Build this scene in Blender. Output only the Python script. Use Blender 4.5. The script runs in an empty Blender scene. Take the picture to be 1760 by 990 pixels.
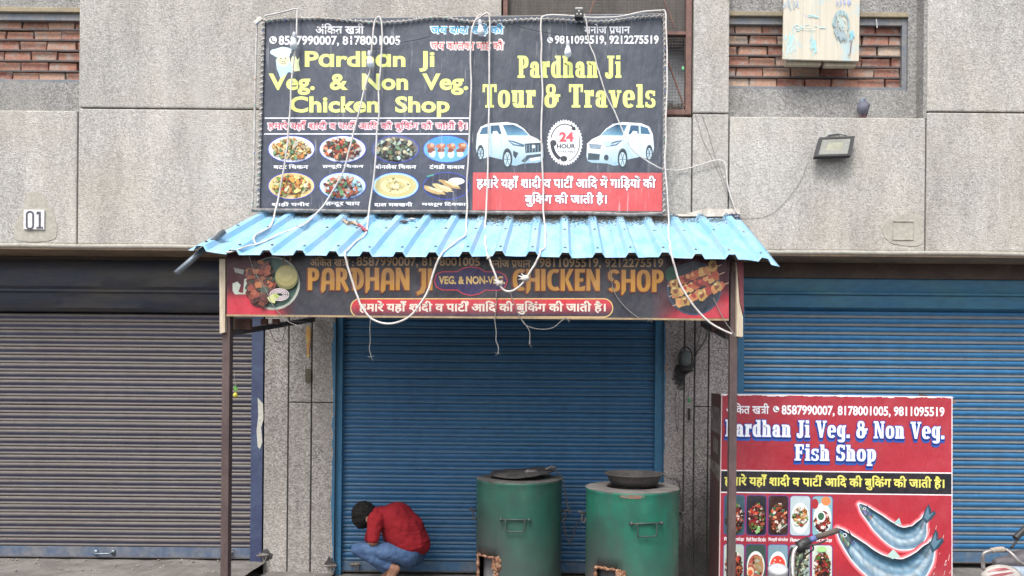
import bpy, bmesh, math, random
import numpy as np
from mathutils import Vector, Matrix, noise
R = math.radians
random.seed(7)
sc = bpy.context.scene
COL = sc.collection

# ------------------------------------------------------------------ camera, world, sun
F, D0, HZ, CX, CY, ROLL = 1270.0, 6.5, 1.75, 960.0, 669.0, R(0.5)
cam = bpy.data.cameras.new('camera')
cam.sensor_width = 36
cam.lens = F / 1760 * 36
cam.shift_x = (880 - CX) / 1760
cam.shift_y = (CY - 495) / 1760
cam.clip_end = 500
co = bpy.data.objects.new('camera', cam)
COL.objects.link(co)
co.matrix_world = Matrix.Translation((0, -D0, HZ)) @ Matrix.Rotation(R(90), 4, 'X') @ Matrix.Rotation(ROLL, 4, 'Z')
sc.camera = co

SUN_EL, SUN_AZ = R(58), R(200)      # azimuth clockwise from +Y (north); the sun stands behind the camera
world = bpy.data.worlds.new('World')
sc.world = world
world.use_nodes = True
nt = world.node_tree
bg = nt.nodes['Background']
sky = nt.nodes.new('ShaderNodeTexSky')
sky.sky_type = 'NISHITA'
sky.sun_disc = False
sky.sun_elevation = SUN_EL
sky.sun_rotation = SUN_AZ
sky.dust_density = 4.0
sky.ozone_density = 1.0
hs = nt.nodes.new('ShaderNodeHueSaturation')
hs.inputs['Saturation'].default_value = 0.35
nt.links.new(sky.outputs[0], hs.inputs['Color'])
nt.links.new(hs.outputs[0], bg.inputs['Color'])
bg.inputs['Strength'].default_value = 0.15
sun = bpy.data.lights.new('sun', 'SUN')
sun.energy = 1.35
sun.angle = R(18)
sun.color = (1.0, 0.97, 0.92)
so = bpy.data.objects.new('sun', sun)
COL.objects.link(so)
sd = Vector((math.sin(SUN_AZ) * math.cos(SUN_EL), math.cos(SUN_AZ) * math.cos(SUN_EL), math.sin(SUN_EL)))
so.rotation_euler = (-sd).to_track_quat('-Z', 'Y').to_euler()
sc.view_settings.view_transform = 'Standard'
sc.view_settings.look = 'None'
sc.view_settings.exposure = 0.85
sc.view_settings.gamma = 1.0

# ------------------------------------------------------------------ helpers
def P(px, py, Y):
    """photo measurement at depth Y -> metres (used for laying out real things)"""
    u, v = px - CX, CY - py
    c, s = math.cos(ROLL), math.sin(ROLL)
    k = (D0 + Y) / F
    return Vector(((u * c - v * s) * k, Y, HZ + (u * s + v * c) * k))

def lin(c):
    if isinstance(c, str):
        c = tuple(int(c[i:i + 2], 16) / 255 for i in (0, 2, 4))
    return tuple((x / 12.92 if x <= 0.04045 else ((x + 0.055) / 1.055) ** 2.4) for x in c)

class NT:
    def __init__(s, name):
        s.m = bpy.data.materials.new(name)
        s.m.use_nodes = True
        s.t = s.m.node_tree
        s.b = s.t.nodes['Principled BSDF']
    def n(s, kind, **kw):
        nd = s.t.nodes.new('ShaderNode' + kind)
        for k, v in kw.items():
            if k.startswith('i_'):
                nd.inputs[k[2:].replace('_', ' ')].default_value = v
            else:
                setattr(nd, k, v)
        return nd
    def l(s, a, b):
        s.t.links.new(a, b)
    def coord(s, kind='Object', scale=(1, 1, 1)):
        if kind == 'World':
            o = s.n('NewGeometry').outputs['Position']
        else:
            o = s.n('TexCoord').outputs[kind]
        mp = s.n('Mapping')
        mp.inputs['Scale'].default_value = scale
        s.l(o, mp.inputs['Vector'])
        return mp.outputs[0]
    def noise(s, vec, scale, detail=4, rough=0.6):
        nd = s.n('TexNoise')
        nd.inputs['Scale'].default_value = scale
        nd.inputs['Detail'].default_value = detail
        nd.inputs['Roughness'].default_value = rough
        s.l(vec, nd.inputs['Vector'])
        return nd.outputs['Fac']
    def ramp(s, fac, stops, interp='LINEAR'):
        r = s.n('ValToRGB')
        r.color_ramp.interpolation = interp
        e = r.color_ramp.elements
        while len(e) < len(stops):
            e.new(0.5)
        for i, (p, c) in enumerate(stops):
            e[i].position = p
            if isinstance(c, (int, float)):
                c = (c, c, c)
            e[i].color = (*c[:3], 1)
        s.l(fac, r.inputs[0])
        return r.outputs[0]
    def mix(s, fac, a, b, mode='MIX'):
        m = s.n('MixRGB', blend_type=mode)
        for i, v in ((0, fac), (1, a), (2, b)):
            if hasattr(v, 'links') or hasattr(v, 'is_output'):
                s.l(v, m.inputs[i])
            elif isinstance(v, (int, float)):
                m.inputs[i].default_value = v if i == 0 else (v, v, v, 1)
            else:
                m.inputs[i].default_value = (*v[:3], 1)
        return m.outputs[0]
    def math(s, op, a, b=None):
        m = s.n('Math', operation=op)
        for i, v in ((0, a), (1, b)):
            if v is None:
                continue
            if isinstance(v, (int, float)):
                m.inputs[i].default_value = v
            else:
                s.l(v, m.inputs[i])
        return m.outputs[0]
    def bump(s, h, strength=0.3, dist=0.01):
        b = s.n('Bump')
        b.inputs['Strength'].default_value = strength
        b.inputs['Distance'].default_value = dist
        s.l(h, b.inputs['Height'])
        s.l(b.outputs[0], s.b.inputs['Normal'])
    def out(s, col=None, rough=0.7, metal=0.0, spec=0.5):
        if col is not None:
            if isinstance(col, tuple):
                s.b.inputs['Base Color'].default_value = (*col[:3], 1)
            else:
                s.l(col, s.b.inputs['Base Color'])
        if isinstance(rough, (int, float)):
            s.b.inputs['Roughness'].default_value = rough
        else:
            s.l(rough, s.b.inputs['Roughness'])
        s.b.inputs['Metallic'].default_value = metal
        s.b.inputs['Specular IOR Level'].default_value = spec
        return s.m

def worn(name, a, b, scale=3, rough=0.7, metal=0.0, lo=0.4, hi=0.65, spec=0.5, bump=0.15, fine=40, stretch=(1, 1, 1), kind='World'):
    """two tone weathered material: tone b shows through tone a in blotches"""
    t = NT(name)
    v = t.coord(kind, stretch)
    f = t.ramp(t.noise(v, scale, 6, 0.65), [(lo, 0), (hi, 1)])
    c = t.mix(f, a, b)
    g = t.ramp(t.noise(v, fine, 3), [(0.3, 0.82), (0.7, 1.12)])
    c = t.mix(1.0, c, g, 'MULTIPLY')
    if bump:
        t.bump(t.noise(v, fine, 3), bump, 0.005)
    return t.out(c, rough, metal, spec)

MATS = {}
def flat(name, c, rough=0.6, metal=0.0, spec=0.5, var=0.12):
    if name in MATS:
        return MATS[name]
    c = lin(c) if isinstance(c, str) else c
    MATS[name] = worn(name, c, tuple(x * (1 - var * 2) for x in c), 6, rough, metal, 0.35, 0.7, spec, 0.05)
    return MATS[name]

class G:
    """collects geometry in world metres, becomes ONE mesh object"""
    def __init__(s):
        s.v, s.f, s.c = [], [], []
    def add(s, vs, fs, col=None):
        b = len(s.v)
        s.v += [tuple(v) for v in vs]
        s.f += [tuple(b + i for i in f) for f in fs]
        s.c += [col] * len(fs)
        return s
    def box(s, x0, x1, y0, y1, z0, z1, jit=0.0):
        vs = [(x, y, z) for x in (x0, x1) for y in (y0, y1) for z in (z0, z1)]
        if jit:
            vs = [tuple(q + random.uniform(-jit, jit) for q in v) for v in vs]
        return s.add(vs, [(0, 1, 3, 2), (4, 6, 7, 5), (0, 4, 5, 1), (2, 3, 7, 6), (0, 2, 6, 4), (1, 5, 7, 3)])
    def tube(s, pts, r, n=8, cap=True, flat=1.0):
        pts = [Vector(p) for p in pts]
        if not hasattr(r, '__len__'):
            r = [r] * len(pts)
        vs, fs = [], []
        up = None
        for i, p in enumerate(pts):
            t = (pts[min(i + 1, len(pts) - 1)] - pts[max(i - 1, 0)])
            t = t.normalized() if t.length > 1e-9 else Vector((0, 0, 1))
            if up is None:
                up = t.orthogonal().normalized()
            else:
                up = (up - t * up.dot(t))
                up = up.normalized() if up.length > 1e-6 else t.orthogonal().normalized()
            w = t.cross(up)
            for k in range(n):
                a = 2 * math.pi * k / n
                vs.append(p + (up * math.cos(a) + w * math.sin(a) * flat) * r[i])
        for i in range(len(pts) - 1):
            for k in range(n):
                a, b = i * n + k, i * n + (k + 1) % n
                fs.append((a, b, b + n, a + n))
        if cap:
            fs.append(tuple(range(n))[::-1])
            fs.append(tuple((len(pts) - 1) * n + k for k in range(n)))
        return s.add(vs, fs)
    def bar(s, a, b, w, h=None):
        """square section bar from a to b"""
        a, b = Vector(a), Vector(b)
        h = h or w
        t = (b - a).normalized()
        u = Vector((0, 0, 1)) if abs(t.z) < 0.9 else Vector((0, 1, 0))
        x = t.cross(u).normalized()
        y = x.cross(t).normalized()
        vs = [p + x * sx * w / 2 + y * sy * h / 2 for p in (a, b) for sx, sy in ((-1, -1), (1, -1), (1, 1), (-1, 1))]
        return s.add(vs, [(3, 2, 1, 0), (4, 5, 6, 7), (0, 1, 5, 4), (1, 2, 6, 5), (2, 3, 7, 6), (3, 0, 4, 7)])
    def lathe(s, c, prof, n=24, axis='Z', a0=0.0, a1=360.0):
        """profile of (radius, height) turned round an axis through c"""
        c = Vector(c)
        full = abs(a1 - a0) >= 359.9
        m = n if full else n + 1
        vs = []
        for (r, h) in prof:
            for k in range(m):
                a = R(a0 + (a1 - a0) * k / n)
                q = (r * math.cos(a), r * math.sin(a), h)
                if axis == 'Y':
                    q = (q[0], q[2], q[1])
                if axis == 'X':
                    q = (q[2], q[0], q[1])
                vs.append(c + Vector(q))
        fs = []
        for i in range(len(prof) - 1):
            for k in range(n):
                a, b = i * m + k, i * m + (k + 1) % m
                fs.append((a, b, b + m, a + m))
        return s.add(vs, fs)
    def prism(s, pts, y0, y1):
        """outline in X-Z, from depth y0 to y1"""
        n = len(pts)
        vs = [(x, y0, z) for x, z in pts] + [(x, y1, z) for x, z in pts]
        return s.add(vs, [tuple(range(n)), tuple(range(2 * n - 1, n - 1, -1))] + [(i, i + n, (i + 1) % n + n, (i + 1) % n) for i in range(n)])
    def blob(s, c, r, n=10, seed=0, rough=0.0):
        c = Vector(c)
        r = Vector(r) if hasattr(r, '__len__') else Vector((r, r, r))
        vs, fs = [], []
        for i in range(n + 1):
            for k in range(2 * n):
                th, ph = math.pi * i / n, math.pi * k / n
                d = Vector((math.sin(th) * math.cos(ph), math.sin(th) * math.sin(ph), math.cos(th)))
                q = 1 + rough * noise.noise(d * 2.5 + Vector((seed, 0, 0)))
                vs.append(c + Vector((d.x * r.x, d.y * r.y, d.z * r.z)) * q)
        m = 2 * n
        for i in range(n):
            for k in range(m):
                fs.append((i * m + k, (i + 1) * m + k, (i + 1) * m + (k + 1) % m, i * m + (k + 1) % m))
        return s.add(vs, fs)
    def mesh(s, name, smooth=False, off=(0, 0, 0), bevel=0):
        me = bpy.data.meshes.new(name)
        o = Vector(off)
        me.from_pydata([tuple(Vector(v) - o) for v in s.v], [], s.f)
        bm = bmesh.new()
        bm.from_mesh(me)
        bmesh.ops.remove_doubles(bm, verts=bm.verts, dist=1e-6)
        bmesh.ops.recalc_face_normals(bm, faces=bm.faces)
        if bevel:
            bmesh.ops.bevel(bm, geom=[e for e in bm.edges if len(e.link_faces) == 2 and e.calc_face_angle(0) > 0.6], offset=bevel, segments=2, affect='EDGES', profile=0.6)
        bm.to_mesh(me)
        bm.free()
        if smooth:
            me.shade_smooth() if hasattr(me, 'shade_smooth') else None
            if smooth is not True:
                me.set_sharp_from_angle(angle=R(smooth))
        return me

def wloc(o):
    v = Vector((0, 0, 0))
    while o is not None:
        v += o.location
        o = o.parent
    return v

def put(name, me, mat=None, parent=None, loc=(0, 0, 0)):
    o = bpy.data.objects.new(name, me)
    COL.objects.link(o)
    if mat and not me.materials:
        me.materials.append(mat)
    o.location = loc
    if parent:
        o.parent = parent
    return o

def part(name, g, mat, parent, smooth=False, bevel=0, kind=None):
    o = put(name, g.mesh(name, smooth, wloc(parent), bevel), mat, parent)
    if kind:
        o['kind'] = kind
    return o

def thing(name, label, cat, loc, group=None):
    o = bpy.data.objects.new(name, None)
    o.empty_display_size = 0.1
    COL.objects.link(o)
    o.location = loc
    o['label'], o['category'] = label, cat
    if group:
        o['group'] = group
    return o

def single(name, g, mat, label, cat, group=None, smooth=False, bevel=0, loc=None):
    loc = Vector(loc) if loc is not None else Vector(g.v[0])
    o = put(name, g.mesh(name, smooth, loc, bevel), mat, None, loc)
    o['label'], o['category'] = label, cat
    if group:
        o['group'] = group
    return o

def struct(name, g, mat, smooth=False, bevel=0):
    o = put(name, g.mesh(name, smooth, (0, 0, 0), bevel), mat)
    o['kind'] = 'structure'
    return o

def smoothline(pts, n=6):
    """Catmull-Rom through the points"""
    pts = [Vector(p) for p in pts]
    out = []
    for i in range(len(pts) - 1):
        a, b, c, d = pts[max(i - 1, 0)], pts[i], pts[i + 1], pts[min(i + 2, len(pts) - 1)]
        for k in range(n):
            t = k / n
            out.append(0.5 * ((2 * b) + (c - a) * t + (2 * a - 5 * b + 4 * c - d) * t * t + (3 * b - a - 3 * c + d) * t ** 3))
    out.append(pts[-1])
    return out

# signed-distance bodies -> one continuous surface
def sdf_mesh(name, prims, lo, hi, h, k=0.03, warp=None):
    lo, hi = np.array(lo, float), np.array(hi, float)
    n = np.ceil((hi - lo) / h).astype(int) + 1
    ax = [lo[i] + np.arange(n[i]) * h for i in range(3)]
    X, Y, Z = np.meshgrid(*ax, indexing='ij')
    if warp:
        X, Y, Z = warp(X, Y, Z)
    d = None
    for p in prims:
        kk = k
        if p[0] == 'cap':
            _, a, b, ra, rb = p[:5]
            if len(p) > 5: kk = p[5]
            a, b = np.array(a, float), np.array(b, float)
            ab = b - a
            t = ((X - a[0]) * ab[0] + (Y - a[1]) * ab[1] + (Z - a[2]) * ab[2]) / max(ab @ ab, 1e-9)
            t = np.clip(t, 0, 1)
            q = np.sqrt((X - a[0] - t * ab[0]) ** 2 + (Y - a[1] - t * ab[1]) ** 2 + (Z - a[2] - t * ab[2]) ** 2) - (ra + (rb - ra) * t)
        else:
            _, c, r = p[:3]
            if len(p) > 3: kk = p[3]
            dx, dy, dz = (X - c[0]) / r[0], (Y - c[1]) / r[1], (Z - c[2]) / r[2]
            q = (np.sqrt(dx * dx + dy * dy + dz * dz) - 1) * min(r)
        if d is None:
            d = q
        else:
            hh = np.clip(0.5 + 0.5 * (d - q) / kk, 0, 1)
            d = d * (1 - hh) + q * hh - kk * hh * (1 - hh)
    inside = d < 0
    cell = np.zeros(np.array(d.shape) - 1, int)
    cor = [(i, j, l) for i in (0, 1) for j in (0, 1) for l in (0, 1)]
    sl = lambda o, q: q[o[0]:q.shape[0] - 1 + o[0], o[1]:q.shape[1] - 1 + o[1], o[2]:q.shape[2] - 1 + o[2]]
    for o in cor:
        cell += sl(o, inside)
    act = (cell > 0) & (cell < 8)
    idx = -np.ones(act.shape, int)
    ids = np.argwhere(act)
    idx[act] = np.arange(len(ids))
    acc = np.zeros((len(ids), 3))
    cnt = np.zeros(len(ids))
    for a in cor:
        for axx in range(3):
            if a[axx] == 0:
                b = list(a); b[axx] = 1
                da = d[ids[:, 0] + a[0], ids[:, 1] + a[1], ids[:, 2] + a[2]]
                db = d[ids[:, 0] + b[0], ids[:, 1] + b[1], ids[:, 2] + b[2]]
                m = (da < 0) != (db < 0)
                t = np.where(m, da / np.where(m, da - db, 1), 0)
                p = np.array(a, float)[None, :] + np.zeros((len(ids), 3))
                p[:, axx] += t
                acc[m] += p[m]
                cnt[m] += 1
    vs = lo + (ids + acc / cnt[:, None]) * h
    fs = []
    for axx in range(3):
        o1, o2 = [q for q in range(3) if q != axx]
        s0 = [slice(None)] * 3; s1 = [slice(None)] * 3
        s0[axx] = slice(0, -1); s1[axx] = slice(1, None)
        e = inside[tuple(s0)] != inside[tuple(s1)]
        for c in np.argwhere(e):
            if c[o1] == 0 or c[o2] == 0 or c[o1] >= act.shape[o1] or c[o2] >= act.shape[o2]:
                continue
            q = []
            for (u, w) in ((0, 0), (1, 0), (1, 1), (0, 1)):
                cc = list(c); cc[o1] -= u; cc[o2] -= w
                q.append(idx[tuple(cc)])
            if min(q) >= 0:
                fs.append(tuple(q))
    g = G()
    g.v = [tuple(v) for v in vs]
    g.f = [tuple(int(i) for i in f) for f in fs]
    return g

# ------------------------------------------------------------------ flat print: lettering and pictures on signs
TXT = {}
def font_mesh(body, fat=0.0):
    key = (body, round(fat, 4))
    if key in TXT:
        return TXT[key]
    c = bpy.data.curves.new('print', 'FONT')
    c.body = body
    c.size = 1
    c.resolution_u = 3
    c.bevel_depth = fat
    c.bevel_resolution = 0
    o = bpy.data.objects.new('print', c)
    COL.objects.link(o)
    dg = bpy.context.evaluated_depsgraph_get()
    me = bpy.data.meshes.new_from_object(o.evaluated_get(dg))
    vs = [(v.co.x, v.co.y, v.co.z) for v in me.vertices]
    fs = [tuple(p.vertices) for p in me.polygons]
    if fat:
        fs = [f for f in fs if sum(vs[i][2] for i in f) / len(f) > 1e-7]
    used = sorted({i for f in fs for i in f})
    mp = {u: i for i, u in enumerate(used)}
    out = ([(vs[u][0], vs[u][1]) for u in used], [tuple(mp[i] for i in f) for f in fs])
    bpy.data.objects.remove(o)
    bpy.data.meshes.remove(me)
    bpy.data.curves.remove(c)
    TXT[key] = out
    return out

ADV = {}
def adv(s):
    if s not in ADV:
        mx = lambda q: max(v[0] for v in font_mesh(q)[0])
        ADV[s] = mx(s + '\u0964') - mx('\u0964')
    return ADV[s]

def ribbon(pts, w):
    """polyline of width w -> quads"""
    vs, fs = [], []
    n = len(pts)
    for i, (x, y) in enumerate(pts):
        ax, ay = pts[max(i - 1, 0)]
        bx, by = pts[min(i + 1, n - 1)]
        dx, dy = bx - ax, by - ay
        l = math.hypot(dx, dy) or 1
        nx, ny = -dy / l * w / 2, dx / l * w / 2
        vs += [(x + nx, y + ny), (x - nx, y - ny)]
    for i in range(n - 1):
        fs.append((2 * i, 2 * i + 1, 2 * i + 3, 2 * i + 2))
    return vs, fs

def hindi(body, fat=0.0):
    """{tra} {reph} {h:X} (half letter) {x/} (letter with a rakar slash) handled by hand, rest from the font"""
    pieces, x, i = [], 0.0, 0
    st = font_mesh('\u093e')[0]
    sx0, sx1, top = min(v[0] for v in st), max(v[0] for v in st), max(v[1] for v in st)
    sw = 0.075
    hl = top - 0.035
    toks = []
    while i < len(body):
        if body[i] == '{':
            j = body.index('}', i)
            toks.append(('c', body[i + 1:j])); i = j + 1
        else:
            j = body.find('{', i)
            j = len(body) if j < 0 else j
            toks.append(('t', body[i:j])); i = j
    def strokes(lines, ox):
        for ln in lines:
            v, f = ribbon(ln, sw + 2 * fat)
            pieces.append(([(a + ox, b) for a, b in v], f))
    for k, t in toks:
        if k == 't':
            v, f = font_mesh(t, fat)
            pieces.append(([(a + x, b) for a, b in v], f))
            x += adv(t)
        elif t == 'tra':
            a = adv('\u092a')
            stem = a - (adv('\u093e') - (sx0 + sx1) / 2)
            strokes([[(0, hl), (a, hl)], [(stem, hl), (stem, 0)], [(0.1, hl * 0.62), (stem, hl * 0.62)], [(stem, hl * 0.45), (0.12, hl * 0.08)]], x)
            x += a
        elif t == 'reph':
            c_ = x - (adv('\u093e') - (sx0 + sx1) / 2)
            strokes([[(0.0, hl), (0.09, hl + 0.07), (0.13, hl + 0.17), (0.08, hl + 0.26), (-0.01, hl + 0.26)]], c_)
        elif t.startswith('h:'):
            v, f = font_mesh(t[2:], fat)
            a = adv(t[2:])
            cut = a - 0.17
            v2 = [(min(p, cut) + x, q) for p, q in v]
            pieces.append((v2, f))
            x += cut
        elif t.endswith('/'):
            v, f = font_mesh(t[:-1], fat)
            pieces.append(([(a + x, b) for a, b in v], f))
            a = adv(t[:-1])
            strokes([[(a - 0.14, 0.24), (a - 0.42, -0.02)]], x)
            x += a
    vs, fs = [], []
    for v, f in pieces:
        b = len(vs)
        vs += [(q[0], q[1], 0.000012 * (len(fs) % 7)) for q in v]
        fs += [tuple(b + q for q in g) for g in f]
    return vs, fs

def ring(cx, cy, rx, ry, tx, ty, a0=0, a1=360, n=None, e=2.5):
    n = n or max(4, int(abs(a1 - a0) / 18))
    out = []
    def pt(a, rx, ry):
        c, s = math.cos(R(a)), math.sin(R(a))
        return (cx + rx * math.copysign(abs(c) ** (2 / e), c), cy + ry * math.copysign(abs(s) ** (2 / e), s))
    for k in range(n):
        p, q = a0 + (a1 - a0) * k / n, a0 + (a1 - a0) * (k + 1) / n
        out.append([pt(p, rx, ry), pt(q, rx, ry), pt(q, rx - tx, ry - ty), pt(p, rx - tx, ry - ty)])
    return out
def rc(x0, x1, y0, y1):
    return [[(x0, y0), (x1, y0), (x1, y1), (x0, y1)]]
def pl(*p):
    return [list(p)]
SL = {
 'P': (62, rc(8, 32, 0, 100) + rc(0, 41, 0, 11) + rc(0, 20, 89, 100) + ring(32, 71, 30, 29, 23, 13, -90, 90) + rc(30, 33, 87, 100) + rc(30, 33, 42, 55)),
 'a': (60, rc(30, 53, 0, 48) + ring(28, 46, 25, 28, 22, 14, 0, 180) + rc(4, 23, 44, 56) + ring(32, 22, 30, 22, 21, 10, 90, 270) + rc(50, 60, 0, 11)),
 'r': (47, rc(6, 29, 0, 74) + rc(0, 36, 0, 11) + rc(0, 16, 63, 74) + ring(40, 50, 18, 24, 9, 14, 90, 180) + rc(33, 47, 48, 75)),
 'd': (60, rc(32, 55, 0, 100) + rc(23, 40, 89, 100) + rc(50, 61, 0, 11) + ring(31, 37, 30, 38, 23, 13, 80, 280)),
 'h': (64, rc(5, 28, 0, 100) + rc(0, 14, 89, 100) + rc(0, 32, 0, 11) + rc(35, 58, 0, 50) + rc(33, 63, 0, 11) + ring(32, 48, 26, 26, 23, 14, 0, 150)),
 'n': (64, rc(5, 28, 0, 74) + rc(0, 14, 63, 74) + rc(0, 32, 0, 11) + rc(35, 58, 0, 50) + rc(33, 63, 0, 11) + ring(32, 48, 26, 26, 23, 14, 0, 150)),
 'J': (48, rc(18, 42, 14, 100) + rc(9, 50, 89, 100) + ring(20, 16, 22, 20, 22, 14, 185, 360) + rc(-2, 14, 8, 24)),
 'i': (34, rc(6, 29, 0, 74) + rc(0, 35, 0, 11) + rc(0, 14, 63, 74) + rc(6, 29, 83, 101)),
 'T': (68, rc(22, 46, 0, 100) + rc(0, 68, 87, 100) + rc(0, 11, 66, 88) + rc(57, 68, 66, 88) + rc(13, 55, 0, 11)),
 'o': (60, ring(30, 37, 30, 38, 22, 13)),
 'u': (64, rc(5, 28, 24, 74) + rc(0, 14, 63, 74) + rc(36, 59, 0, 74) + rc(30, 44, 63, 74) + rc(56, 65, 0, 11) + ring(31, 26, 26, 27, 23, 14, 190, 350)),
 '&': (78, ring(32, 77, 24, 24, 17, 12) + ring(31, 29, 31, 30, 23, 13) + rc(44, 78, 46, 57) + rc(58, 70, 24, 50) + rc(52, 62, 20, 34)),
 'v': (62, pl((4, 74), (28, 74), (40, 14), (28, 0), (24, 0)) + pl((46, 74), (57, 74), (38, 0), (28, 0)) + rc(0, 31, 63, 74) + rc(39, 62, 63, 74)),
 'e': (60, ring(30, 37, 30, 38, 22, 13, 0, 318) + rc(18, 56, 32, 42)),
 'l': (36, rc(7, 30, 0, 100) + rc(0, 37, 0, 11) + rc(0, 16, 89, 100)),
 's': (52, ring(26, 54, 24, 20, 17, 12, 25, 265) + ring(26, 20, 25, 21, 17, 12, -155, 85) + rc(38, 49, 50, 72) + rc(2, 12, 2, 24)),
 'V': (74, pl((5, 100), (31, 100), (45, 20), (36, 0), (29, 0)) + pl((56, 100), (68, 100), (46, 0), (36, 0)) + rc(0, 36, 89, 100) + rc(48, 74, 89, 100)),
 'g': (60, ring(30, 40, 29, 35, 22, 13, 70, 290) + rc(33, 56, -10, 74) + rc(50, 62, 63, 74) + ring(30, -8, 26, 18, 23, 11, 190, 360)),
 '.': (26, rc(0, 22, 0, 20)),
 'N': (76, rc(8, 22, 0, 100) + rc(54, 68, 0, 100) + pl((10, 100), (30, 100), (66, 0), (46, 0)) + rc(0, 30, 0, 11) + rc(0, 20, 89, 100) + rc(46, 76, 89, 100)),
 'F': (62, rc(8, 32, 0, 100) + rc(0, 41, 0, 11) + rc(0, 60, 87, 100) + rc(49, 60, 68, 88) + rc(30, 48, 44, 57) + rc(40, 49, 38, 63)),
 'S': (60, ring(30, 73, 28, 28, 20, 14, 25, 265) + ring(30, 28, 29, 28, 20, 14, -155, 85) + rc(46, 57, 70, 98) + rc(2, 13, 2, 32)),
 'p': (62, rc(5, 28, -28, 74) + rc(0, 37, -28, -18) + rc(0, 14, 63, 74) + ring(30, 37, 30, 38, 23, 13, -100, 100)),
 ' ': (30, []),
}
GD = {
 'P': (52, rc(0, 20, 0, 100) + ring(20, 70, 32, 30, 20, 16, -90, 90)),
 'A': (62, ring(33, 58, 29, 42, 20, 20, 0, 180) + rc(42, 62, 0, 60) + pl((4, 60), (24, 60), (22, 0), (6, -14), (0, 0)) + rc(20, 46, 26, 42)),
 'R': (60, rc(0, 20, 0, 100) + ring(20, 70, 32, 30, 20, 16, -90, 90) + pl((18, 46), (36, 50), (60, 0), (46, -10))),
 'D': (60, rc(8, 28, 0, 92) + ring(20, 50, 40, 50, 20, 16, -80, 100) + rc(0, 22, 84, 100)),
 'H': (62, pl((0, 100), (20, 100), (20, 8), (6, -14), (0, -12)) + rc(42, 62, 0, 100) + rc(18, 44, 42, 58)),
 'N': (62, rc(0, 18, 0, 100) + rc(44, 62, 0, 100) + pl((0, 100), (20, 100), (62, 0), (42, 0))),
 'J': (42, rc(22, 42, 14, 100) + rc(10, 24, 86, 100) + pl((22, 18), (42, 18), (34, -10), (4, -24), (0, -8), (14, 0))),
 'I': (20, rc(0, 20, 0, 100)),
 'C': (56, ring(38, 50, 38, 50, 20, 16, 62, 298)),
 'K': (60, rc(0, 20, 0, 100) + pl((18, 50), (40, 100), (60, 100), (36, 52)) + pl((18, 54), (36, 54), (60, 0), (40, 0))),
 'E': (46, rc(0, 20, 0, 100) + rc(18, 46, 84, 100) + rc(18, 38, 42, 57) + pl((18, 16), (48, 22), (44, 0), (18, 0))),
 'S': (54, ring(27, 74, 27, 27, 18, 14, 25, 265) + ring(27, 27, 27, 27, 18, 14, -155, 85)),
 'O': (62, ring(31, 50, 31, 50, 20, 16)),
 ' ': (34, []),
}
def glyph_text(body, table, gap=6):
    x, vs, fs = 0, [], []
    for ch in body:
        w, polys = table[ch]
        for p in polys:
            b = len(vs)
            vs += [(a + x, c, 0.000012 * (len(fs) % 12)) for a, c in p]
            fs.append(tuple(range(b, b + len(p))))
        x += w + gap
    return vs, fs

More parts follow.
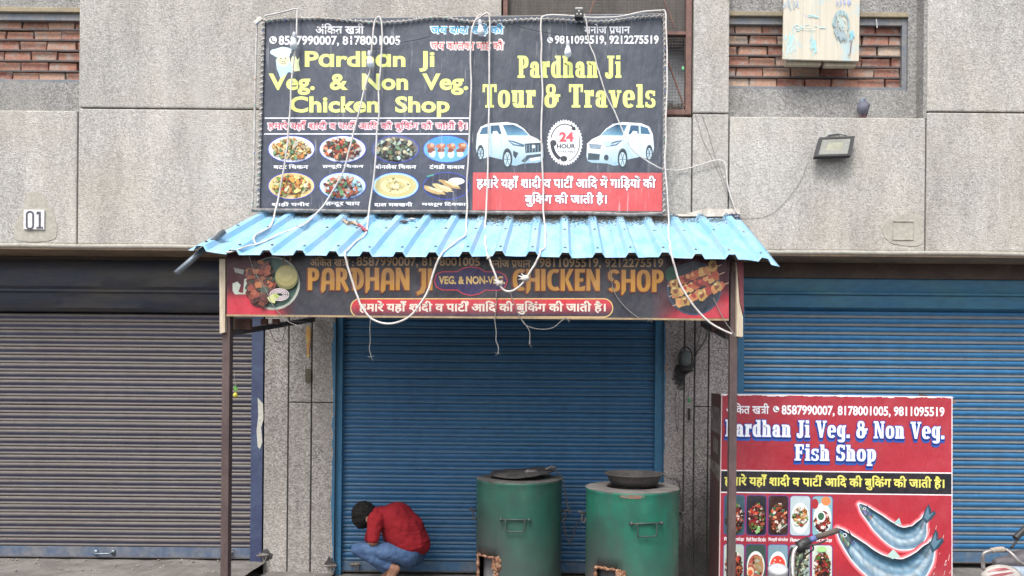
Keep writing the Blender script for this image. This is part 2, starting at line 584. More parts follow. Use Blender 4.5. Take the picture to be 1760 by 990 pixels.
class Sign:
    """flat print on the plane at depth Y; every piece of ink lies a hair above the one before"""
    def __init__(s, Y, root, mat, tf=None):
        s.Y, s.root, s.mat, s.tf, s.z = Y, root, mat, tf or (lambda x, y: (x, y)), 0.0005
    def new(s):
        s.v, s.f, s.c = [], [], []
        return s
    def poly(s, pts, col, faces=None, cols=None):
        s.z += 0.00004
        b = len(s.v)
        dzm = 0
        for q in pts:
            x, y = s.tf(q[0], q[1])
            dz = q[2] if len(q) > 2 else 0
            dzm = max(dzm, dz)
            p = P(x, y, s.Y)
            s.v.append((p.x, p.y - s.z - dz, p.z))
        s.z += dzm
        faces = faces or [tuple(range(len(pts)))]
        for f in faces:
            s.f.append(tuple(b + i for i in f))
            s.c.append([(lin(cols[i][:3] if not isinstance(cols[i], str) else cols[i]) + ((cols[i][3],) if not isinstance(cols[i], str) and len(cols[i]) > 3 else (1.0,))) if cols else lin(col) + (1.0,) for i in f])
        return s
    def rect(s, x0, y0, x1, y1, col, col2=None):
        if col2:
            return s.poly([(x0, y0), (x1, y0), (x1, y1), (x0, y1)], None, None, [col, col, col2, col2])
        return s.poly([(x0, y0), (x1, y0), (x1, y1), (x0, y1)], col)
    def ell(s, cx, cy, rx, ry, col, n=28, rough=0.0, rot=0.0):
        pts = []
        for k in range(n):
            a = 2 * math.pi * k / n
            q = 1 + (random.uniform(-rough, rough) if rough else 0)
            x, y = rx * q * math.cos(a), ry * q * math.sin(a)
            pts.append((cx + x * math.cos(rot) - y * math.sin(rot), cy + x * math.sin(rot) + y * math.cos(rot)))
        return s.poly(pts, col)
    def glow(s, cx, cy, rx, ry, col, a=1.0, n=36):
        rgb = tuple(int(col[i:i + 2], 16) / 255 for i in (0, 2, 4))
        pts, cols = [(cx, cy)], [rgb + (a,)]
        R_ = ((0.3, 0.9), (0.55, 0.62), (0.8, 0.22), (1.0, 0.0))
        for q, al in R_:
            for k in range(n):
                t = 2 * math.pi * k / n
                pts.append((cx + rx * q * math.cos(t), cy + ry * q * math.sin(t)))
                cols.append(rgb + (a * al,))
        fs = [(0, 1 + k, 1 + (k + 1) % n) for k in range(n)]
        for j in range(3):
            fs += [(1 + j * n + k, 1 + j * n + (k + 1) % n, 1 + (j + 1) * n + (k + 1) % n, 1 + (j + 1) * n + k) for k in range(n)]
        return s.poly(pts, None, fs, cols)
    def rrect(s, x0, y0, x1, y1, r, col, n=5, faces=None):
        return s.poly(rr(x0, y0, x1, y1, r, n), col)
    def line(s, pts, w, col):
        v, f = ribbon(pts, w)
        return s.poly(v, col, f)
    def fit(s, mesh, box, col, col2=None, offs=((0, 0),)):
        """stretch lettering into the box x0,y0 (top) - x1,y1 (bottom)"""
        vs, fs = mesh
        x0, x1 = min(v[0] for v in vs), max(v[0] for v in vs)
        y0, y1 = min(v[1] for v in vs), max(v[1] for v in vs)
        X0, Y0, X1, Y1 = box
        pts = [(X0 + (v[0] - x0) / (x1 - x0) * (X1 - X0), Y1 - (v[1] - y0) / (y1 - y0) * (Y1 - Y0), v[2] if len(v) > 2 else 0) for v in vs]
        cols = None
        if col2:
            a, b = [tuple(int(c[i:i + 2], 16) / 255 for i in (0, 2, 4)) for c in (col, col2)]
            cols = []
            for v in vs:
                t = (v[1] - y0) / (y1 - y0)
                cols.append(tuple(b[i] + (a[i] - b[i]) * t for i in range(3)))
        for (dx, dy) in offs:
            s.poly([(x + dx, y + dy, dz) for x, y, dz in pts], col, fs, cols)
        return s
    def done(s, name, kind=None):
        me = bpy.data.meshes.new(name)
        o = wloc(s.root)
        me.from_pydata([(v[0] - o.x, v[1] - o.y, v[2] - o.z) for v in s.v], [], s.f)
        ca = me.color_attributes.new('ink', 'FLOAT_COLOR', 'CORNER')
        flatc = []
        for i, f in enumerate(me.polygons):
            for c in s.c[i]:
                flatc += [c[0], c[1], c[2], c[3]]
        ca.data.foreach_set('color', flatc)
        for f in me.polygons:       # print faces the street
            pass
        bm = bmesh.new(); bm.from_mesh(me)
        rev = [f for f in bm.faces if f.normal.y > 0]
        bmesh.ops.reverse_faces(bm, faces=rev)
        bm.to_mesh(me); bm.free()
        return put(name, me, s.mat, s.root)

def rr(x0, y0, x1, y1, r, n=5):
    pts = []
    for cx, cy, a0 in ((x1 - r, y0 + r, -90), (x1 - r, y1 - r, 0), (x0 + r, y1 - r, 90), (x0 + r, y0 + r, 180)):
        for k in range(n + 1):
            a = R(a0 + 90 * k / n)
            pts.append((cx + r * math.cos(a), cy + r * math.sin(a)))
    return pts
def around(r, n=8):
    return [(r * math.cos(2 * math.pi * k / n), r * math.sin(2 * math.pi * k / n)) for k in range(n)]

def ink_mat(name, rough=0.45, dirt=0.25, alpha=False, streak=False, dcol=(0.35, 0.33, 0.3), spec=0.5, fade=0.0):
    t = NT(name)
    a = t.n('Attribute', attribute_name='ink')
    v = t.coord('World', (1, 1, 1))
    f = t.ramp(t.noise(v, 5, 6, 0.7), [(0.45, 0), (0.8, dirt)])
    c = t.mix(f, a.outputs['Color'], dcol)
    if streak:
        v2 = t.coord('World', (9, 1, 0.8))
        n1 = t.noise(v2, 3.2, 5, 0.7)
        v3 = t.coord('World', (1, 1, 1))
        reg = t.ramp(t.noise(v3, 1.7, 2), [(0.42, 0), (0.6, 1)])
        f2 = t.math('MULTIPLY', t.ramp(n1, [(0.58, 0), (0.74, 0.5)]), reg)
        c = t.mix(f2, c, (0.62, 0.63, 0.66))
    if fade:
        c = t.mix(fade, c, (0.42, 0.44, 0.48))
    if alpha:
        t.l(a.outputs['Alpha'], t.b.inputs['Alpha'])
    g = t.ramp(t.noise(v, 90, 2), [(0.3, 0.93), (0.7, 1.05)])
    c = t.mix(1.0, c, g, 'MULTIPLY')
    t.bump(t.noise(t.coord('World', (1.6, 1, 0.7)), 4, 3), 0.6, 0.03)
    return t.out(c, rough, 0, spec)

# ------------------------------------------------------------------ materials
def aggregate(name, base=(0.475, 0.458, 0.43), dark=(0.33, 0.318, 0.30), light=(0.60, 0.585, 0.56), scale=95, warm=(0.47, 0.42, 0.345), soot=0.0):
    """exposed pebble-dash concrete"""
    t = NT(name)
    v = t.coord('World')
    vo = t.n('TexVoronoi')
    vo.inputs['Scale'].default_value = scale
    t.l(v, vo.inputs['Vector'])
    sep = t.n('SeparateColor')
    t.l(vo.outputs['Color'], sep.inputs[0])
    c = t.ramp(sep.outputs[0], [(0.0, dark), (0.22, tuple((a + b) / 2 for a, b in zip(dark, base))), (0.5, base), (1.0, light)])
    c = t.mix(t.ramp(t.noise(v, 0.9, 5, 0.65), [(0.40, 0), (0.72, 0.55)]), c, warm)
    grime = t.ramp(t.noise(t.coord('World', (1.6, 1, 0.45)), 1.5, 6, 0.7), [(0.36, 0.76), (0.62, 1.04)])
    c = t.mix(1.0, c, grime, 'MULTIPLY')
    med = t.ramp(t.noise(v, 22, 3, 0.7), [(0.3, 0.89), (0.7, 1.09)])
    c = t.mix(1.0, c, med, 'MULTIPLY')
    tone = t.ramp(t.n('ObjectInfo').outputs['Random'], [(0, 0.93), (1, 1.05)])
    c = t.mix(1.0, c, tone, 'MULTIPLY')
    st = t.ramp(t.noise(t.coord('World', (3.0, 1, 0.30)), 1.1, 7, 0.72), [(0.50, 0), (0.70, 0.30)])
    c = t.mix(st, c, tuple(x * 0.55 for x in base))
    wsh = t.ramp(t.noise(t.coord('World', (2.2, 1, 0.5)), 0.8, 5, 0.7), [(0.56, 0), (0.72, 0.45)])
    c = t.mix(wsh, c, tuple(min(1, x * 1.25) for x in base))
    if soot:
        s2 = t.n('SeparateXYZ')
        t.l(t.n('NewGeometry').outputs['Position'], s2.inputs[0])
        hx = t.math('ADD', s2.outputs[2], t.math('MULTIPLY', t.noise(v, 2.2, 4), 1.1))
        f = t.ramp(t.math('MULTIPLY', hx, 0.5), [(0.42, soot), (0.80, 0)])
        c = t.mix(f, c, (0.045, 0.042, 0.045))
    h = t.math('ADD', vo.outputs['Distance'], t.noise(v, 30, 4))
    t.bump(h, 0.4, 0.01)
    return t.out(c, 0.93, 0, 0.25)

m_agg = aggregate('pebble_dash')
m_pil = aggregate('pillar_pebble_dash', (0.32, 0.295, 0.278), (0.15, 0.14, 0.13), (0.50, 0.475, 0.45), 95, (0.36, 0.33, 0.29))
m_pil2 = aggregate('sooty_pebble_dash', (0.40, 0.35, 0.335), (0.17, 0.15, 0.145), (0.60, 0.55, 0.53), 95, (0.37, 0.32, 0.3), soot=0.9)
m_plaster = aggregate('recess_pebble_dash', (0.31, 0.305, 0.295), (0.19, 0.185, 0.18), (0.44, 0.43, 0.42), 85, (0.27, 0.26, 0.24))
m_patch = worn('cement_patch', (0.43, 0.41, 0.355), (0.37, 0.355, 0.31), 5, 0.95, fine=30, bump=0.2)
m_lintel = worn('lintel_edge', (0.36, 0.30, 0.2), (0.28, 0.24, 0.18), 4, 0.9)
m_soffit = worn('soffit', (0.28, 0.2, 0.135), (0.19, 0.14, 0.1), 2.5, 0.9, fine=12)
m_gap = flat('joint_dark', (0.10, 0.095, 0.09), 0.95)
m_mortar = worn('mortar', (0.27, 0.26, 0.25), (0.17, 0.16, 0.155), 12, 0.95, fine=50, bump=0.6)
m_frame = worn('grey_steel', (0.16, 0.18, 0.21), (0.24, 0.23, 0.22), 9, 0.6)
m_rustframe = worn('rusty_steel', (0.17, 0.10, 0.09), (0.24, 0.13, 0.10), 12, 0.85)
m_bar = worn('dark_bar', (0.075, 0.07, 0.075), (0.12, 0.1, 0.095), 15, 0.8)
m_floor = worn('cement_floor', (0.20, 0.185, 0.17), (0.12, 0.11, 0.10), 4, 0.92, fine=25, bump=0.4)
m_road = worn('asphalt', (0.055, 0.054, 0.053), (0.085, 0.08, 0.075), 3, 0.9, fine=120, bump=0.5)

def brick_mat():
    t = NT('brick')
    r = t.n('ObjectInfo').outputs['Random']
    c = t.ramp(r, [(0.0, (0.29, 0.13, 0.10)), (0.35, (0.38, 0.19, 0.14)), (0.7, (0.44, 0.25, 0.18)), (0.9, (0.48, 0.31, 0.23)), (1.0, (0.56, 0.46, 0.36))])
    v = t.coord('World')
    f = t.ramp(t.noise(v, 9, 6, 0.7), [(0.48, 0), (0.64, 0.85)])
    c = t.mix(f, c, (0.38, 0.345, 0.315))
    c = t.mix(1.0, c, t.ramp(t.noise(v, 45, 4, 0.7), [(0.3, 0.75), (0.7, 1.2)]), 'MULTIPLY')
    t.bump(t.noise(v, 60, 4), 0.6, 0.006)
    return t.out(c, 0.92, 0, 0.25)
m_brick = brick_mat()

def shutter_mat(name, paint, paint2, bare, split, wear, rough=0.5):
    """painted slat: the lower lip rubbed to bare metal, the curve above painted"""
    t = NT(name)
    s = t.n('SeparateXYZ')
    t.l(t.n('TexCoord').outputs['Object'], s.inputs[0])
    v = t.coord('World')
    nz = t.noise(t.coord('World', (0.35, 1, 3)), 4, 5, 0.7)
    z = t.math('ADD', s.outputs[2], t.math('MULTIPLY', t.math('SUBTRACT', nz, 0.5), 0.018))
    if split < 0:
        band = t.ramp(z, [(0.020, 1), (0.026, 0), (0.048, 0), (0.056, 1)])
    else:
        band = t.ramp(z, [(split, 1), (split + 0.008, 0)])
    c = t.mix(t.ramp(t.noise(t.coord('World', (0.5, 1, 1.2)), 2.2, 5, 0.7), [(0.35, 0), (0.7, 1)]), paint, paint2)
    c = t.mix(t.math('MULTIPLY', band, 0.92), c, bare)
    rub = t.ramp(t.noise(t.coord('World', (0.5, 1, 4)), 7, 6, 0.75), [(0.58 - wear, 0), (0.78 - wear, 0.75)])
    c = t.mix(rub, c, bare)
    rust = t.ramp(t.noise(v, 11, 6, 0.75), [(0.66, 0), (0.72, 0.8)])
    c = t.mix(rust, c, (0.16, 0.085, 0.05))
    c = t.mix(1.0, c, t.ramp(t.noise(t.coord('World', (0.7, 1, 2)), 14, 5), [(0.3, 0.82), (0.7, 1.12)]), 'MULTIPLY')
    gr = t.ramp(t.noise(t.coord('World', (5, 1, 0.35)), 1.6, 6, 0.72), [(0.46, 1.0), (0.75, 0.86)])
    c = t.mix(1.0, c, gr, 'MULTIPLY')
    return t.out(c, rough, 0.0, 0.5)
m_sh_mid = shutter_mat('blue_shutter_paint', (0.02, 0.105, 0.235), (0.03, 0.125, 0.25), (0.08, 0.15, 0.225), 0.014, -0.03)
m_sh_left = shutter_mat('indigo_shutter_paint', (0.040, 0.036, 0.062), (0.05, 0.058, 0.095), (0.118, 0.100, 0.088), -1, 0.02)
m_sh_right = shutter_mat('sky_shutter_paint', (0.015, 0.125, 0.29), (0.03, 0.155, 0.32), (0.15, 0.16, 0.165), 0.027, 0.0)
m_rail_mid = worn('blue_rail', (0.035, 0.14, 0.26), (0.05, 0.19, 0.33), 3, 0.5, spec=0.4, stretch=(1, 1, 0.4))
m_rail_left = worn('indigo_rail', (0.032, 0.042, 0.10), (0.055, 0.08, 0.15), 4, 0.55)
m_hood_left = worn('dark_hood', (0.022, 0.028, 0.05), (0.055, 0.05, 0.045), 2.2, 0.6, stretch=(0.5, 1, 2.2), fine=16)
m_hood_right = worn('teal_hood', (0.03, 0.13, 0.24), (0.045, 0.15, 0.21), 2.5, 0.5, stretch=(0.6, 1, 2), fine=14)
m_brown = worn('brown_beam', (0.075, 0.055, 0.05), (0.11, 0.08, 0.065), 4, 0.85)
m_bottom = worn('bottom_rail_paint', (0.05, 0.13, 0.24), (0.12, 0.15, 0.19), 5, 0.55, fine=20)
m_bottom_l = worn('bottom_rail_left', (0.08, 0.115, 0.18), (0.16, 0.16, 0.17), 5, 0.6, fine=20)
def tin_mat():
    t = NT('blue_tin')
    v = t.coord('World')
    c = t.mix(t.ramp(t.noise(v, 2.0, 5, 0.65), [(0.35, 0), (0.7, 1)]), (0.17, 0.43, 0.68), (0.26, 0.51, 0.73))
    d = t.ramp(t.noise(t.coord('World', (6, 1.2, 1)), 2.4, 6, 0.75), [(0.42, 0), (0.72, 0.6)])
    c = t.mix(d, c, (0.46, 0.47, 0.45))
    sp = t.ramp(t.noise(v, 34, 5, 0.8), [(0.67, 0), (0.72, 0.8)])
    c = t.mix(sp, c, (0.14, 0.12, 0.11))
    t.bump(t.noise(v, 5, 3), 0.3, 0.02)
    return t.out(c, t.ramp(t.noise(v, 3, 4), [(0.3, 0.35), (0.7, 0.6)]), 0, 0.5)
m_tin = tin_mat()
m_post = worn('brown_post', (0.075, 0.05, 0.048), (0.125, 0.085, 0.08), 6, 0.7, stretch=(1, 1, 0.4))
m_wood = worn('pale_wood', (0.58, 0.50, 0.38), (0.44, 0.36, 0.26), 5, 0.8, stretch=(8, 8, 0.8), fine=30)
m_cable = worn('white_cable', (0.70, 0.665, 0.64), (0.46, 0.41, 0.37), 5, 0.5, lo=0.45, hi=0.75)
m_black = flat('black_plastic', (0.03, 0.03, 0.032), 0.5)
m_blackcab = flat('black_wire', (0.05, 0.05, 0.055), 0.7)
m_string = flat('dusty_string', (0.26, 0.25, 0.24), 0.9)
m_iron = worn('black_iron', (0.028, 0.027, 0.027), (0.07, 0.06, 0.055), 9, 0.75, bump=0.3)
m_steelpipe = flat('galvanised_pipe', (0.22, 0.26, 0.30), 0.4, 0.6)
m_chrome = flat('chrome', (0.62, 0.62, 0.62), 0.22, 1.0, var=0.03)
m_bulb = flat('bulb_glass', (0.78, 0.80, 0.86), 0.2, var=0.03)

# ------------------------------------------------------------------ ground
g = G().box(-60, 60, -60, 1.5, -0.60, -0.20)
g.box(-60, 60, 12, 60, -0.60, -0.20)
struct('ground', g, m_road)
g = G().box(-60, 60, -16, -3.2, -0.19, -0.13)
struct('road', g, m_road)
g = G().box(-12, 12, -3.2, 1.4, -0.19, 0.0)
struct('pavement', g, m_floor, bevel=0.012)
def uneven_slab(x0, x1, y0, y1, z0, z1, nx, ny):
    g = G()
    vs = []
    for j in range(ny + 1):
        for i in range(nx + 1):
            x, y = x0 + (x1 - x0) * i / nx, y0 + (y1 - y0) * j / ny
            vs.append((x, y, z1 + 0.012 * noise.noise(Vector((x * 3, y * 5, 1)))))
    n = nx + 1
    fs = [(j * n + i, j * n + i + 1, (j + 1) * n + i + 1, (j + 1) * n + i) for j in range(ny) for i in range(nx)]
    b = len(vs)
    for i in range(n):
        vs.append((vs[i][0], y0 - 0.012, z0))
    fs += [(i + 1, i, b + i, b + i + 1) for i in range(nx)]
    g.add(vs, fs)
    return g
struct('step', uneven_slab(-9, -2.70, -0.45, 0.62, 0.0, 0.118, 90, 14), m_floor, True)
struct('kerb', uneven_slab(-2.699, -2.06, 0.05, 0.62, 0.0, 0.03, 14, 8), m_floor, True)
struct('threshold', uneven_slab(1.55, 9, -0.30, 0.62, 0.0, 0.10, 90, 14), m_floor, True)

# ------------------------------------------------------------------ building
ZB, ZR, ZJ = 2.985, 4.19, 4.19
bld = thing('concrete_building', 'grey pebble-dash concrete building with brick-filled window recesses above the shops', 'building', (0, 0.3, 0))
def panel(name, x0, x1, z0, z1, y0=0.0, y1=0.16, mat=None, gap=0.006, bev=0.012):
    return part(name, G().box(x0 + gap, x1 - gap, y0, y1, z0 + gap, z1 - gap), mat or m_agg, bld, False, bev)
TOP = 7.2
for x0, x1, z0, z1 in ((-7.2, -4.25, ZB, ZJ - 0.02), (-4.25, -0.527, ZB, ZJ), (-0.527, 1.157, ZB, ZJ - 0.03), (1.157, 1.482, ZB, ZJ),
                       (1.482, 3.215, ZB, 4.17), (3.215, 8.2, ZB, ZJ + 0.03),
                       (-4.25, -0.527, ZJ, TOP), (1.157, 1.482, ZJ, TOP), (3.215, 8.2, ZJ + 0.03, TOP)):
    panel('wall_panel', x0, x1, z0, z1)
part('wall_core', G().box(-7.2, 8.2, 0.30, 0.34, ZB + 0.03, TOP), m_gap, bld)
g = G()
for x in (-4.25, -0.527, 1.157, 1.482, 3.215):
    g.box(x - 0.03, x + 0.03, 0.02, 0.05, ZB + 0.02, 4.15)
g.box(-4.2, -0.56, 0.02, 0.05, ZJ - 0.02, ZJ + 0.02)
g.box(3.25, 8.1, 0.02, 0.05, ZJ + 0.01, ZJ + 0.05)
part('joint_filler', g, m_gap, bld)
# soffit and beam over the shops
part('soffit', G().box(-7.2, 8.2, 0.004, 0.62, ZB - 0.045, ZB + 0.004), m_soffit, bld, False, 0.01)
part('back_wall', G().box(-7.2, 8.2, 0.60, 0.70, 0, ZB - 0.05), m_brown, bld)
part('upper_beam', G().box(-7.2, 8.2, 0.33, 0.598, 2.80, ZB - 0.048), m_brown, bld)

# window recesses with brick infill
bricks_lib = []
for q in range(4):
    b = G()
    b.box(0, 1, 0, 1, 0, 1, 0.035)
    bricks_lib.append(b.mesh('brick', False, (0, 0, 0), 0.05))
    bricks_lib[-1].materials.append(m_brick)
def infill(x0, x1, z0, z1, rows, first):
    wall = part('brick_infill', G().box(x0, x1, 0.255, 0.29, z0 - 0.02, z1 + 0.03), m_mortar, bld)
    ph = (z1 - z0) / rows
    for r in range(rows):
        x = x0 - (0.13 if (r + first) % 2 else 0.01) - random.uniform(0, 0.03)
        while x < x1 - 0.03:
            L = random.uniform(0.222, 0.252)
            a, b = max(x, x0 + 0.002), min(x + L, x1 - 0.002)
            if b - a > 0.03:
                o = put('brick', bricks_lib[random.randrange(4)], None, wall)
                h = ph * random.uniform(0.80, 0.88)
                o.location = Vector((a, 0.205 + random.uniform(-0.008, 0.008), z0 + r * ph + 0.008)) - wloc(wall)
                o.scale = (b - a, 0.075, h)
                o.rotation_euler = (0, R(random.uniform(-0.7, 0.7)), 0)
            x += L + random.uniform(0.010, 0.022)
    return wall
def recess(x0, x1, zb, op_x0, op_x1, op_z0, op_z1, right_side):
    yb = 0.14
    g = G()
    g.box(x0, x1, yb, 0.30, zb - 0.05, op_z0)                      # plaster below the opening
    g.box(x0, x1, yb, 0.30, op_z1, TOP)
    if right_side:
        g.box(op_x1, x1, yb, 0.30, op_z0 - 0.001, op_z1 + 0.001)
    part('recess_plaster', g, m_plaster, bld)
    part('lintel', G().box(op_x0, op_x1, 0.132, 0.25, op_z1 - 0.012, op_z1 + 0.03), m_lintel, bld, False, 0.006)
    fr = G()
    fr.box(op_x0, op_x1, 0.16, 0.20, op_z1 - 0.075, op_z1 - 0.014)
    fr.box(op_x0, op_x1, 0.16, 0.20, op_z0 + 0.002, op_z0 + 0.034)
    if right_side:
        fr.box(op_x1 - 0.045, op_x1 - 0.002, 0.157, 0.203, op_z0 + 0.001, op_z1 - 0.013)
    wf = part('window_frame', fr, m_frame, bld, False, 0.003)
    return wf
wf = recess(1.482, 3.24, 4.17, 1.47, 3.113, 4.464, 5.13, True)
infill(1.47, 3.075, 4.492, 5.075, 6, 0)
bh = (5.075 - 4.492) / 6
for r in range(1, 6):
    z = 4.492 + r * bh
    part('window_bar', G().bar((1.48, 0.185, z), (3.07, 0.185, z + 0.002), 0.011, 0.014), m_bar, wf)
part('recess_cheek', G().box(3.19, 3.22, 0.01, 0.14, 4.165, TOP), m_plaster, bld)
wf = recess(-7.2, -4.22, 4.17, -7.2, -4.22, 4.468, 5.11, False)
infill(-6.4, -4.19, 4.49, 5.055, 6, 1)
bh = (5.055 - 4.49) / 6
for r in range(1, 6):
    z = 4.49 + r * bh
    part('window_bar', G().bar((-7.0, 0.185, z), (-4.2, 0.185, z + 0.001), 0.011, 0.014), m_bar, wf)
# middle window behind the banner: rusty frame, wire mesh
g = G()
g.box(-0.527, 1.157, 0.24, 0.29, 4.17, TOP)
part('window_backing', g, flat('white_sheet', (0.55, 0.57, 0.60), 0.7), bld)
g = G()
g.box(1.10, 1.15, 0.03, 0.10, 4.19, TOP); g.box(-0.52, 1.101, 0.04, 0.10, 4.191, 4.235)
g.box(-0.52, 1.101, 0.045, 0.10, 4.90, 4.93); g.box(-0.52, -0.48, 0.03, 0.10, 4.236, TOP)
mf = part('window_frame', g, m_rustframe, bld, False, 0.004)
g = G()
g.tube([(0.20, 0.03, 4.93), (0.36, 0.03, 5.4)], 0.008, 5)
g.tube([(0.86, 0.03, 5.3), (1.0, 0.03, 4.95)], 0.008, 5)
g.tube([(0.92, 0.035, 4.72), (1.09, 0.035, 4.26)], 0.009, 5)
part('brace_rod', g, m_rustframe, mf)
g = G()
for k in range(60):
    x = -0.50 + k * 0.027
    g.box(x, x + 0.0022, 0.062, 0.064, 4.23, 5.35)
for k in range(42):
    z = 4.235 + k * 0.027
    g.box(-0.50, 1.10, 0.0645, 0.0665, z, z + 0.0022)
o = part('wire_mesh', g, m_bar, bld, kind='stuff')
part('inner_shade', G().box(-0.5, 1.10, 0.12, 0.16, 4.84, TOP), worn('grimy_board', (0.17, 0.155, 0.14), (0.12, 0.11, 0.1), 6, 0.9, stretch=(5, 1, 0.6)), bld)
# nest of dry sticks in the corner of that window
g = G()
random.seed(3)
for k in range(170):
    a = Vector((random.uniform(0.92, 1.09), random.uniform(0.08, 0.2), 4.24 + random.uniform(0, 0.10) * (0.4 + 0.6 * random.random())))
    d = Vector((random.uniform(-1, 1), random.uniform(-.5, .5), random.uniform(-.35, .45))).normalized() * random.uniform(0.03, 0.08)
    g.bar(a, a + d, 0.0022)
single('twig_nest', g, flat('dry_twig', (0.25, 0.19, 0.13), 0.95), 'tangle of dry brown twigs in the corner of the rusty mesh window beside the banner', 'bird nest', loc=(1.0, 0.14, 4.24))
# cement lip along the beam edge
g = G()
n = 160
vs = []
for i in range(n + 1):
    x = -7.2 + 15.4 * i / n
    w = 0.006 * noise.noise(Vector((x * 1.3, 2, 0))) + 0.003 * noise.noise(Vector((x * 7, 2, 0)))
    vs += [(x, -0.006, ZB - 0.022 + w), (x, -0.006, ZB + 0.006 + w), (x, 0.01, ZB - 0.030 + w), (x, 0.01, ZB + 0.010 + w)]
fs = []
for i in range(n):
    a = 4 * i
    fs += [(a, a + 4, a + 5, a + 1), (a + 1, a + 5, a + 7, a + 3), (a + 2, a + 6, a + 4, a)]
g.add(vs, fs)
part('beam_lip', g, m_patch, bld, True)

# pillars between the shops
def pillar(x0, x1, grooves, mat, jz, y0=0.35):
    edges = [x0] + grooves + [x1]
    g = G().box(x0 + 0.004, x1 - 0.004, y0 + 0.02, 0.598, 0, ZB - 0.06)
    root = part('pillar', g, m_gap, bld)
    for a, b in zip(edges[:-1], edges[1:]):
        wide = (b - a) > 0.12
        cuts = [0.0, jz, ZB - 0.062] if wide and jz and a != x0 else [0.0, ZB - 0.062]
        for z0, z1 in zip(cuts[:-1], cuts[1:]):
            part('pillar_strip', G().box(a + 0.007, b - 0.007, y0 + random.uniform(0, 0.006), y0 + 0.06, z0 + 0.005, z1 - 0.005), mat, root, False, 0.006)
    return root
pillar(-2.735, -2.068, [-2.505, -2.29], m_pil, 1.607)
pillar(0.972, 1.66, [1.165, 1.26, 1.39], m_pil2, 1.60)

# ------------------------------------------------------------------ roller shutters
def slat_mesh(L, pitch, name, seed=0):
    prof = [(0.0, 0.0), (-0.007, 0.003), (-0.009, 0.010), (-0.006, 0.019), (0.000, 0.024), (-0.004, 0.031), (-0.0095, 0.040),
            (-0.0125, 0.050), (-0.0125, 0.058), (-0.010, 0.066), (-0.005, 0.073), (0.001, pitch - 0.0015), (0.003, pitch)]
    n = max(4, int(L / 0.10))
    vs, fs = [], []
    for i in range(n + 1):
        for (d, z) in prof:
            w = noise.noise(Vector((L * i / n * 1.1, seed * 7.3, 0))) * 0.0035 + noise.noise(Vector((L * i / n * 6, seed * 3.1, z * 20))) * 0.0012
            vs.append((L * i / n, d + w * math.sin(math.pi * z / pitch), z + 0.35 * w))
    m = len(prof)
    for i in range(n):
        for j in range(m - 1):
            a = i * m + j
            fs.append((a, a + m, a + m + 1, a + 1))
    me = bpy.data.meshes.new(name)
    me.from_pydata(vs, [], fs)
    me.shade_smooth()
    return me
def shutter(label, x0, x1, y, z0, ztop, mat, mrail, mbot, bh=0.10, pitch=0.078, rails=(True, True), railw=0.09):
    root = thing('roller_shutter', label, 'roller shutter', ((x0 + x1) / 2, y, z0))
    L = x1 - x0
    lib = [slat_mesh(L, pitch, 'slat', q + x0) for q in range(5)]
    for me in lib:
        me.materials.append(mat)
    z = z0 + bh
    i = 0
    while z < ztop:
        s = put('slat', lib[random.randrange(5)], None, root)
        s.location = Vector((x0, y + random.uniform(-0.0015, 0.0015), z)) - root.location
        s.rotation_euler = (R(random.uniform(-2, 2)), R(random.uniform(-0.04, 0.04)), 0)
        z += pitch
    b = part('bottom_rail', G().box(x0, x1, y - 0.014, y + 0.004, z0, z0 + bh - 0.004), mbot, root, False, 0.003)
    part('bottom_angle', G().box(x0, x1, y - 0.034, y - 0.0145, z0, z0 + 0.007), m_bar, root)
    if rails[0]:
        part('guide_rail', G().box(x0 - railw, x0 + 0.006, y - 0.06, y + 0.05, z0 - 0.03, ztop + 0.05), mrail, root, False, 0.004)
    if rails[1]:
        part('guide_rail', G().box(x1 - 0.006, x1 + railw, y - 0.06, y + 0.05, z0 - 0.03, ztop + 0.05), mrail, root, False, 0.004)
    return root, b
YS = 0.45
shl, bl = shutter('indigo and beige striped roller shutter with peeling paint at the left shop', -6.9, -2.86, YS, 0.137, 2.40, m_sh_left, m_rail_left, m_bottom_l, rails=(True, True), railw=0.105)
shm, bm_ = shutter('dark blue roller shutter closed behind the crouching man and green drums', -2.022, 0.906, YS, 0.026, 2.56, m_sh_mid, m_rail_mid, m_bottom, railw=0.075)
shr, br = shutter('bright blue and grey striped roller shutter behind the red fish counter', 1.725, 7.4, YS, 0.155, 2.47, m_sh_right, m_rail_mid, m_bottom, railw=0.06)
def pull_handle(p, w, parent, mat=m_steelpipe):
    p = Vector(p)
    pts = [p + Vector(q) for q in ((-w / 2, 0.02, 0.0), (-w / 2, -0.015, 0), (-w / 2 + 0.015, -0.03, -0.008), (w / 2 - 0.015, -0.03, -0.008), (w / 2, -0.015, 0), (w / 2, 0.02, 0))]
    g = G().tube(pts, 0.008, 7)
    g.box(p.x - w / 2 - 0.018, p.x - w / 2 + 0.018, p.y - 0.001, p.y + 0.012, p.z - 0.02, p.z + 0.02)
    g.box(p.x + w / 2 - 0.018, p.x + w / 2 + 0.018, p.y - 0.001, p.y + 0.012, p.z - 0.02, p.z + 0.02)
    part('handle', g, mat, parent, True)
hp = P(182, 948, YS)
pull_handle((hp.x, YS - 0.028, hp.z), 0.16, bl)
def latch(x, z, y, parent):
    g = G().box(x - 0.045, x + 0.03, y - 0.03, y - 0.015, z - 0.02, z + 0.02)
    g.tube([(x - 0.06, y - 0.045, z), (x + 0.05, y - 0.045, z + 0.01)], 0.008, 6)
    g.tube([(x, y - 0.05, z - 0.015), (x + 0.002, y - 0.055, z - 0.05), (x + 0.02, y - 0.055, z - 0.055), (x + 0.028, y - 0.05, z - 0.015)], 0.005, 6)
    part('latch', g, worn('worn_latch', (0.2, 0.19, 0.18), (0.1, 0.07, 0.06), 30, 0.6), parent)
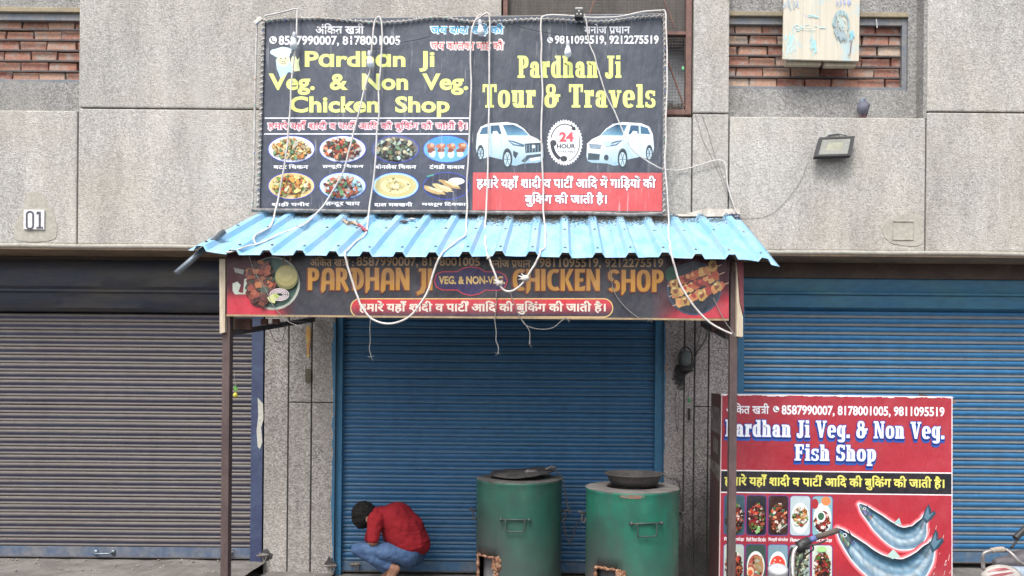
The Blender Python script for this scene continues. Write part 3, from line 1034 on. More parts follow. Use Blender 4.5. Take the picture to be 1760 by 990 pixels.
q = P(396, 948, YS); latch(q.x, q.z, YS - 0.015, bl)
q = P(455, 950, YS); latch(-2.715, q.z, YS - 0.08, shl)
q = P(614, 968, YS); latch(q.x, q.z, YS - 0.015, bm_)
q = P(568, 968, YS); latch(-2.08, q.z, YS - 0.085, shm)
# hoods above the side shutters
def hood(parent, x0, x1, prof, mat):
    g = G()
    m = len(prof)
    n = 40
    vs = []
    for i in range(n + 1):
        x = x0 + (x1 - x0) * i / n
        for j, (y, z) in enumerate(prof):
            w = 0.004 * noise.noise(Vector((x * 2.1, j, 0)))
            vs.append((x, y + w, z + w * 0.5))
    fs = [(i * m + j, (i + 1) * m + j, (i + 1) * m + j + 1, i * m + j + 1) for i in range(n) for j in range(m - 1)]
    g.add(vs, fs)
    return part('hood', g, mat, parent, 35)
hood(shl, -7.1, -2.76, [(0.50, 2.43), (0.40, 2.44), (0.37, 2.47), (0.355, 2.55), (0.345, 2.60), (0.325, 2.615), (0.325, 2.635), (0.30, 2.66), (0.285, 2.78), (0.31, 2.87), (0.34, 2.93)], m_hood_left)
hood(shr, 1.62, 7.6, [(0.50, 2.505), (0.41, 2.515), (0.385, 2.535), (0.375, 2.60), (0.372, 2.645), (0.35, 2.652), (0.348, 2.672), (0.365, 2.68), (0.35, 2.74), (0.36, 2.815), (0.40, 2.83)], m_hood_right)
hood(shm, -2.1, 0.98, [(0.50, 2.55), (0.41, 2.56), (0.385, 2.60), (0.375, 2.75), (0.39, 2.93)], m_hood_right)
# white peeled patch on the left guide rail and blue overpaint on the pillar edge
pp = [(443, 684), (452, 694), (453, 720), (449, 735), (451, 760), (447, 772), (443, 768), (441, 740), (444, 715)]
g = G().prism([(P(x, y, 0.385).x, P(x, y, 0.385).z) for x, y in pp], 0.3835, 0.3905)
part('peeled_paint', g, flat('primer_white', (0.55, 0.54, 0.48), 0.8), shl)
g = G()
random.seed(12)
def ragged(g, x_in, x_out, z0, z1, y, seed):
    pts = []
    n = 46
    for i in range(n + 1):
        z = z0 + (z1 - z0) * i / n
        w = 0.5 + 0.7 * noise.noise(Vector((seed, z * 2.2, 0))) + 0.4 * noise.noise(Vector((seed, z * 11, 3)))
        pts.append((x_in + (x_out - x_in) * max(0.02, w), z))
    vs = []
    for x, z in pts:
        vs += [(x_in, y, z), (x, y, z)]
    g.add(vs, [(2 * i, 2 * i + 1, 2 * i + 3, 2 * i + 2) for i in range(n)])
ragged(g, -2.07, -2.115, 0.05, 2.35, 0.3492, 4)
part('paint_overspill', g, m_rail_mid, shm)
g = G()
ragged(g, 0.975, 1.0, 0.9, 2.35, 0.3492, 9)
part('paint_overspill', g, m_rail_mid, shm)

# ------------------------------------------------------------------ tin awning on two posts
XA0, XA1, YB, YF, ZBK, ZFR = -2.66, 1.575, -0.015, -1.215, 3.262, 2.692
aw = thing('tin_awning', 'sky blue corrugated tin awning over the middle shop front', 'awning', (-0.5, -0.6, 2.6))
def tin_z(x, y):
    t = (y - YB) / (YF - YB)
    ph = ((x + 1.149) / 0.238 + 0.5) % 1.0 - 0.5
    d = abs(ph * 0.238)
    rib = 0.036 * min(1, max(0, (0.046 - d) / 0.022))
    z = ZBK + (ZFR - ZBK) * t + rib
    z += 0.010 * noise.noise(Vector((x * 1.7, y * 1.3, 0))) + 0.004 * noise.noise(Vector((x * 9, y * 2, 4)))
    if x > 1.25:
        z -= (x - 1.25) ** 1.5 * 0.30 * t
    if x < -2.35:
        z += (-2.35 - x) * 0.10 * t
    return z
sheets = [(-2.66, -1.60), (-1.61, -0.60), (-0.61, 0.42), (0.41, 1.575)]
for si, (a, b) in enumerate(sheets):
    xs = set()
    k0 = math.floor((a + 1.149) / 0.238) - 1
    for k in range(k0, k0 + 8):
        c = -1.149 + 0.238 * k
        for dx in (-0.046, -0.024, 0, 0.024, 0.046, 0.08, 0.119, 0.158):
            if a <= c + dx <= b:
                xs.add(round(c + dx, 4))
    xs |= {a, b}
    xs = sorted(xs)
    ny = 22
    vs = []
    for j in range(ny + 1):
        for x in xs:
            y = YB + (YF - YB) * j / ny
            if j == ny:
                y += 0.012 * noise.noise(Vector((x * 6, 1, 2)))
            vs.append((x, y, tin_z(x, y) + si * 0.0012))
    n = len(xs)
    fs = [(j * n + i, (j + 1) * n + i, (j + 1) * n + i + 1, j * n + i + 1) for j in range(ny) for i in range(n - 1)]
    o = part('roof_sheet', G().add(vs, fs), m_tin, aw, 30)
    sm = o.modifiers.new('thickness', 'SOLIDIFY')
    sm.thickness = 0.0015
    sm.offset = -1
g = G()
for k in range(-6, 12):
    c_ = -1.149 + 0.238 * k
    if XA0 < c_ < XA1:
        for y_ in (-0.07, -0.58, -1.10):
            q_ = Vector((c_ + random.uniform(-.004, .004), y_ + random.uniform(-.012, .012), 0))
            q_.z = tin_z(q_.x, q_.y) + 0.003
            g.blob(q_, (0.013, 0.013, 0.004), 4)
            g.blob(q_ + Vector((0, 0, 0.004)), (0.006, 0.006, 0.006), 4)
part('roofing_screw', g, worn('rusty_screw', (0.16, 0.08, 0.05), (0.3, 0.3, 0.3), 60, 0.7), aw, kind='stuff')
YP = -1.03
for x, zt in ((-2.452, 2.70), (1.288, 2.68)):
    part('post', G().box(x - 0.028, x + 0.028, YP - 0.03, YP + 0.03, 0, zt - 0.05), m_post, aw, False, 0.004)
g = G()
g.bar((-2.42, -1.015, 2.70), (1.26, -1.015, 2.70), 0.035)
g.bar((-2.6, -0.55, 2.93), (1.50, -0.55, 2.93), 0.035)
g.bar((-2.452, -1.04, 2.685), (-2.452, -0.02, 3.18), 0.035)
g.bar((1.288, -1.04, 2.685), (1.288, -0.02, 3.18), 0.035)
part('roof_frame', g, m_rustframe, aw)
a, b = P(405, 571, -0.95), P(538, 549, 0.30)
part('bracket', G().bar(a, b, 0.045, 0.04), m_bar, aw)
a, b = P(1252, 577, -0.95), P(1208, 556, 0.30)
part('bracket', G().bar(a, b, 0.045, 0.05), m_bar, aw)
g = G(); a, b = P(303, 470, -1.26), P(385, 398, -0.95)
g.tube([a, b], 0.021, 12)
part('end_pipe', g, m_steelpipe, aw, True)
# planks that close the ends of the shop sign
def plank(pts, y, th, mat, label):
    g = G().prism([(P(x, yy, y).x, P(x, yy, y).z) for x, yy in pts], y, y + th)
    return single('end_board', g, mat, label, 'wooden board', smooth=False)
plank([(377, 445), (387, 445), (386.5, 571), (377.5, 573)], -1.09, 0.16, m_wood, 'pale wooden board standing at the left end of the dark shop sign')
plank([(1266, 449), (1271, 520), (1277, 545), (1277, 579), (1266, 578)], -1.10, 0.13, m_wood, 'pale splintered wooden board at the right end of the dark shop sign')
g = G().prism([(P(x, yy, -1.08).x, P(x, yy, -1.08).z) for x, yy in [(1266.5, 448), (1278, 448), (1278, 540), (1272, 521)]], -1.08, -0.97)
single('red_end_flap', g, flat('red_flap', (0.22, 0.05, 0.06), 0.6), 'narrow dark red printed flap folded round the right end of the shop sign', 'banner flap')
# worn wooden bits in the gap between sign and brackets
g = G()
for (x0, x1, y0, y1) in ((402, 430, 548, 566), (448, 458, 548, 558), (468, 478, 548, 556)):
    a, b = P(x0, y0, -0.9), P(x1, y1, -0.9)
    g.box(a.x, b.x, -0.9, -0.86, b.z, a.z)
part('packing_board', g, worn('old_ply', (0.24, 0.13, 0.10), (0.14, 0.09, 0.08), 9, 0.85), aw)
g = G()
a, b = P(1223, 549, -0.6), P(1252, 571, -0.6)
g.box(a.x, b.x + 0.02, -0.6, -0.55, b.z, a.z + 0.03)
part('packing_board', g, worn('old_ply_dark', (0.12, 0.06, 0.055), (0.08, 0.05, 0.05), 9, 0.85), aw)

# leaf litter and dust collected where the awning meets the wall
g = G()
random.seed(5)
def leaf(g, p, s, up=0.3):
    a = random.uniform(0, 6.28)
    d = Vector((math.cos(a), math.sin(a), random.uniform(-up, up))) * s
    w = Vector((-math.sin(a), math.cos(a), random.uniform(-up, up))) * s * 0.35
    p = Vector(p)
    g.add([p - d, p + w + Vector((0, 0, s * .2)), p + d, p - w], [(0, 1, 2, 3)])
for k in range(16000):
    x = random.uniform(-2.4, 1.45)
    dens = 0.35 + 0.65 * (x > -0.7) * (x < 0.95)
    if random.random() > dens:
        continue
    y = YB - abs(random.gauss(0, 0.06 + 0.05 * dens)) - 0.002 - 0.04 * (x > -0.7)
    leaf(g, (x, y, tin_z(x, y) + 0.004 + random.uniform(0, 0.055) * dens * max(0, 1 - (YB - y) / 0.16)), random.uniform(0.004, 0.013))
for k in range(420):
    x, y = random.uniform(-2.5, 1.45), random.uniform(-1.05, -0.1)
    ph = abs((((x + 1.149) / 0.238 + 0.5) % 1.0 - 0.5) * 0.238)
    if ph > 0.05 or random.random() < 0.25:
        if noise.noise(Vector((x * 2, y * 3, 8))) > -0.1:
            leaf(g, (x, y, tin_z(x, y) + 0.003), random.uniform(0.002, 0.008), 0.1)
def litter_mat():
    t = NT('leaf_litter')
    v = t.coord('World')
    return t.out(t.ramp(t.noise(v, 60, 2), [(0.30, (0.12, 0.085, 0.06)), (0.45, (0.34, 0.24, 0.16)), (0.65, (0.56, 0.46, 0.34))]), 0.95)
lit = single('leaf_litter', g, litter_mat(), 'brown dry leaves and grit heaped along the wall on the blue awning', 'dry leaves', loc=(0, -0.05, 3.26))
lit['kind'] = 'stuff'
# white cement flashing bead behind the sheet
g = G()
n = 120
vs = []
for i in range(n + 1):
    x = -2.62 + 4.2 * i / n
    w = 0.012 * noise.noise(Vector((x * 6, 5, 0)))
    vs += [(x, -0.004, 3.30 + w + (0.05 if x > 1.1 else 0) * min(1, (x - 1.1) * 6 if x > 1.1 else 0)), (x, -0.03, 3.275 + w * 0.5)]
g.add(vs, [(2 * i, 2 * i + 1, 2 * i + 3, 2 * i + 2) for i in range(n)])
part('cement_flashing', g, worn('white_cement', (0.52, 0.49, 0.45), (0.36, 0.33, 0.29), 9, 0.95), aw)
# odd things lying on the awning
def on_awning(px, py, lift=0.012):
    y = -0.6
    for _ in range(12):
        p = P(px, py, y)
        z = tin_z(p.x, y)
        y -= (p.z - z - lift) / ((ZBK - ZFR) / 1.2 + 0.2) * -1 * -1 if False else 0
        e = p.z - (z + lift)
        y += -e * 1.35 if True else 0
        y = min(max(y, YF + 0.01), YB - 0.01)
    p = P(px, py, y)
    return Vector((p.x, y, tin_z(p.x, y) + lift))
def awn(px, py, lift=0.012):
    lo, hi = YF + 0.005, YB - 0.005
    for _ in range(30):
        m = (lo + hi) / 2
        p = P(px, py, m)
        if p.z > tin_z(p.x, m) + lift:
            lo = m     # ray above the sheet: hit lies farther
        else:
            hi = m
    p = P(px, py, (lo + hi) / 2)
    return Vector((p.x, p.y, tin_z(p.x, p.y) + lift))
g = G()
g.tube([awn(x, y) for x, y in ((590, 378), (598, 385), (607, 382), (616, 387))], [0.008, 0.014, 0.013, 0.006], 7)
for k in range(26):
    leaf(g, awn(random.uniform(588, 618), random.uniform(378, 389), 0.015), random.uniform(0.012, 0.022), 0.6)
gar = single('faded_garland', g, flat('faded_orange', (0.56, 0.38, 0.25), 0.9), 'crumpled faded orange garland scrap lying on the blue awning', 'garland')
g = G().tube([awn(x, y, 0.02) for x, y in ((616, 386), (624, 393), (631, 397))], [0.014, 0.016, 0.009], 6)
single('red_wrapper', g, flat('red_wrapper', (0.45, 0.10, 0.12), 0.5), 'small crushed red wrapper beside the garland scrap on the awning', 'wrapper')
g = G().blob(awn(695, 381, 0.02), (0.035, 0.02, 0.012), 6, 3, 0.5)
single('brown_shard', g, flat('brown_shard', (0.16, 0.12, 0.11), 0.8), 'dark brown pottery shard near the top of the awning, left of the white scrap', 'shard')
g = G().blob(awn(707, 377, 0.02), (0.035, 0.02, 0.010), 6, 9, 0.6)
single('paper_scrap', g, flat('paper_scrap', (0.66, 0.64, 0.62), 0.9), 'white crumpled paper scrap near the top edge of the awning', 'paper scrap')

# ------------------------------------------------------------------ signs
FOOD = {
 'sign': ['7a3a2c', '9a5038', '5a2a24', 'b07048', '3a4a3c', '4a2420', '8a4838'],
 'butter': ['e6cf9a', 'd9b36a', 'c8843c', 'efe6cc', '6f9a6a', 'b5622f', 'f2d98c'],
 'tandoori': ['a8452c', 'c9603a', '7a2a22', 'e09a70', '3f6a4a', '512620', 'd8cfc2'],
 'boneless': ['9fb09a', '6f8a6a', '4a5a4c', 'c8c0a0', '8a6a4a', 'b8d0c8', '3a3436'],
 'tangdi': ['b06a48', '8a4a34', 'd09a70', 'cfe0ea', '9ac0d8', '5a2e28', 'e8f0f4'],
 'paneer': ['e8b85c', 'f0cf80', 'd98a3a', 'c9583a', 'f4e4b0', '7a9a4a', 'e0a04a'],
 'chaap': ['8a3a2a', 'b85a3e', '5a2a26', 'cfa088', '6a9a6a', '9ac8d8', 'e0b8a0'],
 'dal': ['c9b878', 'd8cc98', 'b8a460', 'e4dcb4', 'a89a5c'],
 'kebab': ['d8c08a', 'b8945c', '8a6a40', 'ecdcb0', 'c0a068'],
 'chilli': ['8a2026', 'b03a30', '5a1a1e', 'd06a4a', '2a1a1c', 'e8c8c0', '5a7a3a'],
 'salad': ['e8e4d8', 'd87a3a', '7a9a4a', 'b83a34', 'f0ece0', '5a7a4a', 'e8b078'],
}
def food(s, cx, cy, rx, ry, pal, n=90, shape='e', size=0.16, dark=None):
    """flat printed picture: a plate and its heap of irregular pieces"""
    pal = FOOD[pal]
    for k in range(n):
        a, r = random.uniform(0, 6.283), math.sqrt(random.random()) * 0.86
        if shape == 'e':
            x, y = cx + rx * r * math.cos(a), cy + ry * r * math.sin(a)
        else:
            x, y = cx + rx * random.uniform(-0.85, 0.85), cy + ry * random.uniform(-0.88, 0.88)
        q = min(rx, ry) * random.uniform(size * 0.5, size * 1.3)
        c = random.choice(pal)
        rgb = [int(c[i:i + 2], 16) for i in (0, 2, 4)]
        if random.random() < 0.55:
            dk = ''.join('%02x' % int(v * 0.35) for v in rgb)
            s.ell(x + q * .2, y + q * .5, q * 1.3, q, dk, 6, 0.3)
        f = random.uniform(0.72, 1.12)
        col = ''.join('%02x' % max(0, min(255, int(v * f))) for v in rgb)
        s.ell(x, y, q * random.uniform(0.9, 1.7), q, col, 7, 0.3, random.uniform(0, 3.1))
    return s

# --- the tall flex banner on the wall above the awning
YN = -0.13
m_flex = ink_mat('flex_banner_ink', 0.38, 0.10, streak=True, dcol=(0.45, 0.46, 0.48))
m_back = flat('banner_back', (0.42, 0.42, 0.42), 0.8)
bn = thing('flex_banner', 'large black banner above the awning with yellow shop titles, food ovals and two white cars', 'banner', P(800, 362, YN))
c4 = [P(455, 33, YN), P(1141, 23, YN), P(1139, 365, YN), (P(445, 360, YN))]
g = G().add([(p.x, YN + q, p.z) for q in (0.0003, 0.012) for p in c4], [(0, 1, 2, 3), (7, 6, 5, 4), (0, 4, 5, 1), (1, 5, 6, 2), (2, 6, 7, 3), (3, 7, 4, 0)])
part('backing_board', g, m_back, bn)
S = Sign(YN, bn, m_flex)
K = '434957'  # banner black lifted to blue-grey: pale lens veil put into the ink colour
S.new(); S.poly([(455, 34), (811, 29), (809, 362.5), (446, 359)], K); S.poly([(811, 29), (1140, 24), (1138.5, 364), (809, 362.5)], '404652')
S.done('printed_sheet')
S.new(); S.z = 0.0012
S.poly([(813, 296.5), (1138, 297), (1138, 363), (812, 361)], None, None, ['d65c5c', 'd05a5a', 'cc4e52', 'd05658'])
S.rect(455, 202, 806, 204.2, 'e8e8ee'); S.rect(454, 229.2, 806, 231.4, 'e8e8ee')
S.done('printed_bands')
Y1, W1 = 'eaf08c', 'f2f2f6'
def lettering(S, z, items):
    last = None
    for it in items:
        if last is not None and (abs(it[1][0] - last[0]) > 5 or abs(it[1][1] - last[1]) > 5):
            S.done('lettering')
            last = None
        if last is None:
            S.new(); S.z = z
        last = it[1]
        S.fit(*it[:3], *(it[3:]))
    S.done('lettering')
TOPZ = 0.0022
PHONE = '\u2706'
def phone_icon(S, cx, cy, r, col, bgc):
    S.ell(cx, cy, r, r, col)
    S.line([(cx - r * .45, cy - r * .45), (cx - r * .35, cy + r * .1), (cx + r * .05, cy + r * .45), (cx + r * .5, cy + r * .5)], r * 0.34, bgc)
    S.ell(cx - r * .38, cy - r * .42, r * .26, r * .2, bgc); S.ell(cx + r * .45, cy + r * .45, r * .2, r * .26, bgc)
S.new(); S.z = TOPZ
S.fit(hindi('अंिकत ख{tra}ी', 0.022), (542.5, 40, 626, 59), W1)
S.done('lettering'); S.new(); S.z = TOPZ
S.fit(font_mesh('8587990007, 8178001005', 0.028), (479, 61.5, 688, 80), W1)
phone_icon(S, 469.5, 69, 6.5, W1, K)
S.done('lettering')
lettering(S, TOPZ, [(font_mesh('P\u0251rdh\u0251n  Ji', 0.032), (524, 88, 747, 123.5), Y1)])
lettering(S, TOPZ, [(font_mesh('Veg.  &  Non  Veg.', 0.032), (462, 126.5, 805, 163.5), Y1)])
lettering(S, TOPZ, [(font_mesh('Chicken  Shop', 0.032), (498, 165.5, 773, 202), Y1)])
HB = 'हमारे यहाँ शादी व पाटी{reph} आिद की बुिकंग की जाती है।'
lettering(S, TOPZ, [(hindi(HB, 0.07), (459, 206, 804, 228), 'f4ecf0'), (hindi(HB, 0.02), (461, 207.5, 802, 226.5), 'e07a86')])
L1, L2 = 'जय दादा खेड़े की', 'जय कालका माई की'
lettering(S, TOPZ, [(hindi(L1, 0.07), (739, 39.5, 867, 63), 'e8f6ff'), (hindi(L1, 0.02), (741, 41.5, 865, 61), '4aa8d8')])
lettering(S, TOPZ, [(hindi(L2, 0.07), (739, 66.5, 867, 89.5), 'fdf0f0'), (hindi(L2, 0.02), (741, 68.5, 865, 87.5), 'e0827e')])
S.new(); S.z = TOPZ
S.fit(hindi('मनोज {प/}धान', 0.02), (1004, 41, 1083, 58.5), W1)
S.done('lettering'); S.new(); S.z = TOPZ
S.fit(font_mesh('9811095519, 9212275519', 0.03), (953.5, 61, 1132, 78), W1)
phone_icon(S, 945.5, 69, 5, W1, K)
S.done('lettering')
lettering(S, TOPZ, [(glyph_text('Pardhan Ji', SL), (889.5, 95.5, 1068, 135.4), Y1)])
lettering(S, TOPZ, [(glyph_text('Tour & Travels', SL), (829.5, 144.5, 1126.5, 185.5), Y1)])
R1, R2 = 'हमारे यहाँ शादी व पाटी{reph} आिद में गािड़यों की', 'बुिकंग की जाती है।'
lettering(S, TOPZ, [(hindi(R1, 0.075), (818, 301, 1128, 328.5), '8a2a4a'), (hindi(R1, 0.03), (819, 302, 1127, 327.5), 'ffffff')])
lettering(S, TOPZ, [(hindi(R2, 0.075), (901, 329, 1044, 356.5), '8a2a4a'), (hindi(R2, 0.03), (902, 330, 1043, 355.5), 'ffffff')])
random.seed(21)
caps = ['बटर िचकन', 'त{h:न}दूरी िचकन', 'बोनलेस िचकन', 'टंगडी कबाब', 'शाही पनीर', 'त{h:न}दूर चाप', 'दाल म{h:क}खनी', 'मसरूम िट{h:क}का']
capx = [(470, 530), (554.5, 625), (644, 715.5), (738, 799), (467, 532), (559, 619), (643, 709), (725, 801)]
pal = ['butter', 'tandoori', 'boneless', 'tangdi', 'paneer', 'chaap', 'dal', 'kebab']
lettering(S, TOPZ, [(hindi(c, 0.03), (a, 282 + (65 if i > 3 else 0), b, 290.5 + (65 if i > 3 else 0)), W1) for i, (c, (a, b)) in enumerate(zip(caps, capx))])
for i in range(8):
    cx, cy = (501, 589, 680, 767.5)[i % 4], 256.5 + (63 if i > 3 else 0)
    S.new(); S.z = 0.0016
    S.ell(cx, cy, 41, 24, '3a4ea8'); S.ell(cx, cy, 39.2, 22.3, ['f0f0f4', 'e8e8f0', '6a6a78', '6ab0e0', 'e8c890', 'c8e0f0', 'a8d4f0', '2c3048'][i])
    if i == 3:
        S.ell(cx, cy - 12, 30, 9, '4a9ade'); 
    if i in (0, 1, 2, 4, 5):
        food(S, cx, cy + (0 if i != 5 else 2), 36, 20, pal[i], 240, 'e', 0.14)
    if i == 3:
        for q in range(4):
            S.ell(cx - 27 + q * 18, cy - 5, 8, 6, 'b87050', 9, 0.2); S.ell(cx - 25 + q * 18, cy - 7, 4, 3, 'e0b090', 7, 0.3)
            S.ell(cx - 24 + q * 16, cy + 9, 6, 7, 'dcecf4', 7, 0.3); S.ell(cx - 27 + q * 17, cy + 2, 7, 4, '8a4a3a', 8, 0.3)
    if i == 6:
        S.ell(cx, cy, 36, 19.5, 'cabd84'); S.ell(cx, cy, 26, 13, 'dad0a0'); S.ell(cx, cy, 17, 8, 'c6b87c'); S.ell(cx, cy, 9, 4, 'ded6ac')
        food(S, cx, cy, 30, 15, 'dal', 30, 'e', 0.08)
    if i == 7:
        S.ell(cx + 17, cy - 8, 14, 6, 'f4f4f8')
        for q in range(3):
            S.ell(cx - 22 + q * 14, cy + 8 - q * 5, 19, 4.6, ['c8a872', 'd8bc88', 'b8965e'][q], 12, 0.2, 0.35)
            S.ell(cx - 18 + q * 14, cy + 7 - q * 5, 12, 2.4, 'ecd8ac', 9, 0.3, 0.35)
        S.line([(cx - 34, cy - 16), (cx - 22, cy - 19)], 2.5, '4aa090')
    S.done('food_picture')
# the two white cars
def car_print(S, fx, flip, boxy):
    """outline in a 115 x 83 frame, mirrored for the right hand car"""
    X = (lambda x: fx + x) if not flip else (lambda x: fx + 117 - x)
    Pn = lambda pts, col, **k: S.poly([(X(x), 209 + y) for x, y in pts], col, **k)
    S.new(); S.z = 0.0016
    body = [(2, 45), (4, 22), (10, 9), (24, 3), (55, 1), (72, 4), (84, 12), (95, 24), (108, 30), (117, 38), (118, 60), (116, 68), (108, 71), (84, 72), (70, 76), (58, 74), (50, 66), (24, 60), (14, 64), (4, 55)]
    S.poly([(X(x), 209 + y) for x, y in body], None, None, [('f2f6fa' if y < 40 else 'c8dfeb') if y < 66 else '9cbccd' for x, y in body])
    Pn([(8, 22), (13, 11), (26, 7), (25, 21)], '3c6a8a'); Pn([(28, 21), (28, 7), (42, 6), (46, 22)], '2c5878')
    S.poly([(X(x), 209 + y) for x, y in [(48, 6), (66, 5), (82, 13), (94, 24), (56, 24)]], None, None, ['38688a', '284a68', '34688c', '86b4cc', '6698b4'])
    Pn([(30, 25), (31, 17), (38, 16), (42, 22), (40, 25)], 'f2fafe')
    Pn([(58, 25), (92, 25), (106, 31), (90, 31), (70, 30)], 'd2ebf7')
    Pn([(25, 8), (28, 8), (27, 58), (24, 58)], 'c4e2f0'); Pn([(45, 24), (46.5, 24), (48, 62), (46, 62)], 'b8dcee')
    Pn([(56, 32), (66, 33), (86, 40), (84, 44), (66, 41)], '486a84'); Pn([(60, 34), (78, 40), (68, 39)], 'cfe6f4')
    if boxy:
        Pn([(86, 38), (114, 36), (116, 40), (113, 52), (87, 54)], '2c3c4a')
        for q in range(5):
            Pn([(88 + q * 5, 40), (90 + q * 5, 40), (90 + q * 5, 52), (88 + q * 5, 52)], '6f8798')
        S.ell(X(101), 209 + 43, 3, 3, 'dfe9f0')
        Pn([(66, 50), (75, 54), (70, 64), (66, 58)], '34444f'); Pn([(80, 68), (90, 58), (116, 55), (117, 59), (94, 63), (86, 71)], '44545f')
        Pn([(95, 63), (112, 61), (112, 66), (95, 68)], 'e6eef4')
    else:
        Pn([(92, 40), (114, 38), (112, 46), (94, 47)], '53697a')
        for q in range(3):
            Pn([(93, 41 + q * 2), (113, 39.6 + q * 2), (113, 40.3 + q * 2), (93, 41.7 + q * 2)], 'c8dae6')
        Pn([(95, 56), (115, 54), (116, 66), (96, 66)], '3b4a56'); Pn([(98, 48), (112, 48), (112, 53), (98, 53)], 'eef4f8')
        S.ell(X(84), 209 + 62, 4, 5, '34444f'); S.ell(X(82), 209 + 38, 7, 5, 'bcd8e8')
    for cx, cy, rx, ry in ((10, 54, 6, 14), (56, 64, 8.5, 18)):
        S.ell(X(cx), 209 + cy, rx, ry, '33424e'); S.ell(X(cx) , 209 + cy + 1, rx * .78, ry * .8, '20282f'); S.ell(X(cx), 209 + cy + 1, rx * .66, ry * .68, 'b8cfdc')
        for q in range(6):
            a = q * 1.047
            S.line([(X(cx), 209 + cy + 1), (X(cx) + rx * .6 * math.cos(a), 209 + cy + 1 + ry * .62 * math.sin(a))], 1.3, '5b6e7a')
    S.done('printed_car')
car_print(S, 816, False, True)
car_print(S, 1009, True, False)
# round the clock badge
S.new(); S.z = 0.0016
pts = [(970.8 + (31 if k % 2 else 28.6) * math.cos(2 * math.pi * k / 80), 245 + (40 if k % 2 else 37) * math.sin(2 * math.pi * k / 80)) for k in range(80)]
S.poly(pts, 'eef0f4')
arc = lambda a0, a1, rx, ry, n=14: [(970.8 + rx * math.cos(R(a0 + (a1 - a0) * k / n)), 245 + ry * math.sin(R(a0 + (a1 - a0) * k / n))) for k in range(n + 1)]
S.line(arc(195, 300, 24.5, 31.5), 1.8, '2b2d36'); S.line(arc(-20, 75, 25.5, 33), 1.4, '2b2d36')
S.poly([(981, 212), (990, 224), (984, 224.5)], '2b2d36'); S.poly([(988, 217), (990, 224), (981, 221)], '2b2d36')
S.line(arc(112, 178, 22, 30), 6, '2b2d36'); S.ell(951, 246, 5.5, 5.5, '2b2d36'); S.ell(969, 273, 6, 5, '2b2d36')
S.fit(font_mesh('24', 0.05), (961, 227, 986, 244), 'e0525e')
S.fit(font_mesh('HOUR', 0.035), (957, 247.5, 989, 255.5), '2b2d36')
S.fit(font_mesh('AVAILABLE', 0.01), (958, 259, 989.5, 262.5), '2b2d36')
S.done('round_badge')
# small waving cook
S.new(); S.z = 0.0024
S.poly([(474, 103), (500, 106), (505, 126), (496, 124), (490, 130), (482, 134), (476, 118)], 'b8e0f0')
S.ell(487, 103, 11.5, 11, 'f0f0c4'); S.poly([(474, 98), (498, 97), (499, 89), (502, 85), (495, 82), (485, 81), (474, 84), (465, 88), (468, 94)], 'cfeaf6')
S.ell(471, 90, 6.5, 5, 'cfeaf6'); S.ell(486, 86, 9, 5, 'dff3fb'); S.ell(497, 89, 4, 4, 'cfeaf6')
S.poly([(500, 104), (503, 96), (506, 103), (508, 96), (511, 103), (515, 99), (514, 110), (516, 122), (506, 123), (501, 114)], 'e8f0bc')
S.ell(483, 101, 1.4, 1.2, '4a4a44'); S.ell(491, 101, 1.4, 1.2, '4a4a44'); S.line([(482, 108), (487, 110.5), (492, 108)], 1.2, '5a4a44'); S.line([(480, 104.5), (487, 106), (493, 104.5)], 1.1, '8a6a50')
S.done('printed_cook')

# rope lights wound round the banner frame
rope = thing('rope_light', 'pale rope light with coloured bulbs wound round the edges of the black banner', 'rope light', P(450, 200, YN))
def path_px(pts, Y, n=6):
    return smoothline([P(x, y, Y) for x, y in pts], n)
random.seed(31)
edges = {
 'top': [(452, 36), (500, 32), (560, 32), (620, 37), (660, 39), (700, 36), (750, 30), (800, 36), (830, 38), (870, 36), (930, 33), (990, 36), (1040, 37), (1090, 31), (1143, 27)],
 'left': [(453, 36), (451, 100), (448, 200), (445, 300), (443, 358)],
 'left_outer': [(443, 30), (441, 60), (438, 180), (436, 300), (433, 362)],
 'right': [(1141, 27), (1142.5, 120), (1142, 240), (1141, 366)],
}
def wound(pts, r, pitch, rr_, name, mat, parent):
    """a strip wound in a spiral round the path"""
    tot = [0]
    for a, b in zip(pts[:-1], pts[1:]):
        tot.append(tot[-1] + (b - a).length)
    out, L = [], tot[-1]
    n = int(L / pitch * 8)
    j = 0
    for k in range(n + 1):
        s = L * k / n
        while j < len(tot) - 2 and tot[j + 1] < s:
            j += 1
        f = (s - tot[j]) / max(tot[j + 1] - tot[j], 1e-6)
        c = pts[j].lerp(pts[j + 1], f)
        t = (pts[j + 1] - pts[j]).normalized()
        u = Vector((0, 1, 0))
        w = t.cross(u)
        a = 2 * math.pi * s / pitch
        out.append(c + (u * math.cos(a) + w * math.sin(a)) * r)
    g = G().tube(out, rr_, 5)
    return part(name, g, mat, parent, True)
m_rope = worn('rope_plastic', (0.62, 0.60, 0.56), (0.40, 0.37, 0.35), 14, 0.4)
m_tubef = worn('frame_tube', (0.30, 0.27, 0.25), (0.42, 0.40, 0.38), 10, 0.6)
for k, e in edges.items():
    pts = path_px(e, YN - 0.02)
    part('frame_tube', G().tube(pts, 0.007 if k != 'left_outer' else 0.009, 7), m_tubef if k != 'left_outer' else m_rope, rope, True)
    if k != 'left_outer':
        wound(pts, 0.010, 0.046, 0.0055, 'wound_strip', m_rope, rope)
bcols = [flat('bead_blue', (0.06, 0.20, 0.55), 0.3), flat('bead_green', (0.10, 0.42, 0.30), 0.3), flat('bead_white', (0.8, 0.8, 0.8), 0.3), flat('bead_amber', (0.5, 0.25, 0.12), 0.3)]
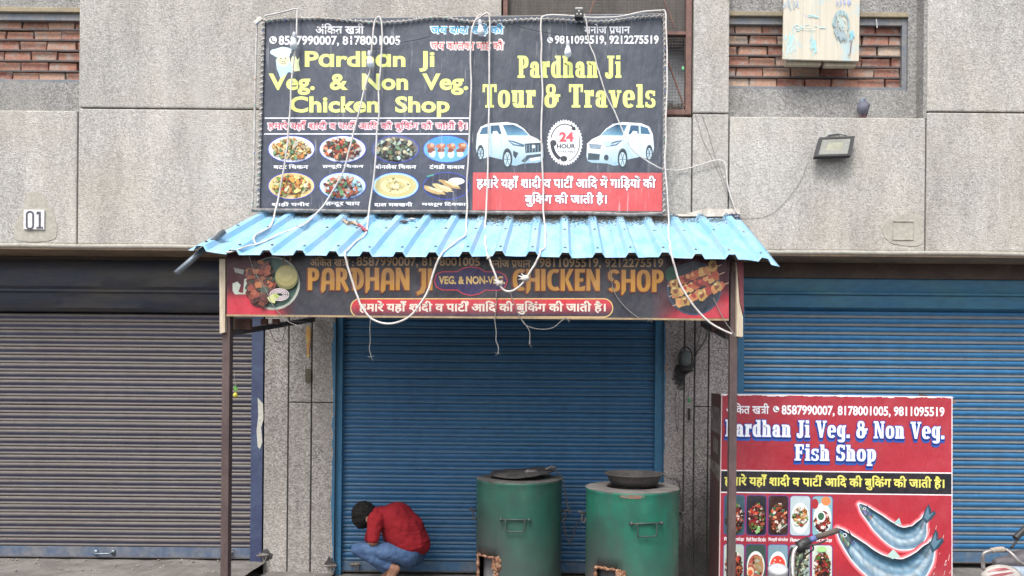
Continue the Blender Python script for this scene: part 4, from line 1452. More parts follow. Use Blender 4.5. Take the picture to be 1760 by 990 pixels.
for k, e in edges.items():
    pts = path_px(e, YN - 0.037)
    step = 4
    for q in range(2, len(pts) - 1, 3 if k == 'top' else 2):
        p = pts[q] + Vector((random.uniform(-.004, .004), 0, random.uniform(-.01, .01)))
        b = part('bead', G().blob(p, (0.006, 0.005, 0.0075), 4), bcols[[0, 2, 0, 1, 2, 3][random.randrange(6)]], rope, True)
g = G()
g.bar(P(438, 40, YN - 0.03), P(450, 31, YN - 0.03), 0.022, 0.03)
part('corner_sleeve', g, m_rope, rope)
# lower edge: dark pipe wrapped with studded tape
pts = path_px([(433, 361), (520, 362), (640, 364), (760, 364), (880, 366), (1000, 366), (1080, 369), (1139, 367)], YN - 0.02)
g = G().tube(pts, 0.016, 9)
part('lower_pipe', g, worn('taped_pipe', (0.17, 0.16, 0.16), (0.34, 0.32, 0.30), 22, 0.7), bn, True)
g = G()
for q in range(1, len(pts) - 1):
    for f in (0.0, 0.5):
        p = pts[q].lerp(pts[q + 1], f)
        g.blob(p + Vector((0, -0.016, 0.004)), 0.004, 3)
part('stud_row', g, m_rope, rope, True)

# white cables
def cable(pts, r, label, mat=None, name='cable', cat='cable', group=None):
    pts = [pts[0]] + [p + Vector((noise.noise(p * 5), 0, noise.noise(p * 5 + Vector((9, 0, 0))))) * 0.010 + Vector((noise.noise(p * 23), 0, 0)) * 0.004 for p in smoothline(pts, 3)[1:-1]] + [pts[-1]]
    return single(name, G().tube(smoothline(pts, 4), r * 0.84, 7), mat or m_cable, label, cat, group, True, loc=pts[0])
YC = YN - 0.055
def mixpath(spec):
    """('w', x, y) in front of the banner, ('a', x, y) lying on the awning, ('f', x, y) hanging at the front edge"""
    out = []
    for k, x, y in spec:
        out.append(P(x, y, YC) if k == 'w' else awn(x, y, 0.012) if k == 'a' else P(x, y, -1.235) if k == 'f' else P(x, y, -0.03))
    return out
W = lambda *p: [('w', x, y) for x, y in p]
A = lambda *p: [('a', x, y) for x, y in p]
Fr = lambda *p: [('f', x, y) for x, y in p]
CG = 'white cables hanging in front of the signs'
cable(mixpath(W((455, 28), (480, 22), (508, 16), (511, 22), (509, 60), (505, 100), (500, 150), (496, 220), (488, 290), (476, 350)) + A((467, 384), (455, 397), (438, 406), (437, 414), (440, 421))), 0.0085,
      'white cable crossing the banner at its far left and ending on the awning', group=CG)
cable(mixpath(W((637, 112), (628, 150), (615, 200), (603, 245), (588, 300), (560, 345)) + A((535, 376), (518, 388), (480, 404), (440, 420), (412, 427), (388, 434))), 0.0085,
      'white cable slanting down left from the second bulb across the food ovals', group=CG)
cable(mixpath(W((638, 92), (641, 60), (645, 40), (651, 30), (656, 38), (656, 80), (652, 150), (649, 220), (644, 290), (636, 350)) + A((632, 384), (629, 401), (612, 415), (597, 430))
      + Fr((593, 437), (599, 460), (608, 490), (620, 522), (638, 547), (665, 557), (690, 552), (712, 536), (732, 505), (748, 462), (757, 440)) + A((764, 431), (785, 416), (799, 404), (802, 390)) + W((802, 355), (804, 280), (809, 180), (809, 80), (812, 45), (820, 29), (826, 25))), 0.0088,
      'long white cable making the deep loop in front of the word PARDHAN JI', group=CG)
cable(mixpath(W((818, 34), (830, 26), (839, 24), (842, 40), (841, 120), (840, 220), (837, 320)) + A((834, 384), (834, 420), (838, 436)) + Fr((841, 443), (848, 462), (858, 488), (868, 499), (880, 500), (893, 493), (905, 478), (918, 456), (926, 440)) + A((930, 431), (936, 424), (937, 400), (936, 384)) + W((934, 340), (931, 260), (932, 160), (930, 80), (930, 40), (934, 28), (960, 26), (1010, 30), (1060, 28), (1110, 20), (1137, 18))), 0.0092,
      'white cable making the small taped loop in front of the word CHICKEN', group=CG)
cable(mixpath(W((1004, 24), (1008, 45), (1014, 75), (1024, 105), (1032, 135), (1046, 170), (1060, 200), (1072, 228), (1086, 256), (1108, 274), (1135, 288)) + [('x', 1160, 294), ('x', 1190, 289), ('x', 1215, 280), ('x', 1238, 276), ('x', 1246, 285), ('x', 1251, 315), ('x', 1258, 345), ('x', 1266, 366)]), 0.0065,
      'thin white cable running from the socket box across the right car to the wall', group=CG)
cable(mixpath(W((1138, 18), (1144, 26), (1146, 90), (1146, 180), (1144, 270), (1147, 345)) + A((1149, 384), (1150, 410), (1153, 432)) + Fr((1156, 443), (1163, 468), (1175, 497), (1193, 526), (1213, 549), (1240, 566), (1258, 574))), 0.0088,
      'white cable down the right edge of the banner, crossing the skewer picture', group=CG)
def knot(px, py, Y, s, label):
    random.seed(px)
    g = G()
    c = P(px, py, Y)
    g.blob(c, (0.026 * s, 0.015, 0.020 * s), 6, px, 0.6)
    for k in range(5):
        d = Vector((random.uniform(-1, 1), -0.1, random.uniform(-.5, .7))) * 0.05 * s
        g.tube([c, c + d], [0.008 * s, 0.003], 5)
    single('cable_tape', g, m_rope, label, 'tape knot', 'knots of tape on the small loop', True)
knot(858, 487, -1.24, 1.0, 'crumpled white tape knot at the lower left of the small cable loop')
knot(903, 478, -1.24, 1.15, 'folded white tape knot at the right side of the small cable loop')
knot(839, 444, -1.24, 0.5, 'tiny white tape knot where the small loop leaves the awning edge')

# bulbs
def bulb(px, py, Y, label, tilt=0.0, s=1.0):
    p = P(px, py, Y)
    t = thing('light_bulb', label, 'light bulb', p, 'white bulbs hanging before the banner')
    g = G().lathe(p, [(0.0, -0.060 * s), (0.014 * s, -0.058 * s), (0.026 * s, -0.048 * s), (0.032 * s, -0.032 * s), (0.031 * s, -0.018 * s), (0.024 * s, 0.004 * s), (0.017 * s, 0.022 * s), (0.015 * s, 0.034 * s)], 18)
    part('glass', g, m_bulb, t, True)
    g = G().lathe(p, [(0.0155 * s, 0.032 * s), (0.017 * s, 0.036 * s), (0.017 * s, 0.07 * s), (0.010 * s, 0.082 * s), (0, 0.084 * s)], 14)
    part('holder', g, flat('bulb_holder', (0.55, 0.56, 0.62), 0.4), t, 40)
    t.rotation_euler = (0, R(tilt), 0)
bulb(505, 72, YC - 0.03, 'white bulb hanging over the phone number at the top left of the banner', 4)
bulb(636, 104, YC - 0.03, 'white bulb hanging over the h of the left yellow title', -6)
bulb(826, 50, YC - 0.03, 'white bulb hanging at the top middle of the banner over blue lettering', -5)
bulb(976, 86, YC - 0.03, 'white bulb hanging at the top right of the banner above the travel title', 0)
# plug socket on the top edge
sk = thing('socket_box', 'small black socket box with white pins on the top edge of the banner', 'socket', P(994, 24, YC))
c = P(995, 24, YC)
part('body', G().box(c.x - 0.036, c.x + 0.036, c.y - 0.03, c.y + 0.03, c.z - 0.042, c.z + 0.03), m_black, sk, False, 0.006)
part('cap', G().box(c.x - 0.032, c.x + 0.032, c.y - 0.026, c.y + 0.026, c.z + 0.028, c.z + 0.046), flat('socket_cap', (0.5, 0.5, 0.48), 0.5), sk, False, 0.006)
for dx, dz in ((0, 0.012), (-0.016, -0.014), (0.016, -0.014)):
    part('pin_hole', G().lathe((c.x + dx, c.y - 0.031, c.z + dz), [(0, 0), (0.0065, 0), (0.0065, 0.004)], 10, 'Y'), flat('pin_white', (0.75, 0.75, 0.75), 0.5), sk)
# dark wires
YW = YN - 0.03
for pts, lab in (([(538, 38), (556, 48), (590, 60), (612, 72), (640, 84), (690, 74), (740, 62)], 'thin dark wire sagging between the phone number and title of the left banner half'),
                 ([(870, 41), (920, 52), (965, 60), (1000, 60), (1010, 57)], 'thin dark wire sagging toward the phone number of the right banner half')):
    cable([P(x, y, YW) for x, y in pts], 0.0035, lab, m_blackcab, 'wire', 'wire', 'thin dark wires over the banner')
for pts, lab in (([(1194, 190), (1206, 235), (1222, 270), (1245, 320), (1266, 368)], 'grey wire down the wall strip right of the banner, ending at the awning corner'),
                 ([(1204, 190), (1215, 225), (1229, 268), (1249, 322), (1267, 366)], 'second grey wire just right of the first on the wall strip beside the banner'),
                 ([(1388, 280), (1380, 300), (1365, 328), (1345, 352), (1325, 368), (1300, 374), (1272, 375)], 'thin wire drooping from the flood light down to the awning corner')):
    cable([P(x, y, -0.006) for x, y in pts], 0.0019, lab, m_string, 'wire', 'wire')
g = G()
random.seed(8)
c0 = P(1262, 373, -0.05)
for k in range(7):
    g.tube(smoothline([c0 + Vector((random.uniform(-.09, .05), random.uniform(-.03, .03), random.uniform(-.02, .03))) for _ in range(6)], 4), 0.003, 4)
single('wire_tangle', g, flat('blue_grey_wire', (0.12, 0.14, 0.22), 0.6), 'tangle of blue grey wire at the right back corner of the awning', 'wire', loc=c0)
# strings hanging below the shop sign
def string(pts, Y, label, r=0.003):
    random.seed(int(pts[0][0]))
    g = G()
    q = smoothline([P(x + random.uniform(-.8, .8), y, Y) for x, y in pts], 6)
    g.tube(q, r, 5)
    e = q[-1]
    for k in range(4):
        g.tube([e, e + Vector((random.uniform(-.03, .03), 0, random.uniform(-.04, .02)))], 0.0015, 4)
    single('string', g, m_string, label, 'string', 'grey strings under the shop sign', False, loc=q[0])
string([(637, 548), (636, 565), (637, 585), (635, 600), (638, 614)], -1.12, 'grey string with frayed end hanging below the sign over the left shutter edge')
string([(853, 500), (852, 530), (850, 548), (853, 570), (852, 586), (856, 596), (857, 608)], -1.12, 'grey twisted string hanging straight below the middle of the sign', 0.0036)
string([(877, 500), (884, 525), (893, 545), (905, 560), (930, 566), (950, 563), (963, 553), (972, 545)], -1.12, 'grey string swagging in a shallow curve under the middle of the sign')
string([(893, 545), (905, 560), (910, 572), (910, 590)], -1.12, 'short grey string branching down from the swagged string')
string([(1046, 448), (1050, 480), (1058, 505), (1075, 528), (1100, 547), (1118, 548)], -1.12, 'dark string curving across the right end of the word CHICKEN SHOP')
string([(1226, 512), (1235, 530), (1248, 555), (1264, 576)], -1.12, 'grey string across the lower right corner of the shop sign')
string([(428, 440), (440, 470), (458, 500), (470, 527), (495, 552), (520, 562)], -1.12, 'dark string crossing the left food plate of the shop sign')
string([(500, 552), (540, 556), (556, 570), (552, 582)], -0.9, 'frayed blue grey string at the left of the shutter top')
string([(462, 562), (470, 580), (477, 588), (486, 582), (490, 560)], -0.5, 'small dark string loop hanging from the left bracket')

# --- the shop sign under the awning
YG = -1.10
m_sign = ink_mat('shop_sign_ink', 0.42, 0.35, dcol=(0.16, 0.15, 0.16))
sg = thing('shop_sign', 'long dark shop sign with golden lettering hung under the blue awning', 'shop sign', P(820, 548, YG))
zt = 2.712
xa, xb = P(390, 500, YG).x, P(1253, 500, YG).x
zb = 2.268
part('sign_box', G().box(xa, xb, YG + 0.0003, YG + 0.06, zb, zt), m_rustframe, sg, False)
part('lower_edge', G().box(xa, xb, YG - 0.004, YG + 0.0002, zb - 0.006, zb + 0.008), worn('brass_edge', (0.40, 0.29, 0.16), (0.28, 0.2, 0.13), 9, 0.6), sg)
S = Sign(YG, sg, m_sign)
S.new()
def U(y, x):                                    # top edge rows stay level with the board
    return y
KG = '26262e'
S.poly([(390, 433), (1253, 440.5), (1253, 547.5), (390, 540.5)], None, None, ['1f1f28', '1f1f28', '30303a', '30303a'])
S.done('printed_sheet')
mk, S.mat = S.mat, ink_mat('soft_sign_ink', 0.42, 0.3, alpha=True, dcol=(0.16, 0.15, 0.16))
def soft(pts, cols):
    S.poly(pts, None, None, [tuple(int(c[i:i + 2], 16) / 255 for i in (0, 2, 4)) + (a,) for c, a in cols])
for (x0, x1, y0, y1) in ((390.5, 520, 434, 541), (1252.5, 1118, 441, 547)):
    S.new(); S.z = 0.0012
    nx, ny = 12, 8
    pts, cols = [], []
    for j in range(ny + 1):
        for i in range(nx + 1):
            u, w = i / nx, j / ny
            k = noise.noise(Vector((u * 2.2 + x0, w * 2.2 - u * 1.5, 3))) * 0.5
            red = max(0, min(1, (w - 0.42 - 0.25 * u + k) * 2.6))
            a = max(0, min(1, (1.0 - u) * 3.0 - 0.2 + k * 0.6)) * (1 if i < nx else 0)
            c = [0.30 + 0.44 * red, 0.11 + 0.09 * red, 0.15 + 0.11 * red]
            pts.append((x0 + (x1 - x0) * u, y0 + (y1 - y0) * w)); cols.append(tuple(c) + (a * (0.72 + 0.28 * red),))
    S.poly(pts, None, [(j * (nx + 1) + i, j * (nx + 1) + i + 1, (j + 1) * (nx + 1) + i + 1, (j + 1) * (nx + 1) + i) for j in range(ny) for i in range(nx)], cols)
    S.done('printed_glow')
S.mat = mk
GC, GC2 = 'd8a04e', 'b8832c'
tg = 'ab8864'
lettering(S, 0.003, [(hindi('अंिकत ख{tra}ी :', 0.02), (533, 441, 608, 458), tg), (font_mesh('8587990007,', 0.022), (613, 441.5, 719, 460), tg), (font_mesh('8178001005', 0.022), (725, 442.5, 825, 457.5), tg)])
lettering(S, 0.003, [(hindi('मनोज {प/}धान :', 0.02), (840, 442.5, 919, 460.5), tg), (font_mesh('9811095519,', 0.022), (927, 443.5, 1033, 462), tg), (font_mesh('9212275519', 0.022), (1040, 444.5, 1140, 459.5), tg)])
o8 = around(1.6)
def gold(txt, box):
    S.new(); S.z = 0.003
    S.fit(glyph_text(txt, GD, 7), box, '6a2c1c', None, [(x - 1.0, y + 0.5) for x, y in o8])
    S.fit(glyph_text(txt, GD, 7), box, 'c8904a', 'aa7a24')
    S.done('lettering')
gold('PARDHAN', (529.5, 460.5, 704, 504)); gold('JI', (716, 461.5, 743.5, 508))
gold('CHICKEN', (881.5, 462.5, 1031, 505)); gold('SHOP', (1045, 463.5, 1140.5, 507))
S.new(); S.z = 0.002
pq = [(760, 467), (786, 467), (796, 461), (810, 458.5), (824, 461), (834, 467), (858, 467.5), (868, 473), (872, 483), (868, 494), (858, 499), (834, 499), (824, 505), (810, 508), (796, 505), (786, 498.5), (760, 498.5), (750, 493), (746.5, 483), (750, 472)]
S.poly(pq, '2c2350'); S.line(pq + pq[:1], 2.0, 'b03448')
S.fit(font_mesh('VEG. & NON-VEG.', 0.04), (754, 474.5, 868, 488.5), 'c8a868')
S.done('veg_plaque')
S.new(); S.z = 0.002
yo = 0
pill = rr(603, 513.5, 1053, 545, 15.5, 8)
S.poly(pill, None, None, ['c83440' if y < 528 else '3c2c3c' for x, y in pill])
S.line(pill + pill[:1], 1.9, 'd8b878')
S.fit(hindi(HB, 0.03), (617, 517, 1041, 540.5), 'dcd2c4')
S.done('hindi_pill')
random.seed(5)
S.new(); S.z = 0.002
S.ell(470, 487, 46, 46, 'a8aca0'); S.ell(469, 486, 43, 43, '3c5850')
for pts, c in (([(400, 500), (400, 487), (408, 484), (414, 490), (410, 502), (418, 504), (420, 480), (426, 477), (424, 506), (404, 506)], 'a8b0a4'), ([(402, 460), (420, 464), (418, 472), (404, 468)], '8a8a84')):
    S.poly(pts, c)
S.line([(494, 462), (487, 447), (491, 438), (500, 442), (498, 452)], 4, '6a5448')
food(S, 449, 487, 28, 42, 'sign', 300, 'e', 0.15)

for q in range(8):
    S.ell(440 + random.uniform(-14, 24), 490 + random.uniform(-34, 22), 6, 5, random.choice(['9a5038', 'b07048', '8a4034']), 9, 0.3)
S.ell(494, 477, 20, 21.5, '6c6a40'); S.ell(494, 475, 18.5, 18, '958c5c'); S.ell(492, 472, 13, 12, 'a09768')
for q in range(4):
    e = [(482 + (16 - q * 3) * math.cos(a / 5), 507 + (10 - q * 2.2) * math.sin(a / 5)) for a in range(33)]
    S.line(e, 1.6, 'd8c8cc')
S.poly([(461, 512), (474, 504), (478, 510), (474, 522), (466, 520)], 'c8cc90'); S.poly([(472, 504), (482, 508), (480, 514), (474, 512)], 'a8b868')
S.done('food_plate')
S.new(); S.z = 0.002
S.ell(1193, 496, 47, 46, '2e4258'); S.ell(1193, 495, 45, 44, '1e2632'); S.ell(1154, 472, 10, 14, '25483a')
for (x0, y0, x1, y1) in ((1147, 492, 1240, 455), (1150, 510, 1245, 468), (1156, 526, 1252, 486)):
    S.line([(x0, y0), (x1, y1)], 1.5, 'b89a84')
    n = 9
    for q in range(n):
        t = 0.12 + 0.72 * q / (n - 1)
        x, y = x0 + (x1 - x0) * t, y0 + (y1 - y0) * t
        S.ell(x, y, 8, 8.5, random.choice(['8a3a30', 'a85a3c', '74302c', 'b87a50', 'c89a60']), 8, 0.28, random.random())
        S.ell(x - 1, y - 2, 4.5, 3.5, random.choice(['c88858', 'd8b070', 'b04a40', '9a3a34']), 7, 0.3, random.random())
for (x, y) in ((1158, 488), (1178, 518), (1206, 508), (1232, 493), (1160, 500), (1225, 455)):
    S.ell(x, y, 7.5, 9, 'a88850', 9, 0.25); S.ell(x, y, 4, 5, '7a4230', 7, 0.3); S.ell(x - 2, y - 4, 3.5, 2, 'c8b47c', 6, 0.3)
S.done('skewer_plate')

# --- the red fish counter
YQ = -0.34
fc = thing('fish_counter', 'tall red counter with printed fish and dishes standing at the right shop', 'counter', P(1437, 990, YQ))
sl = 0.0122
tf = lambda x, y: (x - (y - 680) * 0.014 * (1640 - x) / 400, y + (x - 1240) * sl)
m_fish = ink_mat('fish_banner_ink', 0.34, 0.12, dcol=(0.40, 0.30, 0.3), spec=0.5)
S = Sign(YQ, fc, m_fish, tf)
def Q(x, y, Y=YQ):
    return P(*tf(x, y), Y)
ybot = 1080
c4 = [Q(1240, 677), Q(1637, 677), Q(1637, ybot), Q(1240, ybot)]
g = G().add([(p.x, YQ + q, p.z) for q in (0.0003, 0.02) for p in c4], [(0, 1, 2, 3), (7, 6, 5, 4), (0, 4, 5, 1), (1, 5, 6, 2), (2, 6, 7, 3), (3, 7, 4, 0)])
part('front_panel', g, m_wood, fc)
# side, back and inside shelf
a, b = Q(1240.5, 678), Q(1240.5, ybot)
DP = 0.52
m_side = worn('faded_side_print', (0.16, 0.055, 0.055), (0.10, 0.075, 0.065), 3, 0.75, stretch=(1, 1, 1))
g = G().add([(a.x, YQ + 0.02, a.z), (a.x + 0.02, YQ + DP, a.z + 0.01), (b.x + 0.02, YQ + DP, b.z), (b.x, YQ + 0.02, b.z),
             (a.x + 0.018, YQ + 0.02, a.z), (a.x + 0.038, YQ + DP, a.z + 0.01), (b.x + 0.038, YQ + DP, b.z), (b.x + 0.018, YQ + 0.02, b.z)],
            [(0, 1, 2, 3), (7, 6, 5, 4), (0, 4, 5, 1), (1, 5, 6, 2), (2, 6, 7, 3), (3, 7, 4, 0)])
sp = part('side_panel', g, m_side, fc)
g = G()
for (f0, f1, z0, z1, cc) in ((0.05, 0.95, 1.38, 1.60, 0), (0.2, 0.7, 1.20, 1.33, 0), (0.0, 1.0, 0.98, 1.12, 1)):
    g.add([(a.x - 0.003 + 0.02 * f0 - 0.0005, YQ + 0.03 + (DP - 0.03) * f0, z0), (a.x - 0.003 + 0.02 * f1 - 0.0005, YQ + 0.03 + (DP - 0.03) * f1, z0 + 0.02), (a.x - 0.003 + 0.02 * f1 - 0.0005, YQ + 0.03 + (DP - 0.03) * f1, z1 + 0.02), (a.x - 0.003 + 0.02 * f0 - 0.0005, YQ + 0.03 + (DP - 0.03) * f0, z1)], [(0, 1, 2, 3)])
part('faded_print', g, worn('faded_white_print', (0.30, 0.26, 0.24), (0.14, 0.10, 0.08), 14, 0.8), sp)
a2, b2 = Q(1636, 678), Q(1636, ybot)
g = G().box(b2.x - 0.02, b2.x - 0.002, YQ + 0.021, YQ + DP, b2.z, a2.z - 0.012)
part('side_panel', g, m_side, fc)
g = G().box(a.x + 0.045, a2.x - 0.022, YQ + 0.021, YQ + DP, 0.86, 0.90)
part('worktop', g, m_wood, fc)
g = G().add([P(1579, 677, 0.05), P(1632, 685, YQ + 0.02), P(1632, 690, YQ + 0.02), P(1579, 684, 0.05)] + [v + Vector((0.05, 0, -0.02)) for v in (P(1579, 677, 0.05), P(1632, 685, YQ + 0.02), P(1632, 690, YQ + 0.02), P(1579, 684, 0.05))],
            [(0, 1, 2, 3), (7, 6, 5, 4), (0, 4, 5, 1), (1, 5, 6, 2), (2, 6, 7, 3), (3, 7, 4, 0)])
part('top_brace', g, m_rustframe, fc)
g = G()
for x in (a.x + 0.03, a2.x - 0.03):
    for y in (YQ + 0.045, YQ + DP - 0.03):
        g.box(x - 0.02, x + 0.02, y - 0.02, y + 0.02, 0.0, b.z + 0.02)
part('leg', g, m_rustframe, fc)
S.new()
S.poly([(1240, 677), (1637, 677), (1637, 812), (1240, 812)], None, None, ['a43040', 'a83440', 'b43644', 'a02a38'])
S.poly([(1240, 845), (1637, 845), (1637, ybot), (1240, ybot)], None, None, ['a43040', 'b03240', 'a62c3a', '9a2c3a'])

S.rect(1240, 809, 1637, 845, '23242c'); S.rect(1240, 807.3, 1637, 809.4, 'f0e6e8'); S.rect(1240, 845, 1637, 847, 'f0e6e8')
S.rect(1240, 676.7, 1637, 678.4, 'f2e8ea'); S.rect(1240, 677, 1241.3, ybot, 'e4c8cc'); S.rect(1635.4, 677, 1637, ybot, 'f0e4e6')
random.seed(11)
for k in range(70):
    x = random.uniform(1244, 1634)
    S.ell(x, 677.7 + random.uniform(0, 1.5), random.uniform(1, 8), random.uniform(.4, 1.5), 'f4ecec', 8, 0.4)
for k in range(24):
    x, y = random.uniform(1590, 1632), random.uniform(905, 1000)
    S.line([(x, y), (x + 2, y - random.uniform(3, 14))], 0.8, 'e8c8c8')
S.done('printed_sheet')
m_glow = ink_mat('soft_print_ink', 0.4, 0.1, alpha=True)
mk, S.mat = S.mat, m_glow
S.new(); S.z = 0.0135 - 0.012
S.glow(1500, 922, 150, 72, 'e0404c', 0.75)
S.glow(1440, 770, 190, 40, 'cc4450', 0.45)
S.glow(1560, 1000, 90, 40, 'e89aa0', 0.35)
S.glow(1300, 1000, 60, 60, '7a2030', 0.5)
S.done('printed_glow')
S.mat = mk
WF = 'f2f4fa'
S.new(); S.z = 0.0025
S.fit(hindi('अंिकत ख{tra}ी', 0.02), (1248.5, 692, 1322, 711), WF)
S.done('lettering'); S.new(); S.z = 0.0025
S.fit(font_mesh('8587990007, 8178001005, 9811095519', 0.028), (1343.5, 695, 1623, 714), WF)
phone_icon(S, 1334, 702, 5.2, WF, '3c1c2c')
S.done('lettering')
def slab(txt, box):
    g = glyph_text(txt, SL)
    S.new(); S.z = 0.0025
    for k in range(5, 0, -1):
        S.fit(g, box, '2c64c4' if k > 2 else '16307c', None, [(x * 0.9 , y * 0.9 + k * 1.1) for x, y in around(1.6)])
    S.fit(g, box, '2050b0', None, around(1.2))
    S.fit(g, box, 'f4f6fc')
    S.done('lettering')
slab('Pardhan Ji Veg. & Non Veg.', (1247, 720.5, 1622, 757.5))
slab('Fish Shop', (1366, 761.5, 1505, 797.5))
lettering(S, 0.0025, [(hindi(HB, 0.03), (1247, 814, 1623, 839.5), 'e8e070')])
random.seed(14)
tiles = [(1246.6, 1283), (1284.5, 1320), (1322, 1357.5), (1359, 1395), (1397, 1433)]
sets = [['chilli', 'chilli', 'tandoori', 'salad', 'salad'], ['chilli', 'chaap', 'paneer', 'boneless', 'chilli']]
bgc = [['3c5a64', '20222c', '3a2422', 'b8c8cc', '88b4bc'], ['b8c4bc', '3a5048', '7a9aa8', 'a8b8b0', 'cfd8cc']]
for r in range(2):
    for c in range(5):
        x0, x1 = tiles[c]
        y0, y1 = (850, 919.5) if r == 0 else (934, 1003)
        S.new(); S.z = 0.0016
        S.rrect(x0, y0, x1, y1, 6, '5a4a94'); S.rrect(x0 + 1.2, y0 + 1.2, x1 - 1.2, y1 - 1.2, 5, bgc[r][c])
        cx, cy, w, h = (x0 + x1) / 2, (y0 + y1) / 2, (x1 - x0) / 2 - 3, (y1 - y0) / 2 - 4
        if (r, c) in ((0, 3), (0, 4), (1, 0), (1, 1), (1, 2), (1, 4)):
            S.ell(cx, cy + 4, w * 1.02, h * 0.86, 'e4ece8')
        if (r, c) == (1, 1):
            S.ell(cx, cy + 6, w * 0.9, h * 0.74, 'b0584a'); food(S, cx, cy + 4, w * .8, h * .6, 'chaap', 40, 'e', 0.2)
            S.ell(cx - 9, cy + 14, 6, 9, 'e8c8a0'); S.ell(cx - 9, cy + 15, 4, 5, 'd8583c')
            for q in range(6):
                S.line([(cx - 2 + q * 2.4, cy - 14), (cx + 2 + q * 2, cy + 14)], 1.3, 'b89a6c')
        elif (r, c) == (1, 2):
            S.ell(cx, cy + 4, w * 0.9, h * 0.62, 'e04838')
            for q in range(9):
                S.ell(cx + random.uniform(-9, 9), cy + random.uniform(-8, 12), 1.6, 1.2, 'f4e0d0', 6, 0.3)
        elif (r, c) == (0, 4):
            S.ell(cx + 6, y0 + 9, 8, 8, 'e88a58'); S.ell(cx - 13, y0 + 14, 6, 9, 'a83038')
            food(S, cx, cy + 10, w * .9, h * .6, 'chilli', 110, 'e', 0.2)
            S.ell(cx - 3, cy + 1, 8, 9.5, 'e8f0ec'); S.ell(cx - 3, cy + 1, 5.5, 7, '3c6a50', 10, 0.15)
        elif (r, c) == (0, 3):
            food(S, cx, cy + 1, w * .86, h * .6, 'salad', 160, 'e', 0.18)
        elif (r, c) == (1, 3):
            food(S, cx, cy, w, h, 'boneless', 200, 'r', 0.15)
        else:
            food(S, cx, cy + 4, w * 1.0, h * .92, sets[r][c], 300, 'e', 0.15)
            if r == 0 and c == 1:
                S.poly([(cx - 2, cy + 32), (cx + 1, cy + 20), (cx + 6, cy + 18), (cx + 5, cy + 28)], '8ac078')
            if r == 0 and c == 2:
                S.line([(cx + 14, cy + 14), (cx - 4, cy + 27)], 1.2, 'c8d0d0')
            if (r, c) == (1, 4):
                S.ell(cx - 2, y0 + 7, 8, 5, 'a8d890')
        S.done('food_picture')
fcap = ['िचकन पकोड़ा', 'िचली िचकन िवद बोन', 'िचल्ली बोनलेस', 'िचकन सलाद', 'पनीर पकोड़ा']
lettering(S, 0.0025, [(hindi(t, 0.035), (tiles[i][0] + 1, 922.5, tiles[i][1] - 1, 930.5), 'f0e8ec') for i, t in enumerate(fcap)])
def fish(spine, prof, halo=7, seed=0):
    """a herring: spine curve, half-widths above and below it"""
    random.seed(seed)
    sp_ = smoothline([(x, y, 0) for x, y in spine], 8)
    n = len(sp_)
    def edge(i, w):
        a, b = sp_[max(i - 1, 0)], sp_[min(i + 1, n - 1)]
        d = (b - a).normalized()
        return (sp_[i].x + d.y * w, sp_[i].y - d.x * w)
    def pw(t, k):
        xs = [p[0] for p in prof]
        return float(np.interp(t, xs, [p[k] for p in prof]))
    for h, col in ((halo, 'd85660'), (halo * .72, 'e07a82'), (halo * .46, 'eeb0b6'), (halo * .22, 'fbeef0')):
        up = [edge(i, pw(i / (n - 1), 1) + h) for i in range(n)]
        dn = [edge(i, -pw(i / (n - 1), 2) - h) for i in range(n)]
        S.poly(up + dn[::-1], col, [(i, i + 1, 2 * n - 2 - i, 2 * n - 1 - i) for i in range(n - 1)])
        for i in (0, n - 1):
            S.ell(*edge(i, 0), pw(i / (n - 1), 1) + h, pw(i / (n - 1), 1) + h, col, 14)
    m = 9
    pts, cols = [], []
    rows = ['16303f', '254a60', '4f7e9c', 'a4c8de', '7fa9c6', 'd4e8f4', 'a8c8dc', '7aa2be', '9cc0d8']
    for i in range(n):
        t = i / (n - 1)
        for j in range(m):
            f = j / (m - 1)
            w = pw(t, 1) * (1 - f) - pw(t, 2) * f
            pts.append(edge(i, w))
            c = rows[j]
            rgb = [int(c[q:q + 2], 16) / 255 for q in (0, 2, 4)]
            if t < 0.17:
                rgb = [v * (0.45 + 0.5 * random.random()) for v in rgb]
            k = 0.80 + 0.2 * noise.noise(Vector((i * 0.6, j * 1.1, seed))) + 0.1 * random.random()
            if t > 0.75 and j < 6:
                k *= 0.72
            cols.append(tuple(min(1, v * k) for v in rgb))
    S.poly(pts, None, [(i * m + j, (i + 1) * m + j, (i + 1) * m + j + 1, i * m + j + 1) for i in range(n - 1) for j in range(m - 1)], cols)
    return edge, n, pw
S.new(); S.z = 0.0016
e, n, pw = fish([(1478, 864), (1500, 884), (1522, 903), (1548, 918), (1572, 912), (1584, 896), (1590, 884)], [(0, 1.5, 1.5), (0.08, 7, 8), (0.25, 13, 15), (0.5, 16, 22), (0.65, 14, 24), (0.8, 9, 12), (0.92, 4, 5), (1, 4, 5)], 6, 3)
S.poly([(1585, 886), (1590, 872), (1596, 862), (1600, 870), (1601, 877), (1606, 873), (1609, 878), (1601, 888), (1592, 896)], '2f4c5e'); S.poly([(1588, 885), (1595, 866), (1597, 880), (1605, 876), (1594, 890)], '5f8398')
S.poly([(1536, 896), (1546, 886), (1550, 898)], '9ec4c4')
S.ell(1487, 871, 2.6, 2.6, 'cfdce4'); S.ell(1487, 871, 1.4, 1.4, '15191f')
S.line([(1491, 865), (1496, 874), (1491, 884)], 1.4, '34434f'); S.line([(1500, 880), (1530, 905), (1560, 920)], 1.0, '6f97b0')
S.done('printed_fish')
S.new(); S.z = 0.0052
